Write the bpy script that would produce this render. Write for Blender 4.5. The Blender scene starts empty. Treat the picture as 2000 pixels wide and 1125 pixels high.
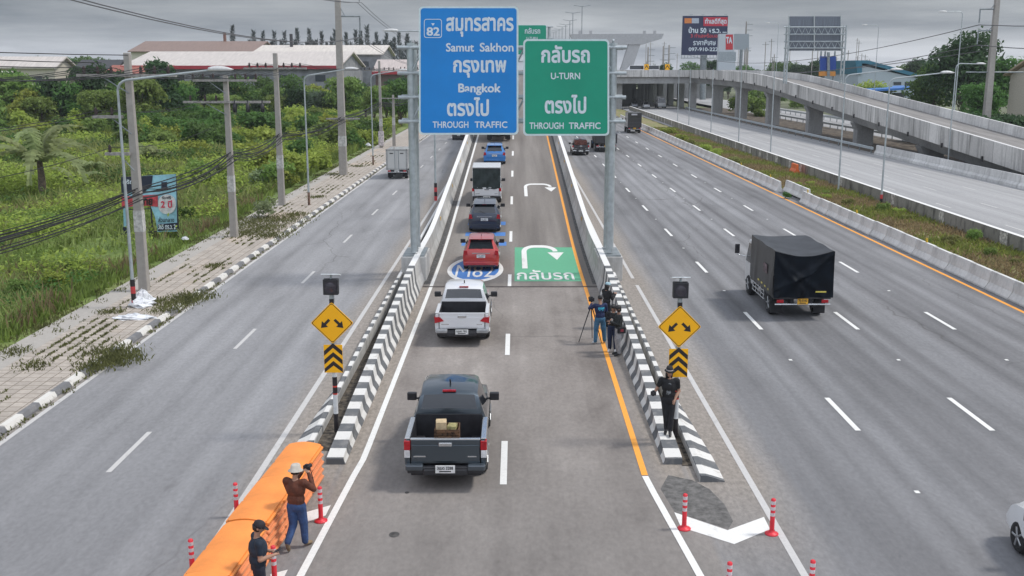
import bpy, math, random
import numpy as np
from mathutils import Vector, Matrix
from mathutils.geometry import tessellate_polygon, interpolate_bezier
R = math.radians
random.seed(7); rng = np.random.default_rng(7)
SC = bpy.context.scene
COL = SC.collection
# ------------------------------------------------------------------ camera
FPX, HY, CAMH = 2030.0, 135.0, 9.35          # focal length in photo pixels, horizon row, eye height
PITCH = math.atan((562.5 - HY) / FPX)
cam = bpy.data.cameras.new("camera")
camo = bpy.data.objects.new("camera", cam); COL.objects.link(camo)
camo.location = (0, 0, CAMH); camo.rotation_euler = (math.pi / 2 - PITCH, 0, 0)
cam.sensor_width = 36.0; cam.lens = 36.0 * FPX / 2000.0
cam.clip_start = 0.1; cam.clip_end = 9000
SC.camera = camo
# ------------------------------------------------------------------ sky, sun, exposure
SUN_EL, SUN_AZ = R(56), R(84)                # sun to the right of the camera, behind thin cloud
w = bpy.data.worlds.new("World"); SC.world = w; w.use_nodes = True
nt = w.node_tree; N = nt.nodes; L = nt.links
bg = N["Background"]
sky = N.new("ShaderNodeTexSky"); sky.sky_type = 'NISHITA'; sky.sun_disc = False
sky.sun_elevation = SUN_EL; sky.sun_rotation = SUN_AZ
tc = N.new("ShaderNodeTexCoord"); mp = N.new("ShaderNodeMapping"); mp.inputs['Scale'].default_value = (1.3, 1.3, 13.0)
L.new(tc.outputs['Generated'], mp.inputs[0])
nz = N.new("ShaderNodeTexNoise"); nz.inputs['Scale'].default_value = 2.6; nz.inputs['Detail'].default_value = 7; nz.inputs['Roughness'].default_value = .55
L.new(mp.outputs[0], nz.inputs[0])
cr = N.new("ShaderNodeValToRGB")
cr.color_ramp.elements[0].position = .36; cr.color_ramp.elements[0].color = (3.3, 3.75, 4.6, 1)
cr.color_ramp.elements[1].position = .66; cr.color_ramp.elements[1].color = (7.9, 8.3, 9.05, 1)
L.new(nz.outputs[0], cr.inputs[0])
sx = N.new("ShaderNodeSeparateXYZ"); L.new(tc.outputs['Generated'], sx.inputs[0])
el = N.new("ShaderNodeMapRange"); el.inputs[1].default_value = .0; el.inputs[2].default_value = .07; el.inputs[3].default_value = .80; el.inputs[4].default_value = .315
L.new(sx.outputs['Z'], el.inputs[0])
el2 = N.new("ShaderNodeMapRange"); el2.inputs[1].default_value = .085; el2.inputs[2].default_value = .38; el2.inputs[3].default_value = 1.0; el2.inputs[4].default_value = 3.1
L.new(sx.outputs['Z'], el2.inputs[0])
mm = N.new("ShaderNodeMath"); mm.operation = 'MULTIPLY'; L.new(el.outputs[0], mm.inputs[0]); L.new(el2.outputs[0], mm.inputs[1])
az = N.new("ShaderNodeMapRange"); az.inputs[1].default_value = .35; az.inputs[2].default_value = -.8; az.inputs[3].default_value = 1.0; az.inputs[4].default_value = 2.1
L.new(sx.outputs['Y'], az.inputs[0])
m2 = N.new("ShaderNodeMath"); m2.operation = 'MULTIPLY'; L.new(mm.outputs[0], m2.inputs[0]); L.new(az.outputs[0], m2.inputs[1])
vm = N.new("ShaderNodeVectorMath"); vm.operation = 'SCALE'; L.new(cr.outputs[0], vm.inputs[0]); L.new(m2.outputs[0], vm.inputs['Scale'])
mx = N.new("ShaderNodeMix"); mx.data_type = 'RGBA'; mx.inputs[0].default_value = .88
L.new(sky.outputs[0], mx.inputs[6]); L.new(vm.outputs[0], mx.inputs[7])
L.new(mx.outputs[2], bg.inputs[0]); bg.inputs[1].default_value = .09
sun = bpy.data.lights.new("sun", 'SUN'); sun.energy = 1.8; sun.angle = R(9); sun.color = (1, .965, .91)
so = bpy.data.objects.new("sun", sun); COL.objects.link(so)
so.rotation_euler = (math.pi / 2 - SUN_EL, 0, math.pi - SUN_AZ)
SC.view_settings.view_transform = 'Standard'; SC.view_settings.look = 'None'
SC.view_settings.gamma = 1; SC.view_settings.use_curve_mapping = False
SC.view_settings.exposure = 0.46
SC.cycles.max_bounces = 6; SC.cycles.diffuse_bounces = 3; SC.cycles.glossy_bounces = 3; SC.cycles.volume_bounces = 0
SC.cycles.use_denoising = True
# ------------------------------------------------------------------ helpers
_cp, _sp = math.cos(PITCH), math.sin(PITCH)
def ray(u, v):
    a, b = (u - 1000) / FPX, (562.5 - v) / FPX
    return Vector((a, _cp + b * _sp, -_sp + b * _cp))
def G(u, v, z=0.0):                          # photo pixel -> point on the level z
    d = ray(u, v); t = (z - CAMH) / d.z
    return Vector((d.x * t, d.y * t, z))
def P(u, v, Y):                              # photo pixel -> point at distance Y
    d = ray(u, v); t = Y / d.y
    return Vector((d.x * t, Y, CAMH + d.z * t))
class MB:
    def __init__(s): s.v = []; s.f = []; s.m = []; s.s = []
    def add(s, vs, fs, mi=0, sm=False):
        b = len(s.v); s.v += [tuple(p) for p in vs]
        for f in fs: s.f.append([b + i for i in f]); s.m.append(mi); s.s.append(sm)
        return s
    def box(s, x0, x1, y0, y1, z0, z1, mi=0, M=None):
        vs = [(x, y, z) for z in (z0, z1) for y in (y0, y1) for x in (x0, x1)]
        if M is not None: vs = [M @ Vector(p) for p in vs]
        return s.add(vs, [(0, 2, 3, 1), (4, 5, 7, 6), (0, 1, 5, 4), (2, 6, 7, 3), (0, 4, 6, 2), (1, 3, 7, 5)], mi)
    def tube(s, pts, r, n=8, mi=0, caps=True, sm=True):
        pts = [Vector(p) for p in pts]; k = len(pts)
        rs = r if isinstance(r, (list, tuple)) else [r] * k
        vs = []; fs = []; ref = None
        for i, p in enumerate(pts):
            t = (pts[min(i + 1, k - 1)] - pts[max(i - 1, 0)])
            t = t.normalized() if t.length > 1e-9 else Vector((0, 0, 1))
            if ref is None: ref = Vector((1, 0, 0)) if abs(t.x) < .8 else Vector((0, 1, 0))
            a = (ref - t * ref.dot(t)).normalized(); b = t.cross(a); ref = a
            for j in range(n):
                q = 2 * math.pi * j / n
                vs.append(p + (a * math.cos(q) + b * math.sin(q)) * rs[i])
        for i in range(k - 1):
            for j in range(n):
                j2 = (j + 1) % n
                fs.append((i * n + j, i * n + j2, (i + 1) * n + j2, (i + 1) * n + j))
        s.add(vs, fs, mi, sm)
        if caps:
            s.add(vs[:n], [tuple(range(n))[::-1]], mi); s.add(vs[-n:], [tuple(range(n))], mi)
        return s
    def lathe(s, prof, n=12, o=(0, 0, 0), axis='z', mi=0, sm=True):
        vs = []; fs = []
        for (r, z) in prof:
            for j in range(n):
                q = 2 * math.pi * j / n; c, d = r * math.cos(q), r * math.sin(q)
                p = (c, d, z) if axis == 'z' else (z, c, d) if axis == 'x' else (c, z, d)
                vs.append((p[0] + o[0], p[1] + o[1], p[2] + o[2]))
        for i in range(len(prof) - 1):
            for j in range(n):
                fs.append((i * n + j, i * n + (j + 1) % n, (i + 1) * n + (j + 1) % n, (i + 1) * n + j))
        s.add(vs, fs, mi, sm)
        if prof[0][0] > 1e-4: s.add(vs[:n], [tuple(range(n))[::-1]], mi)
        if prof[-1][0] > 1e-4: s.add(vs[-n:], [tuple(range(n))], mi)
        return s
    def prism(s, poly, fn, a, b, mi=0):      # poly of 2-D points, fn(p, t) -> 3-D
        n = len(poly); vs = [fn(p, a) for p in poly] + [fn(p, b) for p in poly]
        fs = [(i, (i + 1) % n, n + (i + 1) % n, n + i) for i in range(n)]
        tri = tessellate_polygon([[Vector((p[0], p[1], 0)) for p in poly]])
        fs += [tuple(t) for t in tri] + [tuple(n + i for i in t)[::-1] for t in tri]
        return s.add(vs, fs, mi)
    def loft(s, secs, mi=0, closed=True, caps=True, sm=False, mf=None):
        n = len(secs[0]); vs = [p for q in secs for p in q]; m = n if closed else n - 1
        for i in range(len(secs) - 1):
            for j in range(m):
                j2 = (j + 1) % n
                s.f.append([len(s.v) + k for k in (i * n + j, i * n + j2, (i + 1) * n + j2, (i + 1) * n + j)])
                s.m.append(mf(i, j) if mf else mi); s.s.append(sm)
        b = len(s.v); s.v += [tuple(p) for p in vs]
        if caps and closed:
            s.f.append([b + j for j in range(n)][::-1]); s.m.append(mi); s.s.append(False)
            s.f.append([b + (len(secs) - 1) * n + j for j in range(n)]); s.m.append(mi); s.s.append(False)
        return s
    def build(s, name, mats, parent=None, loc=None, bevel=0, sub=0, label=None):
        me = bpy.data.meshes.new(name)
        me.from_pydata(s.v, [], s.f)
        for m in (mats if isinstance(mats, (list, tuple)) else [mats]): me.materials.append(m)
        me.polygons.foreach_set('material_index', s.m); me.polygons.foreach_set('use_smooth', s.s)
        me.update()
        o = bpy.data.objects.new(name, me); COL.objects.link(o)
        if parent is not None: o.parent = parent
        if loc is not None: o.location = loc
        if bevel:
            b = o.modifiers.new("bevel", 'BEVEL'); b.width = bevel; b.segments = 2; b.limit_method = 'ANGLE'; b.angle_limit = R(35)
        if sub:
            b = o.modifiers.new("sub", 'SUBSURF'); b.levels = b.render_levels = sub
        if label: o['label'] = label
        return o
def npmesh(name, V, F, mat, parent=None, smooth=False):   # V (n,3), F (m,k)
    me = bpy.data.meshes.new(name); k = F.shape[1]
    me.vertices.add(len(V)); me.vertices.foreach_set('co', V.astype(np.float32).ravel())
    me.loops.add(F.size); me.loops.foreach_set('vertex_index', F.astype(np.int32).ravel())
    me.polygons.add(len(F)); me.polygons.foreach_set('loop_start', np.arange(0, F.size, k, dtype=np.int32))
    me.update(calc_edges=True)
    if smooth: me.polygons.foreach_set('use_smooth', [True] * len(F))
    me.materials.append(mat)
    o = bpy.data.objects.new(name, me); COL.objects.link(o)
    if parent is not None: o.parent = parent
    return o
def tag(o, label=None, cat=None, group=None, kind=None):
    for k, v in (('label', label), ('category', cat), ('group', group), ('kind', kind)):
        if v: o[k] = v
    return o
def thing(name, label, cat, loc=(0, 0, 0), rz=0.0, group=None, rx=0.0):
    o = bpy.data.objects.new(name, None); COL.objects.link(o)
    o.location = loc; o.rotation_euler = (rx, 0, rz); o.empty_display_size = .2
    return tag(o, label, cat, group)
def copy_tree(o, parent=None, loc=None, rz=None, label=None, group=None):
    c = o.copy(); COL.objects.link(c)
    if parent is not None: c.parent = parent
    for ch in list(o.children): copy_tree(ch, c)
    if loc is not None: c.location = loc
    if rz is not None: c.rotation_euler.z = rz
    if label: c['label'] = label
    if group: c['group'] = group
    return c
# ------------------------------------------------------------------ text
_tc = {}
def glyphs(body):
    if body in _tc: return _tc[body]
    c = bpy.data.curves.new('t', 'FONT'); c.body = body
    t = bpy.data.objects.new('t', c); COL.objects.link(t)
    bpy.context.view_layer.update(); dg = bpy.context.evaluated_depsgraph_get()
    ev = t.evaluated_get(dg); cu = ev.to_curve(dg); polys = []
    for sp in cu.splines:
        b = sp.bezier_points; n = len(b); pl = []
        for i in range(n):
            q = b[(i + 1) % n]; pl += interpolate_bezier(b[i].co, b[i].handle_right, q.handle_left, q.co, 4)[:-1]
        pl2 = []
        for p in pl:
            if not pl2 or (p - pl2[-1]).length > 1e-4: pl2.append(p)
        if len(pl2) > 2 and (pl2[0] - pl2[-1]).length < 1e-4: pl2.pop()
        if len(pl2) > 2: polys.append([(p.x, p.y) for p in pl2])
    ev.to_curve_clear(); bpy.data.objects.remove(t); bpy.data.curves.remove(c)
    def area(p): return sum(p[i - 1][0] * p[i][1] - p[i][0] * p[i - 1][1] for i in range(len(p))) / 2
    def inside(q, p):
        r = False
        for i in range(len(p)):
            a, b = p[i - 1], p[i]
            if (a[1] > q[1]) != (b[1] > q[1]) and q[0] < (b[0] - a[0]) * (q[1] - a[1]) / (b[1] - a[1]) + a[0]: r = not r
        return r
    A = [area(p) for p in polys]; par = [None] * len(polys)
    for i, p in enumerate(polys):
        for j, q in enumerate(polys):
            if i != j and A[i] * A[j] < 0 and abs(A[j]) > abs(A[i]) and inside(p[0], q): par[i] = j
    out = []
    for j, q in enumerate(polys):
        if par[j] is None: out.append([(q, A[j] > 0)] + [(polys[i], A[j] > 0) for i in range(len(polys)) if par[i] == j])
    _tc[body] = out
    return out
def text(mb, body, box, fn, mi=0, bold=.0, step=.0006):
    """fit body in box (x0,x1,y0,y1); fn(x,y,lift) -> 3-D"""
    gl = []
    for grp in glyphs(body):
        gg = []
        for p, ccw in grp:
            n = len(p); q = []
            for i in range(n):
                a, b, c = p[i - 1], p[i], p[(i + 1) % n]
                tx, ty = c[0] - a[0], c[1] - a[1]; l = math.hypot(tx, ty) or 1
                k = bold if ccw else -bold
                q.append((b[0] + ty / l * k, b[1] - tx / l * k))
            gg.append(q)
        gl.append(gg)
    xs = [p[0] for g in gl for q in g for p in q]; ys = [p[1] for g in gl for q in g for p in q]
    x0, x1, y0, y1 = min(xs), max(xs), min(ys), max(ys)
    sx_, sy_ = (box[1] - box[0]) / (x1 - x0), (box[3] - box[2]) / (y1 - y0)
    for k, g in enumerate(gl):
        fl = [p for q in g for p in q]
        tri = tessellate_polygon([[Vector((p[0], p[1], 0)) for p in q] for q in g])
        mb.add([fn(box[0] + (p[0] - x0) * sx_, box[2] + (p[1] - y0) * sy_, step * (k % 5)) for p in fl], [tuple(t) for t in tri], mi)
# ------------------------------------------------------------------ materials
_mc = {}
def mat(name, c, rough=.6, metal=0.0, var=.12, scale=6.0, bump=0.0, spec=.5, emit=None, stretch=None, rand=0.0, coat=0.0, dark=None):
    if name in _mc: return _mc[name]
    m = bpy.data.materials.new(name); m.use_nodes = True; n = m.node_tree.nodes; l = m.node_tree.links
    b = n['Principled BSDF']; b.inputs['Roughness'].default_value = rough; b.inputs['Metallic'].default_value = metal
    b.inputs['Specular IOR Level'].default_value = spec; b.inputs['Coat Weight'].default_value = coat; b.inputs['Coat IOR'].default_value = 1.5; b.inputs['Coat Roughness'].default_value = .08
    t = n.new("ShaderNodeTexCoord"); mp = n.new("ShaderNodeMapping")
    if stretch: mp.inputs['Scale'].default_value = stretch
    l.new(t.outputs['Object'], mp.inputs[0])
    z = n.new("ShaderNodeTexNoise"); z.inputs['Scale'].default_value = scale; z.inputs['Detail'].default_value = 6; z.inputs['Roughness'].default_value = .65
    l.new(mp.outputs[0], z.inputs[0])
    r = n.new("ShaderNodeValToRGB"); e = r.color_ramp.elements
    d = dark if dark else tuple(x * (1 - 2.2 * var) for x in c)
    e[0].position = .34; e[0].color = (*[max(0, x) for x in d], 1); e[1].position = .66; e[1].color = (*[min(1, x * (1 + .9 * var)) for x in c], 1)
    l.new(z.outputs[0], r.inputs[0]); out = r.outputs[0]
    if rand:
        g = n.new("ShaderNodeNewGeometry"); oi = n.new("ShaderNodeObjectInfo")
        a = n.new("ShaderNodeMath"); a.operation = 'MULTIPLY_ADD'; a.inputs[1].default_value = .6
        l.new(g.outputs['Random Per Island'], a.inputs[0])
        a2 = n.new("ShaderNodeMath"); a2.operation = 'MULTIPLY'; a2.inputs[1].default_value = .4; l.new(oi.outputs['Random'], a2.inputs[0]); l.new(a2.outputs[0], a.inputs[2])
        mr = n.new("ShaderNodeMapRange"); mr.inputs[3].default_value = 1 - rand; mr.inputs[4].default_value = 1 + rand; l.new(a.outputs[0], mr.inputs[0])
        h = n.new("ShaderNodeHueSaturation"); l.new(out, h.inputs['Color']); l.new(mr.outputs[0], h.inputs['Value'])
        hm = n.new("ShaderNodeMapRange"); hm.inputs[3].default_value = .5 - .018; hm.inputs[4].default_value = .5 + .012; l.new(oi.outputs['Random'], hm.inputs[0]); l.new(hm.outputs[0], h.inputs['Hue'])
        out = h.outputs[0]
    l.new(out, b.inputs['Base Color'])
    if rand and spec < .3:
        tr = n.new("ShaderNodeBsdfTranslucent"); l.new(out, tr.inputs[0]); ms = n.new("ShaderNodeMixShader"); ms.inputs[0].default_value = .5
        l.new(b.outputs[0], ms.inputs[1]); l.new(tr.outputs[0], ms.inputs[2]); l.new(ms.outputs[0], n['Material Output'].inputs[0])
    if bump:
        bp = n.new("ShaderNodeBump"); bp.inputs['Strength'].default_value = bump; bp.inputs['Distance'].default_value = .02
        l.new(z.outputs[0], bp.inputs['Height']); l.new(bp.outputs[0], b.inputs['Normal'])
    if emit:
        b.inputs['Emission Color'].default_value = (*c, 1); b.inputs['Emission Strength'].default_value = emit
    _mc[name] = m
    return m
def shader(name, rough=.85):
    m = bpy.data.materials.new(name); m.use_nodes = True; n = m.node_tree.nodes; l = m.node_tree.links
    b = n['Principled BSDF']; b.inputs['Roughness'].default_value = rough
    b.inputs['Specular IOR Level'].default_value = .3
    _mc[name] = m
    t = n.new("ShaderNodeTexCoord")
    return m, n, l, b, t.outputs['Object']
def noise(n, l, co, scale, stretch=(1, 1, 1), detail=5, rough=.6):
    mp = n.new("ShaderNodeMapping"); mp.inputs['Scale'].default_value = stretch; l.new(co, mp.inputs[0])
    z = n.new("ShaderNodeTexNoise"); z.inputs['Scale'].default_value = scale; z.inputs['Detail'].default_value = detail; z.inputs['Roughness'].default_value = rough
    l.new(mp.outputs[0], z.inputs[0]); return z.outputs[0]
def ramp(n, l, f, stops):
    r = n.new("ShaderNodeValToRGB"); e = r.color_ramp.elements
    while len(e) < len(stops): e.new(.5)
    for i, (p, c) in enumerate(stops): e[i].position = p; e[i].color = (*c, 1) if len(c) == 3 else c
    l.new(f, r.inputs[0]); return r.outputs[0]
def mixc(n, l, f, a, b, mode='MIX'):
    x = n.new("ShaderNodeMix"); x.data_type = 'RGBA'; x.blend_type = mode
    for s, v in ((0, f), (6, a), (7, b)):
        if hasattr(v, 'links'): l.new(v, x.inputs[s])
        else: x.inputs[s].default_value = v if s == 0 else (*v, 1)
    return x.outputs[2]
def maprange(n, l, f, a, b, c=0, d=1):
    x = n.new("ShaderNodeMapRange"); l.new(f, x.inputs[0])
    for i, v in enumerate((a, b, c, d)): x.inputs[i + 1].default_value = v
    return x.outputs[0]
def mth(n, l, op, a, b=0.0):
    x = n.new("ShaderNodeMath"); x.operation = op
    for i, v in enumerate((a, b)):
        if hasattr(v, 'links'): l.new(v, x.inputs[i])
        else: x.inputs[i].default_value = v
    return x.outputs[0]
def g3(v): return (v, v, v)
# ================================================================== materials of the setting
def asphalt():
    m, n, l, b, co = shader('asphalt', .8)
    s = n.new("ShaderNodeSeparateXYZ"); l.new(co, s.inputs[0]); X, Y = s.outputs[0], s.outputs[1]
    streak = noise(n, l, co, 1.0, (.85, .018, 1), 4, .55)
    patch = noise(n, l, co, .12, (1, .35, 1), 5, .6)
    grain = noise(n, l, co, 9.0, (1, .5, 1), 4, .7)
    side = ramp(n, l, streak, [(.3, (.205, .203, .207)), (.5, (.252, .250, .255)), (.7, (.295, .293, .299))])
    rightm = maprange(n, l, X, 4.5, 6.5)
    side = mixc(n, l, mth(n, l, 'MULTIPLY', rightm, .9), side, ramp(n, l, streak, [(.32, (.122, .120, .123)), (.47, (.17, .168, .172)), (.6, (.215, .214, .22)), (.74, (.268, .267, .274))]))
    # wheel tracks: pale where tyres run, oil-dark down the middle of each lane
    lane = mth(n, l, 'DIVIDE', mth(n, l, 'SUBTRACT', X, 5.55), 3.57)
    wv_ = mth(n, l, 'SINE', mth(n, l, 'MULTIPLY', mth(n, l, 'FRACT', lane), 12.566))
    trk = mth(n, l, 'MULTIPLY', mth(n, l, 'ABSOLUTE', wv_), maprange(n, l, noise(n, l, co, .35, (.5, .05, 1), 3), .3, .7, .35, 1.0))
    side = mixc(n, l, maprange(n, l, X, -2, 2, .3, 1.0), side, ramp(n, l, trk, [(.0, g3(.80)), (.55, g3(1.0)), (1.0, g3(1.10))]), 'MULTIPLY')
    blot = noise(n, l, co, .55, (1, .22, 1), 6, .62)
    side = mixc(n, l, 1.0, side, ramp(n, l, blot, [(.3, g3(.76)), (.5, g3(1.0)), (.7, g3(1.1))]), 'MULTIPLY')
    near = maprange(n, l, Y, 36, 20)
    side = mixc(n, l, mth(n, l, 'MULTIPLY', near, .50), side, (.165, .164, .17))
    mid = ramp(n, l, mth(n, l, 'ADD', mth(n, l, 'MULTIPLY', noise(n, l, co, .28, (1, .42, 1), 7, .66), .68), mth(n, l, 'MULTIPLY', streak, .32)), [(.36, (.135, .116, .104)), (.46, (.215, .190, .172)), (.55, (.262, .234, .213)), (.65, (.36, .324, .294))])
    mid = mixc(n, l, maprange(n, l, Y, 30, 19, 0, .42), mid, (.15, .146, .142))
    ax = mth(n, l, 'ABSOLUTE', X)
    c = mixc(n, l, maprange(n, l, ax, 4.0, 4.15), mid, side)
    # dusty brown shoulders beside the kerbs
    wob = mth(n, l, 'MULTIPLY', mth(n, l, 'SUBTRACT', patch, .5), 1.6)
    ax2 = mth(n, l, 'ADD', ax, wob)
    sh = mth(n, l, 'MULTIPLY', maprange(n, l, ax, 4.0, 4.2), maprange(n, l, ax2, 6.6, 5.7))
    sh = mth(n, l, 'MULTIPLY', sh, maprange(n, l, Y, 17, 23))
    dust = ramp(n, l, grain, [(.3, (.225, .194, .163)), (.7, (.325, .284, .243))])
    c = mixc(n, l, mth(n, l, 'MULTIPLY', sh, .8), c, dust)
    # gutter dirt along the inner barriers
    gi = mth(n, l, 'MULTIPLY', maprange(n, l, ax2, 3.35, 3.75), maprange(n, l, ax, 4.1, 4.0))
    c = mixc(n, l, mth(n, l, 'MULTIPLY', mth(n, l, 'MULTIPLY', gi, .9), maprange(n, l, Y, 20, 24)), c, dust)
    gg = ramp(n, l, grain, [(.3, g3(.86)), (.7, g3(1.12))])
    c = mixc(n, l, 1.0, c, gg, 'MULTIPLY')
    drip = noise(n, l, co, 1.6, (1, .55, 1), 3, .5)
    c = mixc(n, l, mth(n, l, 'MULTIPLY', mth(n, l, 'MULTIPLY', maprange(n, l, drip, .68, .76), maprange(n, l, patch, .42, .6)), .38), c, (.06, .057, .055))
    # hairline cracks and patches
    v = n.new("ShaderNodeTexVoronoi"); v.feature = 'DISTANCE_TO_EDGE'; v.inputs['Scale'].default_value = .16
    mp = n.new("ShaderNodeMapping"); mp.inputs['Scale'].default_value = (1, .3, 1)
    wv = n.new("ShaderNodeVectorMath"); wv.operation = 'ADD'
    nn = n.new("ShaderNodeTexNoise"); nn.inputs['Scale'].default_value = .5; l.new(co, nn.inputs[0])
    l.new(co, wv.inputs[0]); l.new(nn.outputs[1], wv.inputs[1]); l.new(wv.outputs[0], mp.inputs[0]); l.new(mp.outputs[0], v.inputs[0])
    ck = mth(n, l, 'MULTIPLY', maprange(n, l, v.outputs[0], .006, .0), maprange(n, l, patch, .5, .62))
    c = mixc(n, l, mth(n, l, 'MULTIPLY', ck, .6), c, (.07, .065, .06))
    l.new(c, b.inputs['Base Color'])
    return m
def concrete_road():
    m, n, l, b, co = shader('pale road concrete', .85)
    streak = noise(n, l, co, 1.0, (1.1, .02, 1), 4, .55); grain = noise(n, l, co, 5.0, (1, .4, 1), 4, .7)
    c = ramp(n, l, streak, [(.32, (.275, .272, .272)), (.5, (.33, .327, .327)), (.68, (.38, .377, .375))])
    c = mixc(n, l, 1.0, c, ramp(n, l, grain, [(.3, g3(.92)), (.7, g3(1.07))]), 'MULTIPLY')
    l.new(c, b.inputs['Base Color']); return m
def ramp_deck():
    m, n, l, b, co = shader('ramp paving', .85)
    streak = noise(n, l, co, 1.0, (.9, .03, .03), 4, .55); grain = noise(n, l, co, 7.0, (1, .6, 1), 5, .7)
    c = ramp(n, l, streak, [(.32, (.14, .124, .112)), (.5, (.19, .170, .153)), (.68, (.25, .227, .205))])
    c = mixc(n, l, 1.0, c, ramp(n, l, grain, [(.3, g3(.88)), (.7, g3(1.1))]), 'MULTIPLY')
    l.new(c, b.inputs['Base Color']); return m
def stained(name, base, stain, amt=.75, zs=.25, joint=0):
    m, n, l, b, co = shader(name, .9)
    st = noise(n, l, co, 1.0, (1.3, 1.3, zs), 5, .65); gr = noise(n, l, co, 4.0, (1, 1, 1), 5, .7); big = noise(n, l, co, .15, (1, 1, .4), 3)
    c = mixc(n, l, mth(n, l, 'MULTIPLY', maprange(n, l, st, .48, .72), amt), base, stain)
    c = mixc(n, l, 1.0, c, ramp(n, l, gr, [(.3, g3(.87)), (.7, g3(1.1))]), 'MULTIPLY')
    c = mixc(n, l, 1.0, c, ramp(n, l, big, [(.35, g3(.85)), (.65, g3(1.1))]), 'MULTIPLY')
    if joint:
        s = n.new("ShaderNodeSeparateXYZ"); l.new(co, s.inputs[0]); fr = mth(n, l, 'FRACT', mth(n, l, 'DIVIDE', s.outputs[1], joint))
        c = mixc(n, l, mth(n, l, 'MULTIPLY', mth(n, l, 'LESS_THAN', fr, .10 / joint), .55), c, stain)
        fl = mth(n, l, 'FLOOR', mth(n, l, 'DIVIDE', s.outputs[1], joint)); wn = n.new("ShaderNodeTexWhiteNoise"); wn.noise_dimensions = '1D'; l.new(fl, wn.inputs[1])
        c = mixc(n, l, 1.0, c, ramp(n, l, wn.outputs[0], [(0, g3(.84)), (1, g3(1.1))]), 'MULTIPLY')
    bp = n.new("ShaderNodeBump"); bp.inputs['Strength'].default_value = .25; bp.inputs['Distance'].default_value = .02
    l.new(gr, bp.inputs['Height']); l.new(bp.outputs[0], b.inputs['Normal'])
    l.new(c, b.inputs['Base Color']); return m
def stripes(name, period, duty=.5, off=0.0, a=(.66, .65, .62), d=(.13, .135, .14), wear=.62):
    m, n, l, b, co = shader(name, .75)
    s = n.new("ShaderNodeSeparateXYZ"); l.new(co, s.inputs[0])
    wob = mth(n, l, 'MULTIPLY', mth(n, l, 'SUBTRACT', noise(n, l, co, 6.0), .5), .05)
    f = mth(n, l, 'FRACT', mth(n, l, 'DIVIDE', mth(n, l, 'ADD', mth(n, l, 'ADD', s.outputs[1], off), wob), period))
    k = mth(n, l, 'GREATER_THAN', f, duty)
    gr = noise(n, l, co, 3.0, (1, 1, 1), 6, .7)
    a2 = mixc(n, l, mth(n, l, 'MULTIPLY', maprange(n, l, gr, .55, .7), wear), a, (.32, .29, .25))
    d2 = mixc(n, l, mth(n, l, 'MULTIPLY', maprange(n, l, gr, .5, .68), wear), d, (.26, .25, .24))
    l.new(mixc(n, l, k, a2, d2), b.inputs['Base Color']); return m
def painted(name, c, wear=.35, under=(.22, .21, .2)):
    m, n, l, b, co = shader(name, .6)
    gr = noise(n, l, co, 2.5, (1, .6, 1), 8, .75)
    x = mixc(n, l, mth(n, l, 'MULTIPLY', maprange(n, l, gr, .56, .74), wear), c, under)
    f = noise(n, l, co, 14.0); x = mixc(n, l, 1.0, x, ramp(n, l, f, [(.3, g3(.9)), (.7, g3(1.04))]), 'MULTIPLY')
    l.new(x, b.inputs['Base Color']); return m
def field_soil():
    m, n, l, b, co = shader('field soil', .95)
    a = noise(n, l, co, .08, (1, 1, 1), 8, .7); f = noise(n, l, co, 2.0, (1, 1, 1), 6, .75)
    c = ramp(n, l, a, [(.3, (.11, .16, .04)), (.5, (.16, .22, .06)), (.62, (.21, .24, .085)), (.75, (.25, .20, .12))])
    c = mixc(n, l, 1.0, c, ramp(n, l, f, [(.3, g3(.6)), (.7, g3(1.25))]), 'MULTIPLY')
    l.new(c, b.inputs['Base Color']); return m
def pavers():
    m, n, l, b, co = shader('old paving blocks', .9)
    s = n.new("ShaderNodeSeparateXYZ"); l.new(co, s.inputs[0]); X, Y = s.outputs[0], s.outputs[1]
    br = n.new("ShaderNodeTexBrick"); br.inputs['Scale'].default_value = 2.5; br.offset = .0
    br.inputs['Color1'].default_value = (.35, .31, .27, 1); br.inputs['Color2'].default_value = (.44, .39, .34, 1); br.inputs['Mortar'].default_value = (.15, .125, .095, 1)
    br.inputs['Mortar Size'].default_value = .035; br.inputs['Brick Width'].default_value = 1.0; br.inputs['Row Height'].default_value = 1.0
    l.new(co, br.inputs[0])
    big = noise(n, l, co, .22, (1, .5, 1), 4, .6); gr = noise(n, l, co, 6, (1, 1, 1), 6, .7)
    c = mixc(n, l, 1.0, br.outputs[0], ramp(n, l, gr, [(.3, g3(.8)), (.7, g3(1.14))]), 'MULTIPLY')
    c = mixc(n, l, mth(n, l, 'MULTIPLY', maprange(n, l, big, .55, .66), .55), c, (.50, .38, .28))
    # smooth concrete edging strip on the field side
    edge = maprange(n, l, X, -15.95, -16.0)
    c = mixc(n, l, edge, c, mixc(n, l, 1.0, (.37, .345, .315), ramp(n, l, gr, [(.3, g3(.88)), (.7, g3(1.08))]), 'MULTIPLY'))
    l.new(c, b.inputs['Base Color']); return m
def plain_leaf(name, c, rand=.45):
    m = mat(name, c, .65, var=.12, scale=2, rand=rand, spec=.25)
    return m
M_ASPH, M_RD2, M_RAMP = asphalt(), concrete_road(), ramp_deck()
M_WALL = stained('barrier concrete', (.47, .46, .44), (.25, .24, .22), .65, .25, 6.0)
M_PARA = stained('stained parapet concrete', (.60, .585, .56), (.17, .165, .155), .95, .12, 2.4)
M_PARAB = stained('bright parapet concrete', (.66, .65, .63), (.36, .35, .34), .6, .2, 3.2)
M_CONC = stained('pier concrete', (.34, .34, .335), (.22, .22, .215), .6)
M_DIRTY = stained('blackened wall concrete', (.27, .255, .225), (.045, .042, .037), 1.0, .5)
M_JERSEY = stained('jersey barrier concrete', (.64, .63, .61), (.20, .19, .18), .5, .5)
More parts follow.
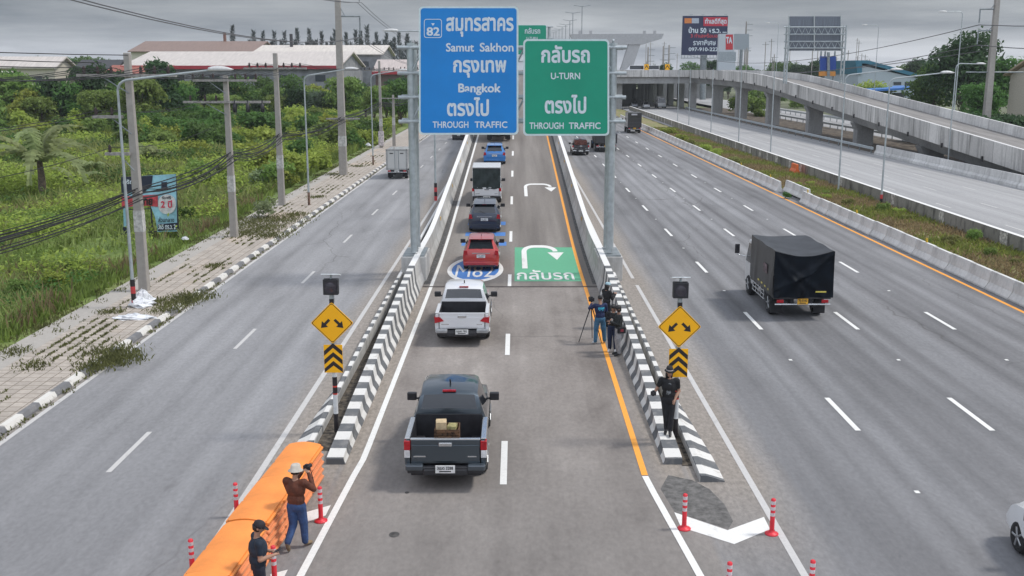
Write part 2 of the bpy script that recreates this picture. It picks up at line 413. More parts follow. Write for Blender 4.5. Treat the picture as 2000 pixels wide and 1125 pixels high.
M_POLEC = stained('pole concrete', (.36, .335, .305), (.25, .235, .215), .5, .1)
M_WHITE = painted('white road paint', (.74, .73, .70), .45)
M_WHITE_OLD = painted('worn white road paint', (.52, .505, .49), .85, (.28, .27, .26))
M_ORANGE = painted('orange road paint', (.86, .36, .055), .35, (.5, .3, .12))
M_GREENP = painted('green road paint', (.11, .38, .22), .4, (.14, .3, .2))
M_BLUEP = painted('blue road paint', (.07, .2, .5), .5, (.16, .2, .28))
M_CAP = painted('white cap paint', (.76, .75, .73), .35, (.5, .48, .45))
M_STRIPE = stripes('black and white stripes', 1.04, .5, .15, (.64, .625, .595), (.12, .125, .13))
M_KSTR = stripes('worn black and white kerb', 2.0, .5, .0, (.62, .60, .56), (.16, .16, .165), .75)
M_SOIL, M_PAVER = field_soil(), pavers()
M_GUTTER = mat('gutter grate', (.10, .095, .09), .8, var=.4, scale=8)
M_JOINT = mat('expansion joint', (.07, .055, .05), .7, var=.3)
M_GALV = mat('galvanised steel', (.42, .46, .47), .42, .35, .1, 3)
M_GALVD = mat('dull galvanised steel', (.27, .30, .31), .5, .3, .15, 3)
M_DARK = mat('dark rubber', (.018, .018, .02), .75, var=.2)
M_BLK = mat('black plastic', (.022, .022, .026), .5, var=.2)
M_GLASS = mat('dark car glass', (.012, .015, .02), .06, var=.05, spec=.9)
M_STEELD = mat('dark steel', (.06, .06, .063), .5, .4, .2)
# ================================================================== ground and roads
def hz(Y):                                   # height of the middle carriageway as it climbs the ramp
    if Y < 46: return 0.0
    if Y < 60: return .06 / 28 * (Y - 46) ** 2
    h = .42 + .06 * (Y - 60)
    return h if h < 7.2 else 8.4 - 1.2 * math.exp(-(h - 7.2) / 1.2)
XL = lambda x0, Y: x0 + .009 * (Y - 25)      # the left carriageway drifts a little
XC = lambda x0, Y: x0 + .004 * (Y - 25)
def strip(mb, fx0, fx1, y0, y1, fz, step=4.0, mi=0):
    n = max(1, int(math.ceil((y1 - y0) / step))); vs = []
    for i in range(n + 1):
        y = y0 + (y1 - y0) * i / n; vs += [(fx0(y), y, fz(y)), (fx1(y), y, fz(y))]
    mb.add(vs, [(2 * i, 2 * i + 1, 2 * i + 3, 2 * i + 2) for i in range(n)], mi)
K = lambda x: (lambda y: x)
def structure(o, kind='structure'): o['kind'] = kind; return o
g = MB(); g.add([(-6000, -200, -.6), (6000, -200, -.6), (6000, 7000, -.6), (-6000, 7000, -.6)], [(0, 1, 2, 3)])
structure(g.build('ground', mat('far ground', (.15, .165, .09), .95, var=.3, scale=.05)))
g = MB(); strip(g, K(-13.5), K(21.4), -20, 900, K(0), 40)
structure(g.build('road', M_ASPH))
g = MB(); strip(g, K(26.3), K(41.2), 15, 900, K(.004), 40)
structure(g.build('service_road', M_RD2))
# undulating field on the left
nx, ny = 90, 110
xs = -16.95 - (np.linspace(0, 1, nx) ** 1.6) * 260; ys = 12 + np.linspace(0, 1, ny) ** 1.3 * 330
XX, YY = np.meshgrid(xs, ys)
ZZ = -.12 + .28 * np.sin(XX * .21 + 1.3) * np.sin(YY * .13) + .15 * np.sin(XX * .6 + YY * .45)
ZZ = np.where(XX > -18.2, -.02, ZZ - np.clip((-18.2 - XX) * .08, 0, .25))
idx = np.arange(nx * ny).reshape(ny, nx)
F = np.stack([idx[:-1, :-1], idx[:-1, 1:], idx[1:, 1:], idx[1:, :-1]], -1).reshape(-1, 4)
structure(npmesh('field', np.stack([XX, YY, ZZ], -1).reshape(-1, 3), F, M_SOIL, smooth=True))
def field_z(x, y):
    z = -.12 + .28 * math.sin(x * .21 + 1.3) * math.sin(y * .13) + .15 * math.sin(x * .6 + y * .45)
    return -.02 if x > -18.2 else z - min(max((-18.2 - x) * .08, 0), .25)
# sidewalk with striped kerb
g = MB()
KX = lambda y: XL(-13.55, y) + .02
g.add([], [])
strip(g, lambda y: -17.0 + .004 * (y - 40), KX, 8, 330, K(.16), 5)
structure(g.build('pavement', M_PAVER))
g = MB()
secs = []
for i in range(70):
    y = 8 + 322 * (i / 69) ** 1.5; x = KX(y)
    secs.append([(x + .004, y, .165), (x + .17, y, .16), (x + .23, y, .05), (x + .24, y, -.02)])
g.loft(secs, closed=False); structure(g.build('kerb', M_KSTR))
g = MB(); strip(g, lambda y: KX(y) + .24, lambda y: KX(y) + .5, 8, 330, K(.004), 5)
structure(g.build('gutter', mat('dirty gutter', (.27, .245, .22), .9, var=.3, scale=3)))
# middle carriageway climbing the ramp
g = MB(); strip(g, lambda y: XC(-4.12, y), lambda y: XC(4.12, y), 44.7, 250, lambda y: hz(y) + .004, 1.5)
structure(g.build('ramp_road', M_RAMP))
g = MB(); strip(g, lambda y: XC(-4.0, y), lambda y: XC(4.0, y), 44.55, 44.75, lambda y: hz(y) + .012, .3)
structure(g.build('expansion_joint', M_JOINT))
g = MB(); strip(g, lambda y: XC(-4.0, y), lambda y: XC(-3.74, y), 45.2, 230, lambda y: hz(y) + .012, 1.5)
strip(g, lambda y: XC(3.5, y), lambda y: XC(3.66, y), 45.2, 230, lambda y: hz(y) + .012, 1.5)
structure(g.build('drain_channel', M_GUTTER))
# ------------------------------------------------------------------ painted lines
g = MB(); go = MB(); gw = MB()
def line(mb, fx, wd, y0, y1, fz=K(.006), step=3.0): strip(mb, lambda y: fx(y) - wd / 2, lambda y: fx(y) + wd / 2, y0, y1, fz, step)
hl = lambda y: hz(y) + .010
line(gw, lambda y: XL(-13.05, y), .15, 8, 330); line(gw, lambda y: XL(-5.95, y), .16, 8, 260)
line(gw, lambda y: 5.52, .15, 8, 45.0); line(gw, lambda y: 5.52, .15, 46.5, 240)
def curve_left(y): return XC(-3.63, y) if y > 24.5 else XC(-3.63, 24.5) - .055 * (24.5 - y) * min(1, (24.5 - y) / 1.5)
def curve_right(y): return XC(3.13, y) if y > 22.8 else 3.12 + .09 * (22.8 - y)
line(g, curve_left, .15, 8, 240, hl, 1.0)
line(go, curve_right, .15, 23.0, 240, hl, 1.5); line(g, curve_right, .15, 8, 22.95, hl, 1.0)
for k in range(-1, 22):                      # dashed lane lines
    y = 23.85 + 11.05 * k; line(g, lambda y: XC(-.19, y), .16, y - 1.4, y + 1.45, hl, 1.0)
    y = 24.6 + 11.1 * k; line(gw, lambda y: XL(-9.55, y), .13, y - 1.4, y + 1.4)
    y = 27.5 + 10.9 * k
    for x in (9.15, 12.7, 16.25): line(g, K(x), .15, y - 1.4, y + 1.4); line(g, K(x), .11, y + 5.35, y + 5.5)
    y = 30 + 10.6 * k
    for x in (30.2, 33.4, 36.6): line(gw, K(x), .13, y - 1.3, y + 1.3, K(.012))
line(gw, K(27.3), .14, 15, 250, K(.012)); line(gw, K(39.8), .14, 15, 250, K(.012))
line(go, K(20.1), .17, 8, 300)
# green U-turn panel with arrow and word
def flat(mb, poly, lift): 
    tri = tessellate_polygon([[Vector((p[0], p[1], 0)) for p in poly]])
    mb.add([(p[0], p[1], hz(p[1]) + lift) for p in poly], [tuple(t) for t in tri])
gp = MB(); strip(gp, lambda y: XC(.03, y), lambda y: XC(3.06, y), 45.85, 54.1, lambda y: hz(y) + .008, .5)
structure(gp.build('green_lane_panel', M_GREENP))
def uturn(mb, x0, y0, w_, h_, t, lift):      # shaft up on the left, over the top, arrow head down on the right
    def grid(a, b, c, d):
        strip(mb, K(a), K(b), c, d, lambda y: hz(y) + lift, .5)
    cx, cy = x0 + t * 1.6, y0 + h_ - t * 3.0
    pts = [(x0, y0), (x0, cy - .4)]
    for i in range(7):
        q = math.pi - math.pi / 2 * i / 6; pts.append((x0 + t * 2.2 + math.cos(q) * t * 2.2, cy + math.sin(q) * t * 5.0))
    xr = x0 + w_
    for i in range(7):
        q = math.pi / 2 - math.pi / 2 * i / 6; pts.append((xr - t * 2.6 + math.cos(q) * t * 2.6, cy - .2 + math.sin(q) * t * 5.0 + .2))
    vs = []
    for i, p in enumerate(pts):
        a, b = pts[max(0, i - 1)], pts[min(len(pts) - 1, i + 1)]
        dx, dy = b[0] - a[0], (b[1] - a[1]) / 2.4; l_ = math.hypot(dx, dy)
        nxx, nyy = -dy / l_ * t * .5, dx / l_ * t * .5 * 2.4
        for sgn in (1, -1):
            px, py = p[0] + nxx * sgn, p[1] + nyy * sgn; vs.append((px, py, hz(py) + lift))
    mb.add(vs, [(2 * i, 2 * i + 1, 2 * i + 3, 2 * i + 2) for i in range(len(pts) - 1)])
    flat(mb, [(xr - .42, cy - .25), (xr + .42, cy - .25), (xr, cy - .25 - h_ * .38)], lift + .001)
uturn(g, .62, 48.8, 1.62, 5.0, .26, .014)
uturn(g, .95, 69.5, 1.75, 4.4, .22, .014)
text(g, "กลับรถ", (.22, 2.85, 46.15, 48.45), lambda x, y, s: (x, y, hz(y) + .014 + s), 0, .015)
# round route badge and blue bars under the cars
gb = MB(); cx, cy = -1.74, 48.6
ring = lambda r0, r1, mb, lift: mb.add([(cx + math.cos(q) * r, cy + math.sin(q) * r * 2.25, hz(cy + math.sin(q) * r * 2.25) + lift) for q in [2 * math.pi * i / 48 for i in range(48)] for r in (r0, r1)], [(2 * i, 2 * i + 1, (2 * i + 3) % 96, (2 * i + 2) % 96) for i in range(48)])
ring(0.01, 1.12, gb, .009); ring(1.12, 1.33, g, .012)
text(g, "M82", (cx - .9, cx + .9, 46.75, 49.6), lambda x, y, s: (x, y, hz(y) + .014 + s), 0, .0)
for y, a in ((55.0, 1.2), (57.6, 1.12), (60.6, 1.1)):
    strip(gb, lambda yy: XC(-1.62 - a, yy), lambda yy: XC(-1.62 + a, yy), y - .45, y + .55, lambda yy: hz(yy) + .008, .5)
structure(gb.build('blue_road_marking', M_BLUEP))
# gore chevrons
def poly_px(mb, pts, z=.006): mb.prism([(p.x, p.y) for p in [G(u, v) for u, v in pts]], lambda p, t: (p[0], p[1], t), z - .003, z)
poly_px(g, [(1317, 1001), (1421, 1036), (1492, 1010), (1504, 1034), (1434, 1063), (1330, 1030)])
poly_px(g, [(590, 1003), (646, 987), (636, 1007), (585, 1025)])
poly_px(g, [(528, 1122), (562, 1113), (556, 1125), (530, 1140)])
poly_px(g, [(1385, 1150), (1500, 1190), (1600, 1160), (1615, 1185), (1510, 1225), (1400, 1180)])
structure(g.build('lane_markings', M_WHITE)); structure(gw.build('edge_lines', M_WHITE_OLD)); structure(go.build('orange_edge_line', M_ORANGE))
g = MB()
poly = [G(u, v) for u, v in ((1305, 928), (1352, 938), (1385, 955), (1415, 985), (1432, 1018), (1422, 1034), (1318, 1000), (1290, 955))]
g.prism([(p.x, p.y) for p in poly], lambda p, t: (p[0], p[1], t), .001, .003)
structure(g.build('asphalt_patch', mat('fresh asphalt', (.135, .129, .123), .85, var=.25, scale=5)))
# ------------------------------------------------------------------ barriers beside the middle carriageway
def hb(y):
    if y < 43.5:
        t = max(0, (y - 23.5) / 20.0); return .14 + 1.02 * t ** .9
    return 1.16 if y < 48 else max(1.0, 1.16 - .03 * (y - 48))
def barrier(sg, label):
    root = thing('concrete_barrier', label, 'barrier', (0, 0, 0))
    xi = (lambda y: XC(-4.02, y)) if sg < 0 else (lambda y: XC(3.66, y))
    def sec(y):
        h, b_, x = hb(y), hz(y), xi(y); w1 = .14 * min(1, h / .6); w2 = .20 * min(1, h / .6)
        q = [(0, -.02), (.012, .09 * min(1, h)), (w1, h * .42), (w2, h), (.46, h)]
        return [(x + sg * a, y, b_ + z) for a, z in q] + [(x + sg * .46, y, -.05), (x + sg * .1, y, -.05)]
    a = MB(); a.loft([sec(23.7 + i * .3) for i in range(67)] ); a.build('striped_end', M_STRIPE, root)
    yy = [43.5 + 1.3 * i for i in range(145)]
    a = MB(); a.loft([sec(y) for y in yy]); a.build('barrier_wall', M_WALL, root)
    a = MB()
    for y0, y1 in zip(yy[:-1], yy[1:]):
        if y1 > 236: break
        q0, q1 = sec(y0), sec(y1)
        a.add([Vector(q0[3]) + Vector((0, 0, .004)), Vector(q0[4]) + Vector((0, 0, .004)), Vector(q1[4]) + Vector((0, 0, .004)), Vector(q1[3]) + Vector((0, 0, .004))], [(0, 1, 2, 3)])
    a.build('painted_cap', M_CAP, root)
    a = MB(); r = MB()                       # small round reflectors on the inner face
    for k in range(9):
        y = 47.5 + 11 * k; h, b_, x = hb(y), hz(y), xi(y) + sg * .16
        r.box(x - .02, x + .02, y - .10, y + .10, b_ + .62, b_ + .82)
    r.build('reflector', mat('amber reflector', (.75, .42, .02), .5), root)
    return root
barrier(-1, "left of the two long concrete barriers, striped black and white at its low end")
barrier(1, "right of the two long concrete barriers, striped at its low end beside the standing people")
def low_kerb(sg, label):
    root = thing('low_kerb_wall', label, 'kerb')
    xr = (lambda y: XL(-4.98, y) - .006 * (y - 25)) if sg < 0 else (lambda y: 4.36 + .006 * (y - 23))
    def sec(y):
        t = min(1, max(0, (y - 24) / 9)); out = .42 * (1 - t) + .14; h = .16 + .26 * min(1, (y - 22.5) / 12)
        x = xr(y)
        return [(x, y, -.05), (x, y, h), (x + sg * .13, y, h), (x + sg * out, y, .03 + .3 * t * (h - .03)), (x + sg * (out + .01), y, -.05)]
    y0 = 22.6 if sg > 0 else 24.0
    a = MB(); a.loft([sec(y0 + i * .5) for i in range(int((45 - y0) / .5) + 1)]); a.build('striped_kerb', M_STRIPE, root)
    a = MB(); a.loft([sec(y) for y in [45 + i * 3 for i in range(60)]]); a.build('plain_kerb', M_CAP, root)
    a = MB(); yy = [y0 + i for i in range(int(46 - y0))] + [46 + 4 * i for i in range(46)]
    a.loft([[(xr(y) - sg * .004, y, -.05), (xr(y) - sg * .004, y, .13 + .26 * min(1, (y - 22.5) / 12)), (xr(y) - sg * .02, y, .13 + .26 * min(1, (y - 22.5) / 12)), (xr(y) - sg * .02, y, -.05)] for y in yy])
    a.build('bare_face', M_WALL, root)
low_kerb(-1, "low striped kerb wall on the outer side of the left concrete barrier")
low_kerb(1, "low striped kerb wall on the outer side of the right concrete barrier")
g = MB()
strip(g, lambda y: XL(-4.98, y) - .006 * (y - 25), lambda y: XC(-4.47, y), 24.6, 120, K(.012), 2)
strip(g, lambda y: XC(4.1, y), lambda y: 4.36 + .006 * (y - 23), 23.6, 120, K(.012), 2)
structure(g.build('soil_gap', mat('littered soil', (.10, .082, .062), .95, var=.45, scale=5, bump=.6)))
# ================================================================== median, service road edge, elevated ramp
g = MB()
rows = 14; ysm = [16 + i * 2.2 for i in range(110)]; vs = []
for y in ysm:
    for j in range(rows + 1):
        x = 21.2 + 5.2 * j / rows
        vs.append((x, y, -.13 * j / rows + .02 + .13 * math.sin(j / rows * math.pi) + .05 * math.sin(x * 2.1 + y * .9) + .04 * math.sin(y * 2.3 - x)))
g.add(vs, [(i * (rows + 1) + j, i * (rows + 1) + j + 1, (i + 1) * (rows + 1) + j + 1, (i + 1) * (rows + 1) + j) for i in range(len(ysm) - 1) for j in range(rows)], 0, True)
def median_soil():
    m, n, l, b, co = shader('median soil', .95)
    a = noise(n, l, co, .5, (1, .5, 1), 6, .7); f = noise(n, l, co, 5.0, (1, 1, 1), 6, .75)
    c = ramp(n, l, a, [(.33, (.15, .20, .05)), (.5, (.23, .21, .10)), (.65, (.27, .20, .125))])
    l.new(mixc(n, l, 1.0, c, ramp(n, l, f, [(.3, g3(.55)), (.7, g3(1.3))]), 'MULTIPLY'), b.inputs['Base Color']); return m
M_MED = median_soil()
structure(g.build('median_ground', M_MED))
# jersey barriers, one object each
def jersey_mesh(ln, mark):
    a = MB(); p = [(-.30, 0), (-.30, .08), (-.14, .33), (-.08, .82), (.08, .82), (.14, .33), (.30, .08), (.30, 0)]
    h = ln / 2 - .04
    a.loft([[(x, y, z) for x, z in p] for y in (-h, h)])
    o = a.build('jersey_barrier', M_JERSEY, bevel=.015)
    return o
jb = jersey_mesh(2.15, 0); jl = jersey_mesh(3.0, 0)
tag(jb, 'short concrete barrier block in the row along the orange edge line', 'barrier', 'concrete barrier blocks along the median')
tag(jl, 'long grimy concrete barrier block in the far row along the orange edge line', 'barrier', 'far concrete barrier blocks along the median')
M_YEL = mat('yellow reflector', (.80, .50, .02), .5)
y = 33.4; k = 0
while y < 200:
    ln = 2.15 if y < 98 else 3.0; src = jb if ln < 3 else jl
    first = (k == 0) or (ln == 3.0 and 'used' not in globals())
    o = src if first else src.copy()
    if not first: COL.objects.link(o)
    if ln == 3.0: used = 1
    o.location = (20.86 + random.uniform(-.05, .05), y + ln / 2, 0); o.rotation_euler.z = random.uniform(-.012, .012)
    if ln < 3 and k % 5 == 3:
        r = MB().box(-.015, .015, -.11, .11, .83, 1.03).box(-.14, -.125, -.06, .06, .42, .6)
        rr = MB().box(-.015, .015, -.11, .11, .83, 1.03); rr.build('reflector', M_YEL, o)
        if o is not jb: o['label'] = 'concrete barrier block carrying a yellow reflector on its top'; o['group'] = 'barrier blocks with reflectors'
    if abs(y - 75) < 1.2 or abs(y - 77.5) < 1.2: o.location.x += .45; o.location.z = .12; o['label'] = 'raised barrier block knocked out of line in the median row'; o['group'] = 'displaced barrier blocks'
    y += ln; k += 1
# blackened wall between the median and the service road
WX = lambda y: 26.25 + .006 * (y - 60)
a = MB()
yy = [16 + 2.0 * i for i in range(116)]
a.loft([[(WX(y), y, -.25), (WX(y), y, .90), (WX(y) + .25, y, .90), (WX(y) + .25, y, -.1)] for y in yy])
t = thing('median_wall', 'long blackened concrete wall between the grass median and the service road', 'wall')
a.build('wall', M_DIRTY, t)
a = MB(); strip(a, lambda y: WX(y) - .02, lambda y: WX(y) + .27, 16, 246, K(.905), 4); a.build('white_top', M_CAP, t)
pw = mat('flaking white paint', (.55, .52, .47), .9, var=.35, scale=5)
a = MB()
for i in range(46):
    y0 = 34 + i * 4.1 + random.uniform(-.5, .5)
    if random.random() < .72: a.box(WX(y0) - .006, WX(y0) + .01, y0, y0 + random.uniform(.5, 1.0), random.uniform(.0, .2), .88)
o = a.build('painted_patches', pw, t); o['kind'] = 'stuff'
# concrete barrier then guard rail on the outer side of the service road
a = MB(); a.loft([[(40.5, y, 0), (40.52, y, .25), (40.68, y, .45), (40.75, y, 1.05), (40.95, y, 1.05), (41.1, y, 0)] for y in (30, 60, 90, 117)])
tag(a.build('edge_barrier', M_PARAB, bevel=.02), 'continuous pale concrete barrier at the outer edge of the service road', 'barrier')
t = thing('guard_rail', 'steel guard rail continuing the concrete barrier along the service road', 'guard rail')
a = MB(); a.loft([[(40.42, y, .5), (40.36, y, .58), (40.42, y, .66), (40.36, y, .74), (40.42, y, .82), (40.45, y, .82), (40.45, y, .5)] for y in [117 + 4 * i for i in range(33)]]); a.build('rail', M_GALV, t)
pm = MB().box(-.05, .05, -.06, .06, 0, .85)
p0 = pm.build('post', M_GALVD, t, (40.55, 118, 0))
for i in range(1, 33):
    c = p0.copy(); COL.objects.link(c); c.location = (40.55, 118 + 4 * i, 0)
# ground and frontage road beneath the ramp
g = MB(); strip(g, K(41.2), K(52), 20, 260, K(-.02), 20); structure(g.build('verge_under_ramp', mat('brown verge', (.16, .13, .10), .95, var=.4, scale=1.2)))
g = MB(); strip(g, K(52), K(66), 20, 420, K(.0), 20); structure(g.build('frontage_road', M_RD2))
for xg, lb in ((51.4, 'guard rail of the frontage road seen behind the ramp piers'), (58.6, 'far guard rail in the middle of the frontage road behind the ramp')):
    t = thing('guard_rail', lb, 'guard rail')
    a = MB(); a.box(xg - .06, xg + .06, 60, 250, .55, .85); a.build('rail', M_GALV, t)
    p1 = MB().box(-.05, .05, -.06, .06, 0, .85).build('post', M_GALVD, t, (xg + .1, 62, 0))
    for i in range(1, 47):
        c = p1.copy(); COL.objects.link(c); c.location = (xg + .1, 62 + 4 * i, 0)
# elevated ramp
def zt(y):                                   # top of its near parapet
    h = 2.81 + .0612 * (y - 85)
    if h > 8.0: h = 9.2 - 1.2 * math.exp(-(h - 8.0) / 1.2)
    return h
XN, XF = 42.0, 49.6
t = thing('elevated_ramp', 'curving concrete flyover ramp sloping down on piers right of the service road', 'ramp')
yy = [56 + 3.0 * i for i in range(66)]
def near(y):
    z = zt(y); b_ = max(z - 1.85, -.1); return [(XN, y, b_), (XN - .02, y, z - .06), (XN, y, z), (XN + .22, y, z), (XN + .28, y, z - .95), (XN + .28, y, b_)]
def far(y):
    z = zt(y); b_ = max(z - 1.85, -.1); return [(XF, y, b_), (XF, y, z), (XF - .22, y, z), (XF - .28, y, z - .95), (XF - .28, y, b_)]
MB().loft([near(y) for y in yy]).build('near_parapet', M_PARA, t); MB().loft([far(y) for y in yy]).build('far_parapet', M_PARAB, t)
a = MB(); a.loft([[(XN + .28, y, max(-.05, zt(y) - 1.0)), (XF - .28, y, max(-.05, zt(y) - 1.0)), (XF - .28, y, max(-.1, zt(y) - 1.4)), (XN + .28, y, max(-.1, zt(y) - 1.4))] for y in yy]); a.build('deck', mat('weathered ramp paving', (.235, .222, .21), .9, var=.14, scale=1.2, stretch=(1, .06, 1)), t)
a = MB(); a.loft([[(XN + .7, y, zt(y) - 1.5), (XF - .7, y, zt(y) - 1.5), (XF - 1.6, y, max(-.2, zt(y) - 3.05)), (XN + 1.4, y, max(-.2, zt(y) - 3.05))] for y in yy if zt(y) > 2.4]); a.build('girder', M_CONC, t)
a = MB(); strip(a, K(XN - .01), K(XN + .23), 56, 250, lambda y: zt(y) + .005, 3); a.build('parapet_cap', M_CAP, t)
for i in range(18):                          # drain spouts and construction joints on the near face
    y0 = 84 + 9 * i
    MB().box(XN - .16, XN - .021, y0, y0 + .18, zt(y0) - 2.0, zt(y0) - 1.55).build('drain_spout', M_STEELD, t)
for yp in (88, 111, 133, 155, 180, 205, 229):
    tp = zt(yp) - 3.0; a = MB()
    a.loft([[(43.5, yp - .8, -.3), (45.6, yp - .8, -.3), (45.6, yp + .8, -.3), (43.5, yp + .8, -.3)], [(43.5, yp - .8, tp - .9), (45.6, yp - .8, tp - .9), (45.6, yp + .8, tp - .9), (43.5, yp + .8, tp - .9)],
            [(43.0, yp - .8, tp), (48.0, yp - .8, tp), (48.0, yp + .8, tp), (43.0, yp + .8, tp)]])
    a.build('pier', M_CONC, t, bevel=.05)
# flyover across the roads
t = thing('flyover', 'wide concrete flyover crossing over the highway in the distance on dark piers', 'bridge')
for y0, y1, x0, nm in ((250, 262.5, -7, 'front_deck'), (266, 352, -7, 'rear_deck')):  # rear deck carried far back to keep the underpass dark
    a = MB(); a.box(x0, 50, y0, y1, 7.75, 8.2); a.box(x0, 50, y0 + .6, y1 - .6, 6.0, 7.75); a.build(nm, M_CONC, t)
for nm, y0, x1 in (('front_parapet', 250, 42), ('rear_parapet', 262.2, 50)):
    a = MB(); a.loft([[(x, y0 - .02, 7.55), (x, y0 - .02, 9.15), (x, y0 + .22, 9.15), (x, y0 + .3, 7.55)] for x in [-7 + (x1 + 7) * i / 12 for i in range(13)]]); a.build(nm, M_PARA, t)
for xp in (16.5, 25.6, 43.4):
    for yp in (254, 272, 290, 310, 330):
        MB().box(xp - .75, xp + .75, yp - 1.4, yp + 1.4, -.3, 6.0).build('pier', M_CONC, t, bevel=.08)
a = MB(); a.box(25, 36.6, 348, 349, -.3, 6); a.box(38.6, 40.6, 348, 349, -.3, 6); a.box(42.2, 66, 348, 349, -.3, 6); a.box(36.6, 42.2, 348, 349, -.3, 3.0); a.build('added_back_wall', M_CONC, t)  # wall added to block the light behind the underpass, with small openings
for i in range(7): MB().box(33.5 + i * 1.6, 34.1 + i * 1.6, 300 + 4 * i, 301 + 4 * i, 0, 6).build('column', M_CONC, t)
# unfinished hammerhead pier of the motorway above
t = thing('hammerhead_pier', 'unfinished tall grey hammerhead pier with slanted legs standing behind the flyover', 'pier')
Yp = 284; q = lambda u, v: P(u, v, Yp)
def slab(mb, pts, th, mi=0): mb.prism([(q(u, v).x, q(u, v).z) for u, v in pts], lambda p, tt: (p[0], Yp + tt, p[1]), -th, th, mi)
a = MB(); slab(a, [(1112, 67), (1295, 66), (1291, 76), (1255, 87), (1155, 87), (1118, 78)], 1.6); a.build('crosshead', mat('new concrete', (.42, .42, .42), .85, var=.1), t)
for pts in ([(1227, 86.8), (1250, 86.8), (1228, 152), (1206, 152)], [(1160, 86.8), (1183, 86.8), (1205, 152), (1183, 152)]):
    a = MB(); slab(a, pts, 1.3); a.build('leg', _mc['new concrete'], t)
a = MB(); a.box(q(1180, 150).x, q(1232, 150).x, Yp - 1.9, Yp + 1.9, -.3, 7.2); a.build('footing', M_CONC, t)
for u in (1130, 1151, 1256, 1276): MB().box(q(u, 66).x, q(u, 66).x + .7, Yp - .4, Yp + .4, q(u, 66).z - .1, q(u, 60).z).build('bearing_block', _mc['new concrete'], t)
# ================================================================== sign gantries
M_SBLUE = mat('blue sign sheeting', (.002, .22, .62), .45, var=.04, scale=.5)
M_SGREEN = mat('green sign sheeting', (.003, .30, .18), .45, var=.04, scale=.5)
M_SWHITE = mat('reflective white', (.66, .73, .78), .5, var=.06)
M_SBORD = mat('reflective border', (.62, .74, .74), .5, var=.05)
def rrect(u0, v0, u1, v1, r, n=5):
    out = []
    for cx_, cy_, a0 in ((u1 - r, v0 + r, -90), (u1 - r, v1 - r, 0), (u0 + r, v1 - r, 90), (u0 + r, v0 + r, 180)):
        for i in range(n + 1): q_ = R(a0 + 90 * i / n); out.append((cx_ + r * math.cos(q_), cy_ + r * math.sin(q_)))
    return out
def plate(mb, pl, Y0, Y1, mi=0):
    pp = [P(u, v, Y0) for u, v in pl]; mb.prism([(p.x, p.z) for p in pp], lambda p, tt: (p[0], tt, p[1]), Y0, Y1, mi)
def ptext(mb, body, u0, u1, v0, v1, Y, bold=.02, mi=0):
    text(mb, body, (u0, u1, -v1, -v0), lambda u, v, s: P(u, -v, Y - s), mi, bold)
def words(root, Y, items, m, name='lettering'):
    for it in items: mb = MB(); ptext(mb, *it[:5], Y, it[5]); mb.build(name, m, root)
YS = 46.0
t = thing('sign_gantry', 'steel gantry on two posts over the ramp carrying the large blue and green signs', 'sign gantry')
for sx_ in (-1, 1):
    xc = 4.42 * sx_; a = MB()
    for yc in (46.45, 47.75): a.tube([(xc, yc, 1.25), (xc, yc, P(808, 84, 46.45).z)], .17, 14)
    a.build('post', M_GALV, t)
    a = MB(); z = 1.6
    while z < 9.2:
        a.tube([(xc, 46.5, z), (xc, 47.7, z + .75)], .05, 6); a.tube([(xc, 47.7, z + .75), (xc, 46.5, z + 1.5)], .05, 6); z += 1.5
    a.build('bracing', M_GALV, t)
    MB().box(xc - .48, xc + .48, 46.0, 48.2, 1.10, 1.16).build('base_plate', M_GALVD, t)
    a = MB(); a.box(xc - .55 , xc + .55, 45.9, 48.3, -.05, 1.10); a.build('pedestal', M_WALL, t, bevel=.02)
zs = [P(1000, v, 46.5).z for v in (93, 143, 190, 237)]
a = MB()
for z in zs:
    for yc in (46.35, 47.85): a.tube([(-5.0, yc, z), (5.0, yc, z)], .085, 8)
    for x in (-4.95, 4.95): a.tube([(x, 46.3, z), (x, 47.9, z)], .05, 6)
for k, (z0, z1) in enumerate(((zs[1], zs[0]), (zs[3], zs[2]))):
    for i in range(8):
        x0 = -4.4 + 1.1 * i
        a.tube([(x0, 46.35, z0), (x0 + .55, 46.35, z1)], .04, 6); a.tube([(x0 + .55, 46.35, z1), (x0 + 1.1, 46.35, z0)], .04, 6)
        a.tube([(x0, 46.35, z0), (x0 + 1.1, 47.85, z0)], .035, 6)
a.build('truss', M_GALV, t)
t = thing('road_sign', 'blue overhead road sign for route 82 to Samut Sakhon and Bangkok', 'road sign', (0, 0, 0))
a = MB(); plate(a, rrect(818, 12.5, 1012.5, 263, 8), YS, YS + .08); a.build('border_panel', M_SBORD, t)
a = MB(); plate(a, rrect(821.5, 16, 1009, 259.5, 6), YS - .006, YS - .001); a.build('face', M_SBLUE, t)
Y = YS - .011
words(t, Y, (("สมุทรสาคร", 871, 1003, 33, 72, .03), ("Samut", 871, 926, 84, 101, .022), ("Sakhon", 937, 1003, 83.5, 101, .022), ("กรุงเทพ", 885, 989, 117, 152, .03), ("Bangkok", 895, 978, 163, 186, .03), ("ตรงไป", 873, 955, 190, 227, .03), ("THROUGH", 845, 915, 237, 250, .02), ("TRAFFIC", 927, 991, 237, 250, .02)), M_SWHITE)
a = MB(); o_, i_ = rrect(828, 37, 863, 74, 5), rrect(829.3, 38.3, 861.7, 72.7, 4)
n_ = len(o_); a.add([P(u, v, Y) for u, v in o_] + [P(u, v, Y) for u, v in i_], [(i, (i + 1) % n_, n_ + (i + 1) % n_, n_ + i) for i in range(n_)])
a.add([P(842, 45.5, Y), P(849, 45.5, Y), P(845.5, 50.5, Y)], [(0, 1, 2)]); ptext(a, "82", 833, 859, 53, 70, Y, .03); a.build('route_number', M_SWHITE, t)
t = thing('road_sign', 'green overhead U-turn road sign beside the larger blue sign', 'road sign')
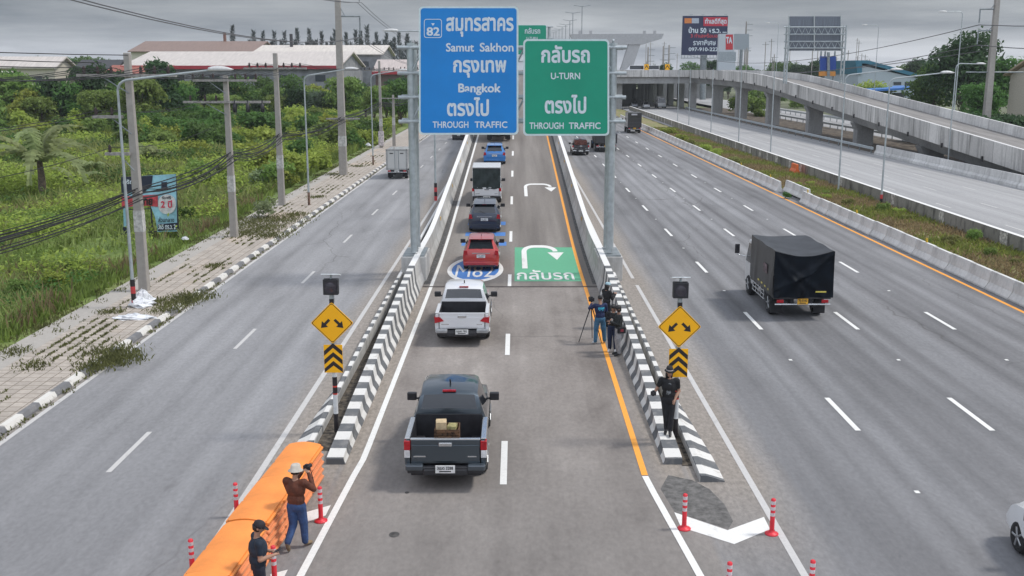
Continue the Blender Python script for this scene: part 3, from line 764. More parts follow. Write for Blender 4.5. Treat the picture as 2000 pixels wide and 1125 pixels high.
a = MB(); plate(a, rrect(1022, 76.5, 1190, 265, 8), YS, YS + .08); a.build('border_panel', M_SBORD, t)
a = MB(); plate(a, rrect(1025.5, 80, 1186.5, 261.5, 6), YS - .006, YS - .001); a.build('face', M_SGREEN, t)
words(t, Y, (("กลับรถ", 1057, 1152, 88, 123, .03), ("U-TURN", 1076, 1133, 142, 155, .02), ("ตรงไป", 1064, 1145, 185, 222, .03), ("THROUGH", 1034, 1101, 239, 252, .02), ("TRAFFIC", 1111, 1173, 239, 252, .02)), M_SWHITE)
# second gantry further up the ramp
Y2 = 140.0
t = thing('road_sign', 'far green U-turn sign peeping out between the two large signs', 'road sign')
a = MB(); plate(a, rrect(1004, 48.5, 1067.5, 107, 2), Y2, Y2 + .1); a.build('border_panel', M_SBORD, t)
a = MB(); plate(a, rrect(1005, 49.5, 1066.5, 106, 2), Y2 - .03, Y2 - .01); a.build('face', M_SGREEN, t)
words(t, Y2 - .06, (("กลับรถ", 1025, 1055, 54, 66, .02), ("U-TURN", 1028, 1050, 72, 77, .02)), M_SWHITE)
t = thing('sign_gantry', 'far steel gantry behind the two large signs', 'sign gantry')
a = MB(); hb2 = hz(Y2)
for x in (-4.9, 4.9): a.tube([(x, Y2 + .8, hb2), (x, Y2 + .8, P(1070, 53, Y2).z)], .2, 8)
for v in (52, 75, 96, 120): a.tube([(-5.4, Y2 + .5, P(1000, v, Y2).z), (5.4, Y2 + .5, P(1000, v, Y2).z)], .1, 6)
a.build('frame', M_GALV, t)
# backs of two signs on a gantry over the ramp
YB = 158.0
t = thing('sign_gantry', 'gantry over the flyover ramp showing the bare backs of two sign panels', 'sign gantry')
pb = mat('sign back sheet', (.17, .19, .225), .55, .2, .15, 2, stretch=(6, 1, .3))
for u0, u1 in ((1541, 1590.5), (1592, 1643)):
    a = MB(); plate(a, [(u0, 32), (u1, 32), (u1, 99), (u0, 99)], YB, YB + .12); a.build('panel', pb, t)
a = MB()
for u in (1541, 1590, 1642):
    p0, p1 = P(u, 30, YB - .3), P(u, 100, YB - .3); a.tube([p0, p1], .07, 6)
for v in (53, 67, 81, 94): a.tube([P(1531, v, YB - .8), P(1652, v, YB - .8)], .10, 6)
for v0, v1 in ((67, 53), (94, 81)):
    for i in range(8):
        u = 1541 + i * 12.7; a.tube([P(u, v0, YB - .8), P(u + 6.3, v1, YB - .8), P(u + 12.7, v0, YB - .8)], .05, 5)
a.build('truss', M_GALV, t)
for u in (1536, 1647):
    x = P(u, 100, YB).x; a = MB(); a.tube([(x, YB - .8, zt(158) - .05), (x, YB - .8, P(u, 50, YB).z)], .13, 8); a.tube([(x, YB + .6, zt(158) - .05), (x, YB + .6, P(u, 50, YB).z)], .13, 8)
    z = zt(158)
    while z < P(u, 50, YB).z - 1.5:
        a.tube([(x, YB - .8, z), (x, YB + .6, z + .8), (x, YB - .8, z + 1.6)], .05, 5); z += 1.6
    a.build('post', M_GALV, t)
# ================================================================== warning sign posts at the two noses
M_YSIGN = mat('yellow sign sheeting', (1.0, .48, .003), .45, var=.04, scale=1)
M_BLACKP = mat('black sign paint', (.018, .014, .016), .55)
M_PWHITE = mat('white post paint', (.62, .63, .63), .5, var=.1)
M_REDR = mat('red reflective tape', (.62, .06, .04), .5)
def warn_post(x, y, label):
    t = thing('warning_sign_post', label, 'road sign', (x, y, 0.0))
    z0 = .05
    bands = [(0, .5, M_BLACKP), (.5, 1.02, M_PWHITE), (1.02, 1.06, M_REDR), (1.06, 1.22, M_BLACKP), (1.22, 1.26, M_REDR), (1.26, 1.5, M_BLACKP), (1.5, 1.75, M_PWHITE)]
    a = MB(); mats_ = [M_BLACKP, M_PWHITE, M_REDR, M_GALV]
    for b0, b1, mm_ in bands: a.tube([(0, 0, z0 + b0), (0, 0, z0 + b1)], .062, 12, mats_.index(mm_), caps=False)
    a.tube([(0, 0, z0 + 1.75), (0, 0, 4.0)], .062, 12, 3)
    a.build('post', mats_, t)
    a = MB(); a.box(-.24, .24, -.085, -.065, 1.68, 2.42); a.box(-.07, .07, -.065, -.03, 1.8, 2.3); c = a.build('chevron_panel', M_YSIGN, t)
    a = MB()
    for k in range(3):
        zb = 1.70 + k * .235 - .02
        a.add([(-.235, -.087, max(1.685, zb - .02)), (0, -.087, zb + .19), (.235, -.087, max(1.685, zb - .02)), (.235, -.087, zb + .11), (0, -.087, zb + .315), (-.235, -.087, zb + .11)], [(0, 1, 4, 5), (1, 2, 3, 4)])
    a.build('chevrons', M_BLACKP, c)
    zc = 3.0; h = .53
    def diamond(s_, y0, y1, mb):
        pl = []
        for k in range(4):
            q_ = R(90 * k); cx_, cz_ = math.cos(q_) * (s_ - .05), math.sin(q_) * (s_ - .05)
            for e in (-30, 0, 30): pl.append((cx_ + .05 * math.cos(q_ + R(e)), cz_ + .05 * math.sin(q_ + R(e))))
        mb.prism(pl, lambda p, tt: (p[0], tt, zc + p[1]), y0, y1)
    a = MB(); diamond(h, -.09, -.07, a); d = a.build('diamond_panel', M_YSIGN, t)
    a = MB(); n_ = 12; outs = []
    for s_ in (h - .022, h - .042):
        for k in range(4):
            q_ = R(90 * k); cx_, cz_ = math.cos(q_) * (s_ - .05), math.sin(q_) * (s_ - .05)
            for e in (-30, 0, 30): outs.append((cx_ + .05 * math.cos(q_ + R(e)), -.093, zc + cz_ + .05 * math.sin(q_ + R(e))))
    a.add(outs, [(i, (i + 1) % 12, 12 + (i + 1) % 12, 12 + i) for i in range(12)]); a.build('border_line', M_BLACKP, d)
    a = MB()
    for s_ in (-1, 1):                       # two arrows pointing down and outwards
        def ar(px, pz): 
            c_, s2 = math.cos(R(45)), math.sin(R(45)); xx, zz = px * c_ + pz * s2, -px * s2 + pz * c_
            return (s_ * (.165 + xx), -.094, zc - .01 + zz)
        a.add([ar(-.14, -.035), (ar(.02, -.035)), ar(.02, .035), ar(-.14, .035)], [(0, 1, 2, 3)])
        a.add([ar(.02, -.11), ar(.17, 0), ar(.02, .11)], [(0, 1, 2)])
    a.build('split_arrows', M_BLACKP, d)
    a = MB(); a.box(-.055, .055, -.075, .075, 3.5, 3.62); a.build('clamp', M_BLACKP, t)
    a = MB(); a.box(-.19, .19, -.14, .06, 3.74, 4.14); f = a.build('flasher_box', M_BLK, t, bevel=.015)
    a = MB(); a.lathe([(.15, -.155), (.15, -.141)], 20, (0, 0, 3.94), 'y'); a.lathe([(.001, -.175), (.07, -.168), (.125, -.1545)], 20, (0, 0, 3.94), 'y'); a.build('lens', mat('smoked lens', (.05, .045, .055), .15), f)
    a = MB(); Mx = Matrix.Translation((0, .02, 4.24)) @ Matrix.Rotation(R(-14), 4, 'X')
    a.box(-.23, .23, -.16, .16, -.012, .012, 0, Mx); s = a.build('solar_panel', mat('solar frame', (.75, .78, .78), .4), t)
    a = MB(); a.box(-.21, .21, -.145, .145, .0125, .016, 0, Mx); a.build('cells', mat('solar cells', (.30, .33, .36), .12), s)
    a = MB(); a.tube([(0, 0, 4.0), (0, 0, 4.24)], .03, 8); a.build('stub', M_GALV, t)
warn_post(-4.60, 25.9, 'yellow split-arrow warning post with solar flasher at the left barrier nose')
warn_post(4.22, 25.5, 'yellow split-arrow warning post with solar flasher beside the man in black')
# ================================================================== poles, lamps and cables
M_REDB = mat('red band paint', (.5, .045, .05), .6)
M_INS = mat('dark insulator', (.05, .03, .028), .35)
M_LAMP = mat('lamp head shell', (.58, .58, .57), .4, var=.08)
def concrete_pole(x, y, h, r0, label, arms=(), group=None, wrap=None):
    t = thing('utility_pole', label, 'utility pole', (x, y, .1), 0, group)
    a = MB(); a.loft([[(-r0, -r0, -.2), (r0, -r0, -.2), (r0, r0, -.2), (-r0, r0, -.2)], [(-r0 * .62, -r0 * .62, h), (r0 * .62, -r0 * .62, h), (r0 * .62, r0 * .62, h), (-r0 * .62, r0 * .62, h)]])
    a.build('pole', M_POLEC, t, bevel=.03)
    rr = lambda z: r0 * (1 - .38 * z / h) + .006
    for zb in (2.6, ):
        r1, r2 = rr(zb), rr(zb + .9); a = MB(); a.loft([[(-r1, -r1, zb), (r1, -r1, zb), (r1, r1, zb), (-r1, r1, zb)], [(-r2, -r2, zb + .9), (r2, -r2, zb + .9), (r2, r2, zb + .9), (-r2, r2, zb + .9)]], caps=False)
        a.build('painted_band', mat('whitewash', (.52, .51, .48), .8, var=.2), t)
    for z, x0, x1, ins, hang in arms:
        c = MB().box(x0, x1, -r0 - .12, -r0 * .5, z - .06, z + .06).build('crossarm', mat('weathered crossarm', (.33, .31, .29), .8, var=.2), t)
        for xi in ins: MB().lathe([(.02, 0), (.05, .02), (.09, .05), (.05, .09), (.085, .14), (.05, .18), (.075, .22), (.02, .32)], 8, (xi, -r0 - .06, z + .06), 'z').build('insulator', M_INS, c)
        for xi in hang: MB().lathe([(.07, -.55), (.11, -.52), (.11, -.12), (.05, -.1), (.04, .1)], 8, (xi, -r0 - .1, z), 'z').build('fuse_cutout', M_BLK, c)
        MB().tube([(x0 * .55, -r0 * .8, z), (0, -r0 * .8, z - .7)], .025, 5).build('brace', M_GALVD, c)
    if wrap: MB().box(-r0 - .1, r0 + .1, -r0 - .1, r0 + .1, .3, 2.0).build('poster_wrap', mat('pale poster', (.58, .52, .52), .7, var=.25, scale=4), t)
    return t
PA = G(283, 575); PC_ = G(458, 468); PD = G(551, 405); PE = G(671, 345); PH = G(745, 291); PI_ = G(770, 288); PJ = G(790, 285)
six = (-1.7, -1.15, -.6, .6, 1.15, 1.7)
concrete_pole(PA.x, PA.y, 9.9, .2, 'tall concrete utility pole by the torn billboard, its foot in plastic sheeting', ((9.0, -2.0, 2.0, six, ()), (7.35, -1.5, -.3, (-1.35, -.7), ()), (5.85, -1.1, -.1, (-.9,), ())))
concrete_pole(PC_.x, PC_.y, 8.9, .2, 'concrete utility pole with a row of black fuse cutouts hanging from its arm', ((8.65, -1.7, 1.7, six, ()), (7.5, -2.3, 2.4, (-1.9, -1.1, -.5), (.5, 1.2, 2.0))))
concrete_pole(PD.x, PD.y, 10.3, .22, 'concrete utility pole rising from the shrubby gap in the pavement', ((9.3, -2.1, 2.1, six, ()),))
tE = concrete_pole(PE.x, PE.y, 17.6, .34, 'tallest grey transmission pole on the left pavement, with a hanging insulator', ((5.0, -1.3, 1.6, (), ()),))
for z in (13.7, 16.6):
    c = MB().tube([(0, 0, z), (1.9, 0, z)], .07, 6).build('bracket_arm', M_GALVD, tE); MB().tube([(.1, 0, z + .9), (.6, 0, z)], .04, 5).build('brace', M_GALVD, c)
    MB().lathe([(.03, 0)] + [(r_, -.12 * k - d_) for k in range(1, 13) for r_, d_ in ((.04, 0), (.10, .04), (.04, .08))] + [(.02, -1.75)], 6, (1.85, 0, z), 'z').build('insulator_string', M_GALVD, c)
concrete_pole(PH.x, PH.y, 10.2, .2, 'concrete utility pole with a pale poster wrapped round its foot', ((9.1, -1.8, 1.8, six, ()),), wrap=True)
concrete_pole(PI_.x, PI_.y, 6.2, .2, 'short plain concrete pole beyond the poster-wrapped one', ((5.8, -1.4, 1.2, (), ()),))
concrete_pole(PJ.x, PJ.y + 14, 9.8, .2, 'farthest concrete utility pole, just left of the gantry post', ((9.2, -1.8, 1.8, six, ()),))
concrete_pole(-15.9, 23.0, 10.0, .2, 'near concrete utility pole just outside the left edge of the view', ((9.0, -2.0, 2.0, six, ()),))
def lamp(x, y, z0, h, arm, dz, label, bands=0, group=None, rust=False, r=.075, big=False):
    t = thing('street_lamp', label, 'street lamp', (x, y, z0), 0, group)
    a = MB(); a.tube([(0, 0, 0), (0, 0, h * .5), (0, 0, h)], [r, r * .8, r * .62], 10); a.build('pole', M_GALV, t)
    if rust: MB().tube([(0, 0, 0), (0, 0, .95)], r + .012, 10).build('rusty_foot', mat('rust', (.2, .12, .085), .9, var=.35), t)
    for k in range(bands): MB().tube([(0, 0, .05 + .28 * k), (0, 0, .33 + .28 * k)], r + .02, 10).build('painted_band', (M_REDB, M_BLACKP)[k % 2], t)
    if arm:
        s = 1 if arm > 0 else -1
        pts = [(0, 0, h - .05)] + [(s * .45 * (1 - math.cos(q_)), 0, h - .05 + .4 * math.sin(q_)) for q_ in [R(20 * k) for k in range(1, 5)]] + [(arm, 0, h + dz)]
        MB().tube(pts, [.05] * (len(pts) - 1) + [.035], 8).build('arm', M_GALV, t)
        k = 1.25 if big else 1
        a = MB(); n_ = 10; secs = []
        for i in range(9):
            f = i / 8; w_ = .17 * k * math.sin(math.pi * min(1, .12 + f * .95)) ** .6 + .01
            secs.append([(arm - s * .12 + s * f * .95 * k, math.cos(q_) * w_, h + dz + .02 + max(-.05, math.sin(q_) * w_ * .75)) for q_ in [2 * math.pi * j / n_ for j in range(n_)]])
        a.loft(secs, sm=True); a.build('lamp_head', M_LAMP, t)
    return t
PB = G(263, 607); lamp(PB.x, PB.y, .1, 8.5, 3.6, .72, 'silver street lamp with red and black bands beside the billboard pole', 4)
p = G(604, 405); lamp(p.x, p.y, .1, 8.5, 2.9, .75, 'thin street lamp with a rusty foot on the weedy pavement', 0, None, True)
p = G(729, 325); lamp(p.x, p.y, .1, 8.4, 2.9, .75, 'thin street lamp on the pavement left of the white truck', 0, None, True)
lamp(-4.86, 66, 1.1, 10.2, -2.3, .35, 'street lamp with red and black foot bands on the left ramp barrier', 4)
lamp(-4.86 + .4, 121, 3.4, 10.2, -2.3, .35, 'far banded street lamp on the left ramp barrier near the blue sign', 4)
fn = MB
for k, (u, v, h, arm, lb) in enumerate(((1720, 405, 8.4, 3.5, 'nearest median lamp pole, its foot painted with dark bands'), (1637, 376, 8.6, 3.5, 'second median lamp pole, slim and grey'), (1504, 312, 9.2, 3.0, 'third median lamp pole, slim and grey'), (1442, 287, 9.2, 3.0, 'fourth median lamp pole, slim and grey'),
        (1388, 265, 9.4, 2.6, 'fifth median lamp pole, before the flyover piers'), (1345, 250, 9.4, 2.4, 'sixth median lamp pole, before the flyover'), (1323, 244, 9.4, 2.2, 'farthest median lamp pole, against the dark underpass'))):
    p = G(u, v); lamp(p.x, p.y, 0, h, arm if k < 2 else 0, .7, lb, 3 if k == 0 else 0, None, False, .075)
lamp(42.5, 81, 0, 8.9, -1.9, .5, 'large lamp head reaching in over the ramp from the right edge', 0, None, False, .08, True)
p = P(1864, 214, 118); lamp(p.x, p.y, 0, 15.2, -1.9, .3, 'tall lamp pole behind the ramp in front of the big tree', 0)
p = P(1868, 125, 100); lamp(p.x, p.y, 0, p.z - .3, 2.0, .3, 'low lamp beside the tall lamp pole, its arm reaching right', 0)
p = P(1708, 170, 190); lamp(p.x, p.y, 0, 16.6, -2.2, .4, 'lamp pole with a left arm standing right of the sign backs', 0)
p = P(1516, 140, 250); lamp(p.x, p.y, 0, 19.5, -2.2, .4, 'lamp pole with a left arm standing left of the sign backs', 0)
for k, (u, v, Yl) in enumerate(((1137, 12, 300), (1119, 25, 330), (1113, 40, 370), (1105, 48, 410), (1098, 52, 460), (1092, 57, 520), (1086, 60, 590), (1081, 63, 660))):
    p = P(u, v, Yl); a = MB(); a.tube([(0, 0, 0), (0, 0, p.z)], .11, 6); hd = .8 + Yl * .002
    t = thing('street_lamp', 'faint twin-armed lamp pole in the line above the green sign', 'street lamp', (p.x, p.y, 0), 0, 'distant twin-armed lamp poles')
    a.build('pole', M_GALVD, t); MB().tube([(-2.4, 0, p.z + .25), (0, 0, p.z - .1), (2.4, 0, p.z + .25)], .09, 6).build('twin_arm', M_GALVD, t)
# transmission pole on the right
p = P(1926, 235, 130); tr = thing('utility_pole', 'tallest grey transmission pole at the right, with three bracket arms', 'utility pole', (p.x, p.y, 0))
MB().loft([[(-.42, -.42, 0), (.42, -.42, 0), (.42, .42, 0), (-.42, .42, 0)], [(-.24, -.24, 21), (.24, -.24, 21), (.24, .24, 21), (-.24, .24, 21)]]).build('pole', M_POLEC, tr, bevel=.03)
for v in (18, 60, 141):
    z = P(1930, v, 130).z; c = MB().tube([(-2.0 if v < 100 else -3, 0, z), (0 if v < 100 else 4, 0, z)], .09, 6).build('bracket_arm', M_GALVD, tr)
    if v < 100: MB().tube([(-.7, 0, z), (-.1, 0, z + .8)], .05, 5).build('brace', M_GALVD, c); MB().tube([(-1.95, 0, z), (-1.95, 0, z - 1.6)], .09, 6).build('insulator_string', M_GALVD, c)
M_CAB = mat('black cable', (.014, .014, .016), .7); M_WIRE = mat('grey wire', (.10, .10, .105), .6)
def cable(p0, p1, sag, r, n=12):
    p0, p1 = Vector(p0), Vector(p1); pts = []
    for i in range(n + 1):
        f = i / n; q_ = p0.lerp(p1, f); q_.z -= sag * 4 * f * (1 - f); pts.append(q_)
    return pts
nodes = [(-15.9, 23.0, 4.55), (PA.x + .2, PA.y, 4.3), (PC_.x + .2, PC_.y, 4.65), (PD.x + .25, PD.y, 4.85), (PE.x + .2, PE.y, 5.05), (PH.x, PH.y, 5.3), (PJ.x, PJ.y + 14, 5.4)]
nodes = [(-16.3, 3.0, 4.7)] + nodes
a = MB()
for s in range(9):
    dx, dz, sg = random.uniform(-.28, .28), random.uniform(-.25, .25), random.uniform(.15, .55)
    for p0, p1 in zip(nodes[:-1], nodes[1:]):
        a.tube(cable((p0[0] + dx, p0[1], p0[2] + dz), (p1[0] + dx, p1[1], p1[2] + dz), sg * random.uniform(.8, 1.2), 0, 10), random.choice((.018, .026, .035)), 5, caps=False)
tag(a.build('cable_bundle', M_CAB), 'thick sagging bundle of black telephone cables strung between the left poles', 'cables')
a = MB(); pl = [(-15.9, 3, 9.2), (-15.9, 23, 9.3), (PA.x, PA.y, 9.4), (PC_.x, PC_.y, 9.1), (PD.x, PD.y, 9.7), (PH.x, PH.y, 9.5), (PJ.x, PJ.y + 14, 9.5)]
for dx in six:
    for p0, p1 in zip(pl[:-1], pl[1:]): a.tube(cable((p0[0] + dx, p0[1], p0[2]), (p1[0] + dx, p1[1], p1[2]), .35, 0, 8), .014, 4, caps=False)
for dx, z in ((-1.35, 7.7), (-.7, 7.7), (-.9, 6.2)):
    for p0, p1 in zip(pl[:3], pl[1:4]): a.tube(cable((p0[0] + dx, p0[1], z), (p1[0] + dx, p1[1], z), .3, 0, 8), .013, 4, caps=False)
for x0, z0, z1, sg in ((-19.5, 10.4, 9.9, .3), (-20.6, 11.2, 9.6, .5), (-21.4, 10.7, 9.4, .4)): a.tube(cable((x0 - 3, 6, z0 + .4), (x0 + 4, 43, z1), sg, 0, 10), .016, 4, caps=False)
tag(a.build('power_lines', M_CAB), 'thin power lines running along the crossarms of the left poles', 'cables')
a = MB()
for k, z in enumerate((12.05, 14.95)):
    for d in (-.18, .18):
        a.tube(cable((PE.x + 1.85 + d, PE.y, z), (-13.4 + d, 8, z + 1.0), 1.6, 0, 16), .022, 5, caps=False)
        a.tube(cable((PE.x + 1.85 + d, PE.y, z), (-11.5 + d, 190, z - .2), 2.2, 0, 14), .022, 5, caps=False)
tag(a.build('high_voltage_lines', M_WIRE), 'pair of high voltage lines hanging from the tallest left pole', 'cables')
a = MB()
for v in (22, 62):
    z = P(1930, v, 130).z - 1.6; xq = tr.location.x - 1.95
    for zz in (z,):
        a.tube(cable((xq, 130, zz), (xq - 2, 330, zz - 1), 3.4, 0, 18), .05, 5, caps=False); a.tube(cable((xq, 130, zz), (xq + 1, 40, zz + .5), 1.5, 0, 10), .05, 5, caps=False)
z = P(1930, 100, 130).z; a.tube(cable((tr.location.x - 1.5, 130, z), (tr.location.x - 4, 340, z - 1), 2.6, 0, 14), .05, 5, caps=False)
tag(a.build('high_voltage_lines', M_WIRE), 'grey wires sweeping from the tallest right pole towards the distance', 'cables')
# many slender poles in the far right background
for k in range(26):
    u = random.choice((random.uniform(1262, 1330), random.uniform(1440, 1535), random.uniform(1540, 1720))); Yl = random.uniform(330, 600); vtop = random.uniform(70, 120)
    p = P(u, vtop, Yl); t = thing('utility_pole', 'slender far pole among the poles on the right skyline', 'utility pole', (p.x, p.y, 0), 0, 'slender poles on the right skyline')
    MB().tube([(0, 0, 0), (0, 0, p.z)], .16, 6).build('pole', M_POLEC, t)
    MB().tube([(-1.3, 0, p.z - 1), (1.3, 0, p.z - 1)], .09, 5).build('crossarm', M_GALVD, t)
for k, (u, v) in enumerate(((1307, 88), (1296, 90), (1458, 42), (1266, 92))):
    p = P(u, v, 420); t = thing('utility_pole', 'distant transmission pole with stacked side arms beside the billboard', 'utility pole', (p.x, p.y, 0), 0, 'distant transmission poles by the billboard')
    MB().tube([(0, 0, 0), (0, 0, p.z)], [.45, .28], 6).build('pole', M_POLEC, t)
    for j in range(3): MB().tube([(0, 0, p.z - 1 - 2.2 * j), (2.6, 0, p.z - 1 - 2.2 * j)], .12, 5).build('bracket_arm', M_GALVD, t)
# ================================================================== buildings and billboards
def tin(name, c, var=.12): return mat(name, c, .6, .1, var, 1.0, stretch=(6, .25, .25))
M_TIN = tin('pale tin roof', (.55, .50, .46)); M_TINB = tin('brown tin roof', (.24, .165, .135)); M_GREYW = mat('grey cladding', (.25, .255, .27), .8, var=.15, scale=.6)
M_TRIM = mat('red trim', (.42, .035, .05), .6); M_CREAM = mat('cream wall', (.52, .48, .40), .8, var=.12)
M_WIN = mat('window glass', (.05, .06, .07), .15)
def shed(label, x0, x1, y0, y1, ze, zr, mw, mr, trim=None, name='warehouse', base=-.6, doors=3):
    t = thing(name, label, 'building')
    ym = (y0 + y1) / 2
    a = MB(); a.loft([[(x, y0, base), (x, y1, base), (x, y1, ze), (x, ym, zr), (x, y0, ze)] for x in (x0, x1)]); a.build('wall', mw, t)
    a = MB(); oh = .8
    a.loft([[(x, y0 - oh, ze - .12), (x, ym, zr + .12), (x, y1 + oh, ze - .12), (x, y1 + oh, ze + .15), (x, ym, zr + .42), (x, y0 - oh, ze + .15)] for x in (x0 - oh, x1 + oh)]); a.build('roof', mr, t)
    if trim: MB().box(x0 - oh, x1 + oh, y0 - oh - .15, y0 - oh - .02, ze - .55, ze + .2).build('eave_trim', trim, t)
    n_ = max(2, int((x1 - x0) / 7))
    for i in range(n_):
        xx = x0 + (i + .5) * (x1 - x0) / n_; MB().box(xx - 1.1, xx + 1.1, y0 - .05, y0 - .01, ze - 3.2, ze - 1.8).build('window', M_WIN, t)
    for i in range(doors):
        xx = x0 + (i + .5) * (x1 - x0) / doors; MB().box(xx - 2, xx + 2, y0 - .07, y0 - .01, base, base + 4).build('door', M_GALVD, t)
    return t
shed('long pale-roofed warehouse with a red eave stripe behind the left trees', -84, -37.9, 231, 269, 9.9, 13.0, M_GREYW, M_TIN, M_TRIM)
t = shed('paler warehouse rising behind the red-striped one', -70, -35.6, 288, 318, 13.2, 15.6, M_GREYW, tin('cream tin roof', (.62, .57, .51)))
MB().tube([(-62, 300, 12), (-62, 300, 19)], .45, 8).build('chimney', M_STEELD, t)
shed('low warehouse with a pale roof next to the gantry post', -34.5, -14, 268, 290, 8.6, 11.4, mat('brown cladding', (.17, .12, .11), .8, var=.25), tin('rose tin roof', (.50, .43, .40)), M_TRIM)
t = shed('brown-roofed factory hall on the left skyline', -118, -80, 330, 362, 14.6, 17.8, M_CREAM, M_TINB)
MB().tube([(-93, 346, 16), (-93, 346, 21)], .5, 8).build('chimney', mat('brick chimney', (.22, .12, .09), .9), t)
MB().box(-38.1, -34.8, 252, 258, 3, 6.6).build('lean_to', M_CREAM, t) if False else None
for lb, x0, x1, y0, ze, zr, mr in (('small pale-roofed house at the far left edge', -100, -84, 172, 6.8, 8.6, M_TIN), ('weathered house with a grey roof in the left skyline', -112, -97, 225, 9.6, 11.6, M_TIN), ('dark-roofed house beside the pale ones on the left skyline', -95, -87, 232, 9.2, 11.0, M_STEELD), ('low red-roofed house behind the left trees', -86, -74, 226, 8.2, 9.8, tin('red tin roof', (.30, .10, .07)))):
    shed(lb, x0, x1, y0, y0 + 10, ze, zr, M_CREAM, mr, None, 'house', doors=1)
# blue shed on the right
M_TEAL = mat('teal cladding', (.035, .17, .25), .6, var=.1); M_PALEW = mat('pale blue wall', (.42, .48, .52), .8, var=.08)
Yb = 262
t = thing('warehouse', 'pale warehouse with a teal sloping roof edge behind the ramp', 'building')
q = lambda u, v: P(u, v, Yb)
def slab2(pts, y0, y1, nm, m): a = MB(); a.prism([(q(u, v).x, q(u, v).z) for u, v in pts], lambda p, tt: (p[0], tt, p[1]), y0, y1); return a.build(nm, m, t)
slab2([(1676, 126), (1806, 156), (1806, 220), (1676, 220)], Yb, Yb + 30, 'wall', M_PALEW)
slab2([(1669, 118), (1695, 118), (1812, 150), (1812, 157), (1690, 124), (1682, 124), (1682, 145), (1674, 145)], Yb - .6, Yb + 30.4, 'roof', M_TEAL)
for k in range(3): slab2([(1745 + 22 * k, 160), (1760 + 22 * k, 160), (1760 + 22 * k, 166), (1745 + 22 * k, 166)], Yb - .1, Yb - .02, 'window', M_WIN)
Yb = 205; t = thing('canopy', 'long blue-roofed canopy below the teal warehouse', 'building')
slab2([(1680, 176), (1812, 169), (1812, 173), (1680, 180)], Yb, Yb + 14, 'roof', mat('blue sheet roof', (.04, .17, .48), .5, var=.1)); 
for k in range(5): slab2([(1688 + 28 * k, 179), (1690 + 28 * k, 179), (1690 + 28 * k, 214), (1688 + 28 * k, 214)], Yb + 1, Yb + 1.3, 'post', M_GALVD)
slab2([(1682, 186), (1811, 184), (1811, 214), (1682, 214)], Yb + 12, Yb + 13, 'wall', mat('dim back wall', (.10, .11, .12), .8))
t = shed('cream shop with a green awning and maroon front at the right edge', 78, 92, 152, 166, 8.4, 10.8, M_CREAM, tin('tan roof', (.42, .33, .23)), None, 'shop', -.6, 2)
MB().box(77, 92, 150.4, 151.9, 6.9, 7.6).build('awning', mat('green awning', (.10, .32, .16), .6), t); MB().box(77.5, 91.5, 151.7, 151.95, 1.5, 6.7).build('shop_front', mat('maroon front', (.14, .03, .04), .7, var=.3), t)
# big navy billboard
Yq = 330
t = thing('billboard', 'large navy advertising billboard on a post above the flyover', 'billboard')
def pl4(u0, v0, u1, v1, nm, m, y, th=.1, par=None, sl=0):
    a = MB(); plate(a, [(u0, v0), (u1, v0), (u1 - sl, v1), (u0 - sl, v1)], y, y + th); return a.build(nm, m, par or t)
M_NAVY = mat('navy print', (.018, .026, .075), .55, var=.08)
pl4(1334, 31, 1422, 107.5, 'panel', M_NAVY, Yq, .8, sl=3)
pl4(1337, 35.5, 1351, 45.5, 'orange_block', mat('orange print', (.72, .23, .05), .6), Yq - .06, .05); pl4(1351.3, 35.5, 1365, 45.5, 'grey_block', mat('grey print', (.45, .50, .58), .6), Yq - .06, .05)
pl4(1374, 33.5, 1421, 51, 'red_strip', mat('red print', (.58, .03, .06), .6), Yq - .06, .05)
words(t, Yq - .1, (("ทำเลดีที่สุด", 1377, 1419, 35, 49.5, .03), ("บ้าน 50 ตร.ว. ...", 1345, 1419, 52.5, 64.5, .035), ("ราคาพิเศษ", 1354, 1398, 78, 88.5, .02), ("097-910-2222", 1345, 1408, 92.5, 100, .025)), M_SWHITE)
a = MB(); ptext(a, "3 ทำเลพร้อมอยู่", 1349, 1407, 65, 76, Yq - .1, .025); a.build('red_lettering', mat('red lettering', (.52, .05, .07), .6), t)
a = MB(); a.tube([P(1374, 108, Yq + 1), (P(1374, 150, Yq + 1).x, Yq + 1, 0)], 1.0, 12); a.build('post', M_GALVD, t)
a = MB()
for k in range(15): a.tube([P(1331 + k * 6.2, 107.6, Yq - .2), P(1331 + k * 6.2, 113.5, Yq - .2)], .09, 5)
a.tube([P(1330, 113.5, Yq - .2), P(1420, 113.5, Yq - .2)], .12, 5); a.build('catwalk', M_GALVD, t)
for u in (1345, 1368, 1391, 1412): MB().box(P(u, 30, Yq).x, P(u + 7, 30, Yq).x, Yq - 1.4, Yq - .9, P(u, 30, Yq).z, P(u, 28.5, Yq).z).build('flood_lamp', M_GALV, t)
Yq = 300; t = thing('pylon_sign', 'pale pylon sign with a red panel reading TA in front of the billboard', 'sign')
a = MB(); plate(a, [(1405, 66), (1432, 66), (1437, 138), (1402, 138)], Yq, Yq + 2); a.build('body', mat('pale pylon', (.50, .54, .57), .6, var=.06), t)
pl4(1417.5, 67.5, 1431.5, 97, 'red_panel', mat('red sign panel', (.55, .035, .045), .5), Yq - .08, .07)
a = MB(); ptext(a, "TA", 1418, 1430, 72, 85, Yq - .12, .04); a.build('lettering', M_SWHITE, t)
pl4(1403.5, 101, 1437.5, 119, 'grey_panel', mat('grey cladding panel', (.33, .37, .39), .6), Yq - .06, .05)
Yq = 380; t = thing('billboard', 'blank grey billboard seen right of the pylon sign', 'billboard'); pl4(1434, 66, 1463, 97, 'panel', mat('blank board', (.36, .40, .43), .6), Yq, .5)
a = MB(); a.tube([P(1448, 97, Yq + .3), (P(1448, 97, Yq).x, Yq + .3, 0)], .6, 8); a.build('post', M_GALVD, t)
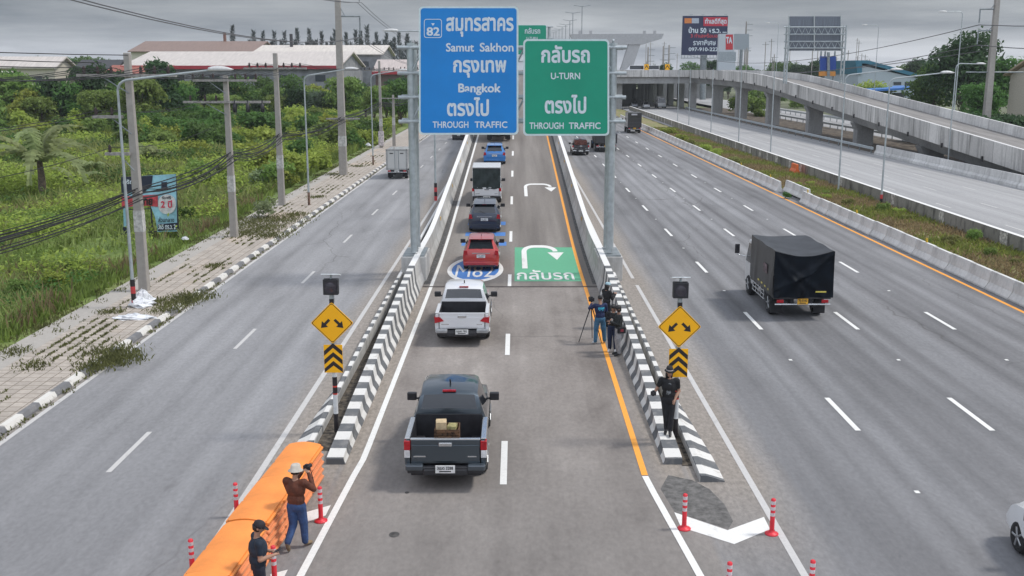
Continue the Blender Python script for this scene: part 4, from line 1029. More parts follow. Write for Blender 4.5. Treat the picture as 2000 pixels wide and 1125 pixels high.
Yq = 240; t = thing('billboard', 'blue board with an orange base under the sign backs', 'billboard')
pl4(1602, 110, 1633, 137, 'panel', mat('blue board', (.012, .06, .30), .5, var=.08), Yq, .4); pl4(1600, 139.5, 1632, 148.5, 'orange_band', mat('orange band', (.66, .27, .05), .6), Yq, .4)
pl4(1616, 102, 1621, 150, 'mast', M_GALVD, Yq - .5, .4); a = MB(); 
for u in (1604, 1612, 1631): a.tube([P(u, 100, Yq + .6), (P(u, 110, Yq).x, Yq + .6, 0)], .2, 6)
a.build('frame', M_GALVD, t)
# torn roadside hoarding
Yq = 59.0; t = thing('hoarding', 'torn pale blue roadside advertising hoarding in the weeds', 'billboard')
zq = lambda v: P(290, v, Yq).z
def ppoly(pts, nm, m, dy=0.0, th=.03): a = MB(); plate(a, pts, Yq - dy, Yq - dy + th); return a.build(nm, m, t)
ppoly([(239, 346), (343, 340), (346, 452), (308, 453), (303, 425), (294, 402), (282, 398), (262, 402), (250, 406), (246, 445), (242, 456)], 'sheet', mat('pale blue vinyl', (.30, .56, .66), .45, var=.15, scale=1.5))
ppoly([(236, 346), (298, 343), (296, 362), (283, 374), (237, 377)], 'dark_corner', mat('navy vinyl', (.02, .025, .05), .45), .04)
ppoly([(237, 384), (308, 380), (308, 404), (290, 402), (262, 402), (238, 407)], 'red_band', mat('red vinyl', (.60, .07, .09), .45, var=.2), .04)
ppoly(rrect(309, 380, 343, 418, 16, 6), 'white_disc', mat('white vinyl', (.68, .66, .66), .45), .06); ppoly([(308, 438), (346, 435), (347, 449), (308, 451)], 'dark_foot', _mc['navy vinyl'], .04)
ppoly([(315, 356), (326, 355), (326, 371), (315, 372)], 'dark_square', _mc['navy vinyl'], .05); ppoly([(240, 444), (247, 442), (246, 457), (241, 458)], 'dark_strip', _mc['navy vinyl'], .05)
words(t, Yq - .06, (("เจริญ", 240, 262, 351, 361, .03), ("365 ตร.ว. 2", 309, 343, 438, 448, .03)), M_SWHITE, 'white_lettering')
a = MB(); ptext(a, "2 ปี", 314, 336, 391, 406, Yq - .09, .03); a.build('red_lettering', mat('pink red print', (.66, .05, .10), .5), t)
words(t, Yq - .09, (("บาย", 274, 298, 388, 401, .05), ("ส่วนกลาง", 309, 340, 424, 434, .02), ("รับฟรี", 316, 334, 383, 389, .02)), M_BLACKP, 'dark_lettering')
a = MB(); 
for u in (241, 292, 343): a.tube([P(u, 346, Yq + .12), (P(u, 400, Yq).x, Yq + .12, -.5)], .05, 6)
a.tube([P(238, 457, Yq + .1), P(352, 449, Yq + .1)], .04, 6); a.tube([P(238, 347, Yq + .1), P(344, 341, Yq + .1)], .04, 6); a.tube([P(240, 410, Yq + .1), P(345, 405, Yq + .1)], .03, 6)
a.build('frame', M_STEELD, t)
# ================================================================== vegetation
def leaves(n, lumps, leaf, seed=0, up=.25, shell=(.55, 1.05), aspect=1.6):
    r = np.random.default_rng(seed)
    vol = np.array([l[1][0] * l[1][1] * l[1][2] for l in lumps]) ** .7; k = r.choice(len(lumps), n, p=vol / vol.sum())
    c = np.array([l[0] for l in lumps])[k]; rad = np.array([l[1] for l in lumps])[k]
    d = r.normal(size=(n, 3)); d /= np.linalg.norm(d, axis=1)[:, None]
    d[:, 2] = np.where(d[:, 2] < -.45, -d[:, 2], d[:, 2])
    rr = r.uniform(*shell, size=(n, 1)) * (1 + .16 * np.sin(d[:, :1] * 7 + seed) * np.cos(d[:, 1:2] * 6 + k[:, None]))
    p = c + d * rad * rr
    nn = d + r.normal(size=(n, 3)) * .75; nn[:, 2] += up; nn /= np.linalg.norm(nn, axis=1)[:, None]
    a = np.cross(nn, r.normal(size=(n, 3))); a /= np.linalg.norm(a, axis=1)[:, None] + 1e-9; b = np.cross(nn, a)
    s = leaf * r.uniform(.6, 1.35, size=(n, 1))
    V = np.stack([p - a * s * aspect * .5, p + b * s * .42 + nn * s * .1, p + a * s * aspect * .5, p - b * s * .42 + nn * s * .1], 1).reshape(-1, 3)
    V[:, 2] = np.maximum(V[:, 2], .02)
    return V, np.arange(n * 4).reshape(n, 4)
M_L = {k: plain_leaf(k + ' foliage', c, .5) for k, c in dict(yellow_green=(.33, .40, .08), fresh=(.215, .315, .08), deep=(.105, .205, .05), dark=(.055, .105, .042), olive=(.23, .24, .08), pale=(.27, .33, .17), grey_green=(.11, .15, .09)).items()}
M_BARK = mat('bark', (.13, .10, .075), .9, var=.3, scale=5, bump=.5)
def tree_proto(name, h, wd, tone, seed, n=1500, leaf=.42, trunk=.35, clump=9):
    r = random.Random(seed); t = thing(name, '', 'tree', (0, 0, -500))
    a = MB(); a.tube([(0, 0, -.3), (.1, 0, h * trunk), (r.uniform(-.3, .3), r.uniform(-.3, .3), h * .8)], [h * .022 + .05, h * .017 + .03, .04], 7)
    lumps = []
    for i in range(clump):
        q_ = r.uniform(0, 6.28); f = r.uniform(0, 1); z = h * (trunk + (1 - trunk) * (.18 + .68 * f)); d = wd * .5 * r.uniform(.25, .72) * (1.1 - .55 * f)
        c = (math.cos(q_) * d, math.sin(q_) * d, z); s = wd * r.uniform(.17, .30)
        lumps.append((c, (s, s, s * r.uniform(.65, .9))))
        a.tube([(0, 0, h * trunk * r.uniform(.6, 1.1)), (c[0] * .5, c[1] * .5, c[2] * .75), c], [.09, .06, .03], 5)
    a.build('trunk', M_BARK, t)
    V, F = leaves(n, lumps, leaf, seed); npmesh('crown', V, F, M_L[tone], t)
    return t
def shrub_proto(h, wd, tone, seed, n=700, leaf=.26):
    r = random.Random(seed); lumps = []
    for i in range(6):
        q_ = r.uniform(0, 6.28); d = wd * .5 * r.uniform(0, .65); s = wd * r.uniform(.18, .3); z = h * r.uniform(.3, .75)
        lumps.append(((math.cos(q_) * d, math.sin(q_) * d, z), (s, s, min(s, h - z + .2))))
    V, F = leaves(n, lumps, leaf, seed, .5); o = npmesh('shrub', V, F, M_L[tone]); o['category'] = 'shrub'; o.location.z = -500
    return o
_used = set()
def place(src, x, y, z, s, label, group=None, rz=None, sz=None):
    if src.name in _used: o = copy_tree(src)
    else: o = src; _used.add(src.name)
    o.location = (x, y, z); o.rotation_euler.z = random.uniform(0, 6.28) if rz is None else rz; o.scale = (s, s, s * (sz or 1)); o['label'] = label
    if group: o['group'] = group
    return o
SH = {k: [shrub_proto(h, w_, k, s_, n_, lf) for s_, (h, w_, n_, lf) in enumerate(spec)] for k, spec in dict(
    yellow_green=[(2.6, 4.4, 1100, .30), (3.2, 4.0, 1000, .30), (2.2, 5, 1100, .28)], fresh=[(2.4, 4.0, 1100, .28), (3.0, 3.6, 1000, .28), (1.6, 3.4, 900, .24)],
    deep=[(3.0, 4.2, 1000, .30), (2.4, 3.8, 1000, .28)], olive=[(2.0, 4.2, 900, .26)], pale=[(1.7, 3.0, 800, .22)]).items()}
NAME = dict(yellow_green='bright yellow-green shrub in the overgrown field left of the pavement', fresh='fresh green shrub in the overgrown field left of the pavement', deep='deep green shrub in the overgrown field left of the pavement', olive='dull olive shrub in the overgrown field left of the pavement', pale='pale silvery shrub in the overgrown field left of the pavement')
def shrub(u, v, tone, s, sz=None):
    p = G(u, v, -.25)
    if p.x > -18.6: p.x = -18.6 - random.random()
    if -25 < p.x < -18.6 and 49 < p.y < 59.6: return
    place(random.choice(SH[tone]), p.x, p.y, field_z(p.x, p.y) - .05, s, NAME[tone], tone.replace('_', ' ') + ' shrubs in the left field', None, sz)
rs = random.Random(11)
for i in range(150):                         # broad thicket in the middle distance
    u, v = rs.uniform(-20, 690), rs.uniform(216, 292)
    if 0 < u < 250 and v > 272: continue
    tone = rs.choices(['yellow_green', 'fresh', 'deep', 'olive', 'pale'], [5, 4, 2.4, 1.2, .6])[0]
    shrub(u, v, tone, rs.uniform(.75, 1.45), rs.uniform(.8, 1.15))
for i in range(30): shrub(rs.uniform(245, 430), rs.uniform(262, 300), rs.choice(['deep', 'deep', 'fresh']), rs.uniform(.9, 1.3))
for i in range(26): shrub(rs.uniform(560, 775), rs.uniform(240, 300), rs.choice(['fresh', 'yellow_green', 'deep']), rs.uniform(.8, 1.4))
for i in range(44): shrub(rs.uniform(350, 680), rs.uniform(292, 372), rs.choices(['fresh', 'yellow_green', 'pale', 'deep'], [3, 3, 1.2, 1])[0], rs.uniform(.5, .95))
for i in range(30): shrub(rs.uniform(-40, 460), rs.uniform(380, 520), rs.choices(['fresh', 'olive', 'deep', 'pale', 'yellow_green'], [3, 1.5, 1.2, .7, 2])[0], rs.uniform(.22, .42), rs.uniform(.7, 1.2))
for u, v, tn, s_ in ((40, 590, 'fresh', .36), (110, 585, 'yellow_green', .34), (85, 525, 'deep', .34), (20, 640, 'fresh', .3), (145, 550, 'fresh', .4), (330, 420, 'deep', .4), (65, 320, 'deep', .8), (20, 300, 'deep', .9)): shrub(u, v, tn, s_)
TP = [tree_proto('broadleaf_tree', 8.6, 8.5, 'deep', 3, 2300, .42, .22), tree_proto('broadleaf_tree', 7.4, 9.0, 'fresh', 5, 2300, .42, .2), tree_proto('broadleaf_tree', 9.4, 8.0, 'dark', 8, 2300, .42, .22), tree_proto('broadleaf_tree', 6.6, 8.4, 'grey_green', 13, 2000, .40, .2), tree_proto('broadleaf_tree', 8.0, 8.8, 'yellow_green', 21, 2300, .42, .18)]
TN = ['deep green bushy tree in the belt before the warehouses', 'fresh green spreading tree in the belt before the warehouses', 'very dark tree in the belt before the warehouses', 'greyish hazy tree in the belt before the warehouses', 'light green rounded tree in the belt before the warehouses']
TG = ['deep green belt trees', 'fresh green belt trees', 'dark belt trees', 'greyish belt trees', 'light green belt trees']
for i in range(52):
    left = i < 28
    u = -30 + 372 * (i + rs.uniform(0, .9)) / 28 if left else 330 + 470 * (i - 28 + rs.uniform(0, .9)) / 24
    Y = rs.uniform(158, 205) if left else rs.uniform(168, 222)
    k = rs.choices(range(5), [3, 3, 2.2, 1.6, 1.6])[0]; x = (u - 1000) * (Y * .9785 + 1.9) / FPX
    if x > -16: x = -16 - rs.random() * 3
    s_ = rs.uniform(.72, 1.12) * (1.0 if left else .86)
    if 420 < u < 560: s_ *= .8
    place(TP[k], x, Y, -.4, s_, TN[k], TG[k], None, rs.uniform(.85, 1.1))
for i in range(26):                          # second belt closer to the sheds and a hazy line behind them
    u = 250 + 560 * (i + rs.random()) / 26; Y = rs.uniform(206, 224); x = (u - 1000) * (Y * .9785 + 1.9) / FPX
    place(TP[rs.choice((0, 1, 4, 1))], min(x, -17), Y, -.4, rs.uniform(.72, .98), 'tall belt tree standing close against the warehouse walls', 'trees against the warehouse walls', None, .95)
for i in range(34):
    u = -30 + 480 * (i + rs.random()) / 34; Y = rs.uniform(395, 440)
    place(TP[rs.choice((0, 2, 3))], (u - 1000) * Y * .98 / FPX, Y, -.4, rs.uniform(1.25, 1.6), 'hazy distant tree in the row behind the left roofs', 'distant trees behind the left roofs')
# pines on the skyline
def pine_proto(h, seed):
    r = np.random.default_rng(seed); t = thing('pine_tree', '', 'tree', (0, 0, -500))
    MB().tube([(0, 0, 0), (0, 0, h)], [.3, .04], 6).build('trunk', M_BARK, t)
    n = 750; f = r.uniform(.12, 1, n); rad = (1 - f) * h * .085 + .2; q_ = r.uniform(0, 6.28, n); rr = rad * r.uniform(.2, 1.15, n)
    p = np.stack([np.cos(q_) * rr, np.sin(q_) * rr, f * h], 1)
    d = np.stack([np.cos(q_) * .7, np.sin(q_) * .7, r.uniform(.2, 1.1, n)], 1); s_ = r.uniform(.5, 1.15, (n, 1)); wv = np.cross(d, r.normal(size=(n, 3))); wv /= np.linalg.norm(wv, axis=1)[:, None]
    V = np.stack([p - wv * .14, p + wv * .14, p + d * s_ + wv * .03, p + d * s_ - wv * .03], 1).reshape(-1, 3)
    npmesh('crown', V, np.arange(4 * n).reshape(n, 4), mat('pine foliage', (.085, .105, .095), .8, rand=.35), t); return t
PP = [pine_proto(20, 1), pine_proto(23, 2), pine_proto(18.5, 4)]
k = 0
for u in list(range(484, 560, 7)) + list(range(562, 660, 8)) + list(range(664, 812, 7)) + [452, 457, 612, 700, 738, 762]:
    Y = 380 + rs.uniform(-15, 25); p = P(u + rs.uniform(-3, 3), 0, Y)
    place(PP[k % 3], p.x, Y, 0, rs.uniform(.92, 1.04), 'slender dark pine in the row on the skyline behind the pale roofs', 'skyline pines'); k += 1
# right-hand trees
RT = [tree_proto('broadleaf_tree', 14.5, 14.5, 'dark', 31, 5200, .50, .2, 16), tree_proto('broadleaf_tree', 12, 11, 'deep', 33, 3600, .48, .2, 12)]
for u, Y, k, s_, lb in ((1878, 172, 0, 1.0, 'biggest dark tree behind the ramp, left of the transmission pole'), (1942, 178, 1, 1.02, 'dark tree right of the transmission pole behind the ramp'), (1822, 184, 1, .92, 'lower dark tree on the left flank of the biggest tree'), (1905, 150, 1, .68, 'small deep green tree at the foot of the biggest tree')):
    place(RT[k], (u - 1000) * (Y * .9785 + 1.9) / FPX, Y, -.5, s_, lb)
ys_ = shrub_proto(4.2, 9, 'yellow_green', 44, 1500, .36)
place(ys_, (1700 - 1000) * 212 / FPX, 213, 1.6, 1.25, 'wide light green bush peeping over the far ramp parapet', None, .3)
dk = shrub_proto(4.5, 8, 'dark', 46, 1300, .36)
for i in range(16):
    u = 1745 + i * 19 + rs.uniform(-6, 6); Y = rs.uniform(128, 150)
    place(dk, max(54, (u - 1000) * Y / FPX), Y, -.5, rs.uniform(.7, 1.0), 'dark shrub behind the ramp at the right', 'dark shrubs behind the ramp')
for i in range(64):
    u = 1255 + (1830 - 1255) * (i + rs.random()) / 64; Y = rs.uniform(340, 450)
    k = rs.choice((0, 2, 3)); place(TP[k], (u - 1000) * Y * .98 / FPX, Y, -.3, rs.uniform(.8, 1.35), 'distant round tree on the right skyline beyond the flyover', 'distant trees on the right skyline')
for i in range(34):
    u = rs.uniform(1350, 1720); Y = rs.uniform(210, 330); xb = max((u - 1000) * Y * .98 / FPX, rs.uniform(46, 50.5) if Y < 245 else 53)
    if 51 < xb < 67: xb = rs.uniform(68, 74)
    place(SH['fresh'][i % 3], xb, Y, -.3, rs.uniform(.9, 1.6), 'green bush seen under the ramp beyond its piers', 'bushes beyond the piers')
# palms
M_PALM = plain_leaf('palm leaflets', (.27, .32, .14), .35)
def palm(u, v, trunk, fl, nf, label, seed):
    r = np.random.default_rng(seed); p = G(u, v, -.3); t = thing('coconut_palm', label, 'palm', (p.x, p.y, field_z(p.x, p.y)), 0)
    MB().tube([(0, 0, -.2), (.05, 0, trunk * .5), (.0, 0, trunk)], [.34, .27, .2], 9).build('trunk', M_BARK, t)
    for k in range(nf):
        q_ = 6.283 * k / nf + r.uniform(-.3, .3); el = r.uniform(.45, 1.45); L_ = fl * r.uniform(.8, 1.1); V = []; n = 24; mid = []
        for i in range(n + 1):
            f = i / n; a_ = el - 1.5 * f * f; mid.append((f * L_ * math.cos(el - .75 * f * f), trunk - .1 + L_ * f * math.sin(el - .8 * f * f)))
        c, s_ = math.cos(q_), math.sin(q_)
        for i in range(1, n):
            x, z = mid[i]; x2, z2 = mid[i + 1]; ln = (.62 * math.sin(math.pi * min(1, .12 + .86 * i / n)) + .08) * (1.0 if i % 2 else .62)
            for sg in (-1, 1):
                for (xx, yy, zz) in ((x, 0, z), (x2, 0, z2), (x2 + .30, sg * ln, z2 - ln * .35), (x + .20, sg * ln, z - ln * .38)):
                    V.append((xx * c - yy * s_, xx * s_ + yy * c, zz))
        V = np.array(V); npmesh('frond', V, np.arange(len(V)).reshape(-1, 4), M_PALM, t)
palm(84, 388, 2.8, 5.4, 11, 'biggest young coconut palm in the field at the left', 1); palm(187, 352, .5, 2.3, 9, 'small palm seedling right of the biggest palm', 2)
palm(288, 322, 1.0, 3.4, 10, 'young palm behind the billboard pole with whitish fronds', 3); palm(150, 366, .3, 2.6, 7, 'low arching palm just right of the biggest palm trunk', 5)
for u, v, lb in ((655, 222, 'leftmost of three palms in the tree belt'), (690, 226, 'middle one of three palms in the tree belt'), (765, 230, 'palm in the tree belt nearest the gantry post')): palm(u, v, 2.5, 4.2, 12, lb, u)
# grasses: one uncountable mass each
def blades(n, X, Y, Z, h, wd, lean, seed):
    r = np.random.default_rng(seed); q_ = r.uniform(0, 6.28, n); c, s_ = np.cos(q_), np.sin(q_); ln = r.normal(size=(n, 2)) * lean
    hh = h * r.uniform(.5, 1.3, n); w2 = wd * r.uniform(.6, 1.3, n) / 2
    B = np.stack([X, Y, Z], 1); d = np.stack([c * w2, s_ * w2, 0 * c], 1); mid = np.stack([ln[:, 0] * hh * .4, ln[:, 1] * hh * .4, hh * .6], 1); top = np.stack([ln[:, 0] * hh, ln[:, 1] * hh, hh], 1)
    return np.stack([B - d, B + d, B + mid + d * .8, B + top, B + mid - d * .8], 1).reshape(-1, 3), np.arange(5 * n).reshape(n, 5)
fz = np.vectorize(field_z)
def grassfield(name, n, xr, yr, h, wd, m, seed, freq=.35, thr=-.3):
    r = np.random.default_rng(seed); X = r.uniform(*xr, n * 2); Y = r.uniform(*yr, n * 2)
    s_ = np.sin(X * freq + 1.7 * np.sin(Y * freq * .7) + seed) + np.sin(Y * freq * 1.2 + np.sin(X * .5) * 1.3 + seed * 2) + r.normal(size=n * 2) * .5
    k = np.where(s_ > thr)[0][:n]; X, Y, s_ = X[k], Y[k], s_[k]
    keep = ~((X > -24.5) & (X < -18.6) & (Y > 50) & (Y < 59.6) & (r.uniform(size=len(X)) < .9)); X, Y, s_ = X[keep], Y[keep], s_[keep]; k = X
    V, F = blades(len(k), X, Y, fz(X, Y), h * (1 + .3 * np.clip(s_, -1, 2)), wd, .32, seed); o = npmesh(name, V, F, m); o['kind'] = 'stuff'; return o
M_G1, M_G2, M_G3 = plain_leaf('weed blades', (.26, .36, .09), .5), plain_leaf('pale grass blades', (.34, .40, .14), .45), plain_leaf('dry grass blades', (.36, .29, .15), .5)
grassfield('weeds', 62000, (-40, -17.6), (24, 76), .42, .075, M_G1, 3, .35, -9)
grassfield('weeds', 26000, (-40, -18.4), (24, 76), .55, .085, M_G2, 5, .4, .4)
grassfield('weeds', 60000, (-85, -18), (76, 165), .7, .2, M_G1, 6, .2, -9)
grassfield('weeds', 30000, (-85, -19), (70, 165), .9, .2, M_G2, 8, .2, .3)
def leafy(name, n, xr, yr, h, leaf, m, seed, freq, thr):
    r = np.random.default_rng(seed); X = r.uniform(*xr, n * 3); Y = r.uniform(*yr, n * 3)
    s_ = np.sin(X * freq + 1.3 * np.sin(Y * freq)) + np.sin(Y * freq * .9 + seed) + r.normal(size=n * 3) * .35
    k = np.where(s_ > thr)[0][:n]; X, Y, s_ = X[k], Y[k], np.clip(s_[k], 0, 2); keep = ~((X > -24.5) & (X < -18.6) & (Y > 50) & (Y < 59.6) & (r.uniform(size=len(X)) < .92)); X, Y, s_ = X[keep], Y[keep], s_[keep]; n = len(X)
    p = np.stack([X, Y, fz(X, Y) + h * (.25 + .5 * s_) * r.uniform(.3, 1, n)], 1)
    nn = r.normal(size=(n, 3)) * .7; nn[:, 2] += 1; nn /= np.linalg.norm(nn, axis=1)[:, None]; a = np.cross(nn, r.normal(size=(n, 3))); a /= np.linalg.norm(a, axis=1)[:, None]; b = np.cross(nn, a); s2 = leaf * r.uniform(.6, 1.3, (n, 1))
    V = np.stack([p - a * s2, p + b * s2 * .5, p + a * s2, p - b * s2 * .5], 1).reshape(-1, 3); o = npmesh(name, V, np.arange(4 * n).reshape(n, 4), m); o['kind'] = 'stuff'
grassfield('dry_grass', 16000, (-40, -17.8), (26, 80), .55, .07, M_G3, 41, .45, .75)
leafy('creepers', 42000, (-38, -18.2), (26, 76), .55, .085, M_L['fresh'], 4, .5, .1); leafy('creepers', 16000, (-38, -18.4), (26, 76), .65, .09, M_L['deep'], 14, .33, .7)
leafy('creepers', 40000, (-80, -18.4), (76, 170), .9, .17, M_L['fresh'], 9, .25, .1); leafy('creepers', 30000, (-80, -18.4), (90, 190), 1.1, .2, M_L['yellow_green'], 19, .2, .2)
leafy('creepers', 36000, (-42, -18.3), (28, 78), .95, .10, M_L['fresh'], 24, .8, .35); leafy('creepers', 22000, (-44, -19), (45, 80), 1.3, .12, M_L['yellow_green'], 27, .6, .7); leafy('creepers', 46000, (-75, -18.6), (72, 135), 1.7, .17, M_L['yellow_green'], 33, .42, .45); leafy('creepers', 30000, (-75, -18.6), (72, 150), 1.4, .17, M_L['deep'], 35, .37, .8)
# median grass
r = np.random.default_rng(21); n = 46000; Y = 18 + (r.uniform(0, 1, n) ** 1.4) * 150; X = r.uniform(21.35, 26.1, n); s_ = np.sin(Y * .5 + np.sin(X)) + r.normal(size=n) * .5
for nm, m, sel, h in (('median_grass', M_G3, s_ < .25, .26), ('median_grass', plain_leaf('median green blades', (.25, .31, .075), .5), s_ >= .25, .30)):
    k = np.where(sel)[0]; V, F = blades(len(k), X[k], Y[k], np.full(len(k), .06), h, .07, .5, 5); o = npmesh(nm, V, F, m); o['kind'] = 'stuff'
for u, v in ((1290, 262), (1330, 275), (1345, 285), (1400, 306), (1310, 262), (1372, 297), (1425, 322)): p = G(u, v, .1); place(SH['olive'][0] if u % 2 else SH['yellow_green'][2], min(25.6, max(21.9, p.x)), p.y, 0, .42, 'scruffy bush on the median between barrier and blackened wall', 'bushes on the far median')
for i in range(26): u_ = 26 + 62 * rs.random(); place(SH[rs.choice(('olive', 'yellow_green', 'fresh'))][0], rs.uniform(22.2, 25.6), u_, -.02, rs.uniform(.14, .26), 'low green clump growing among the dry median grass', 'low clumps on the median', None, rs.uniform(.7, 1.3))
p = G(1560, 388); place(SH['deep'][1], 20.2, p.y, 0, .2, 'tiny dark weed sprouting at the foot of the displaced barrier blocks')
# weeds in the joints of the pavement and along the kerb
VV, FF = [], []; off = 0; r = np.random.default_rng(31)
def tuft(x, y, z, h, n, sp):
    global off
    V, F = blades(n, x + r.normal(size=n) * sp, y + r.normal(size=n) * sp * 1.3, np.full(n, z), h, .045, .5, int(r.integers(1e6))); VV.append(V); FF.append(F + off); off += len(V)
for i in range(1500):
    y = 24 + 90 * r.uniform() ** 1.5; x = -13.7 - 2.2 * r.uniform()
    if math.sin(y * .55 + 1.1) + .8 * math.sin(x * 2.1 + y * .23) + r.normal() * .5 < .55: continue
    x = round(x / .4) * .4
    for q_ in range(3): tuft(x + r.normal() * .02, y + .16 * q_, .155, .045 + .04 * r.uniform(), 5, .03)
for u, v, m, sp in ((210, 690, 500, .35), (235, 700, 400, .3), (180, 715, 250, .25), (345, 590, 400, .35), (375, 580, 500, .35), (320, 605, 200, .25), (420, 520, 160, .2), (300, 590, 200, .25), (65, 715, 140, .2), (30, 690, 120, .2), (215, 610, 160, .2), (650, 340, 200, .35), (700, 325, 200, .35), (615, 385, 200, .3), (480, 455, 600, .5), (520, 445, 700, .6), (550, 430, 700, .6), (500, 430, 700, .6), (470, 440, 500, .5), (575, 420, 400, .4), (530, 460, 400, .4)):
    p = G(u, v, .16); tuft(p.x, p.y, .12, .15, int(m * 1.2), sp * 1.25)
for i in range(170):
    y = 22 + 120 * r.uniform() ** 1.4; tuft(XL(-13.33, y) + .06, y, .0, .09, 14, .10)
for i in range(260):
    y = 24 + 130 * r.uniform() ** 1.3; tuft(-17.0 + .3 * r.normal(), y, .1, .14, 20, .15)
o = npmesh('pavement_weeds', np.concatenate(VV), np.concatenate(FF), plain_leaf('pavement weeds', (.17, .185, .07), .55)); o['kind'] = 'stuff'
p = G(518, 425, .15); place(shrub_proto(1.3, 2.4, 'pale', 61, 500, .16), p.x, p.y, .1, .9, 'pale leafy plant sprawling over the pavement beside a utility pole')
# plastic sheeting at the pole foot
def crumple(name, u, v, label, rx_, ry_, h, m):
    p = G(u, v, .16); r_ = np.random.default_rng(int(u)); a = MB(); n_ = 16; secs = []
    for i in range(9):
        f = i / 8; secs.append([((math.cos(q_) * rx_ * (1 - f ** 2) + .01) * r_.uniform(.7, 1.25), (math.sin(q_) * ry_ * (1 - f ** 2) + .01) * r_.uniform(.7, 1.25), h * f * r_.uniform(.75, 1.15)) for q_ in [2 * math.pi * j / n_ for j in range(n_)]])
    a.loft(secs); return tag(a.build(name, m, None, p), label, 'litter')
M_PLAS = mat('white plastic film', (.72, .73, .75), .3, var=.12, scale=4)
crumple('plastic_sheet', 279, 596, 'large heap of crumpled white plastic sheeting round the billboard pole foot', .5, .6, .62, M_PLAS); crumple('plastic_sheet', 262, 622, 'flat white plastic sheet lying toward the kerb by the street lamp', .75, .32, .2, M_PLAS)
crumple('plastic_bag', 361, 468, 'small white plastic bag lying in the weeds below the hoarding', .22, .2, .2, M_PLAS); crumple('plastic_bag', 719, 285, 'far white plastic bag in the weeds by the pavement', .35, .3, .4, M_PLAS)
# ================================================================== vehicles (front faces +Y, origin on the ground under the middle)
def paint(name, c, metal=.25, rough=.28): return mat(name, c, rough, metal, .02, .5, coat=1.0)
M_TYRE = mat('tyre rubber', (.022, .022, .023), .85, var=.15); M_RIM = mat('alloy rim', (.42, .43, .44), .35, .7, .05)
M_TAIL = mat('red tail lamp', (.42, .012, .02), .2, var=.1); M_CLEARL = mat('clear lamp', (.62, .62, .62), .2); M_CHROME = mat('chrome', (.6, .61, .62), .2, .8, .03)
M_PLATE = mat('white number plate', (.72, .72, .70), .5); M_PTEXT = mat('plate lettering', (.02, .02, .025), .6); M_YPLATE = mat('yellow number plate', (.80, .42, .03), .5)
M_HEAD = mat('headlamp glass', (.55, .57, .60), .12)
def wheels(root, x, ys, r=.36, wd=.23, n=18, rim=True):
    src = None
    for y in ys:
        for s in (-1, 1):
            if src is None:
                a = MB(); a.lathe([(r * .62, -wd / 2), (r * .9, -wd / 2), (r, -wd * .32), (r, wd * .32), (r * .9, wd / 2), (r * .62, wd / 2)], n, (0, 0, 0), 'x'); src = a.build('wheel', M_TYRE, root, (s * x, y, r))
                if rim:
                    b = MB(); b.lathe([(.02, -wd * .5), (r * .16, -wd * .5), (r * .2, -wd * .42), (r * .62, -wd * .36), (r * .62, wd * .36), (r * .2, wd * .42), (r * .16, wd * .5), (.02, wd * .5)], n, (0, 0, 0), 'x')
                    for k in range(5):
                        q_ = 2 * math.pi * k / 5
                        for sd in (-1, 1): b.tube([(sd * wd * .47, 0, 0), (sd * wd * .47, math.cos(q_) * r * .62, math.sin(q_) * r * .62)], r * .085, 5)
                    b.build('rim', M_RIM, src)
                o = src
            else:
                o = copy_tree(src, root); o.location = (s * x, y, r)
def shell(root, st, kinds, m, scale=(1, 1, 1), names=('body', 'windscreen', 'rear_window', 'side_window'), glass=None):
    secs = []; S = scale
    for (y, zb, zs, zt_, wl, ws, wt) in st:
        h = [(0, zb), (wl * .9, zb), (wl, zb + .1), (max(wl, ws) + .015, zb + .58 * (zs - zb)), (ws, zs), (wt, zt_ - .05), (wt - .10, zt_), (0, zt_ + .015)]
        ring = [(x, z) for x, z in h] + [(-x, z) for x, z in h[-2:0:-1]]
        secs.append([(x * S[0], y * S[1], z * S[2]) for x, z in ring])
    n = 14; buckets = {}
    for i in range(len(secs) - 1):
        for j in range(n):
            k = kinds[i]; nm = names[0]
            if k == 'rear' and j in (6, 7): nm = names[2]
            elif k == 'wind' and j in (6, 7): nm = names[1]
            elif k == 'roof' and j in (4, 9): nm = names[3] + ('r' if j == 4 else 'l')
            j2 = (j + 1) % n
            buckets.setdefault(nm, []).append([secs[i][j], secs[i][j2], secs[i + 1][j2], secs[i + 1][j]])
    buckets[names[0]].append([p for p in secs[0]][::-1]); buckets[names[0]].append(list(secs[-1]))
    for nm, fs in buckets.items():
        a = MB(); key = {}
        for f in fs:
            ids = []
            for p in f:
                kk = tuple(round(c, 4) for c in p)
                if kk not in key: key[kk] = len(a.v); a.v.append(p)
                ids.append(key[kk])
            a.f.append(ids); a.m.append(0); a.s.append(len(f) == 4)
        isb = nm == names[0]
        o = a.build(nm[:-1] if nm[-1] in 'rl' and nm.startswith(names[3]) else nm, m if isb else (glass or M_GLASS), root)
        if isb:
            o.data.set_sharp_from_angle(angle=R(32)) if hasattr(o.data, 'set_sharp_from_angle') else None
def plate_(root, z, y, txt, m=None, wd=.20, ht=.075, name='number_plate'):
    o = MB().box(-wd, wd, y - .02, y, z - ht, z + ht).build(name, m or M_PLATE, root); a = MB()
    text(a, txt, (-wd * .82, wd * .82, z - ht * .1, z + ht * .75), lambda x, zz, s: (x, y - .023 - s, zz), 0, .03, .0003); a.box(-wd * .6, wd * .6, y - .0235, y - .021, z - ht * .7, z - ht * .4); a.build('lettering', M_PTEXT, o)
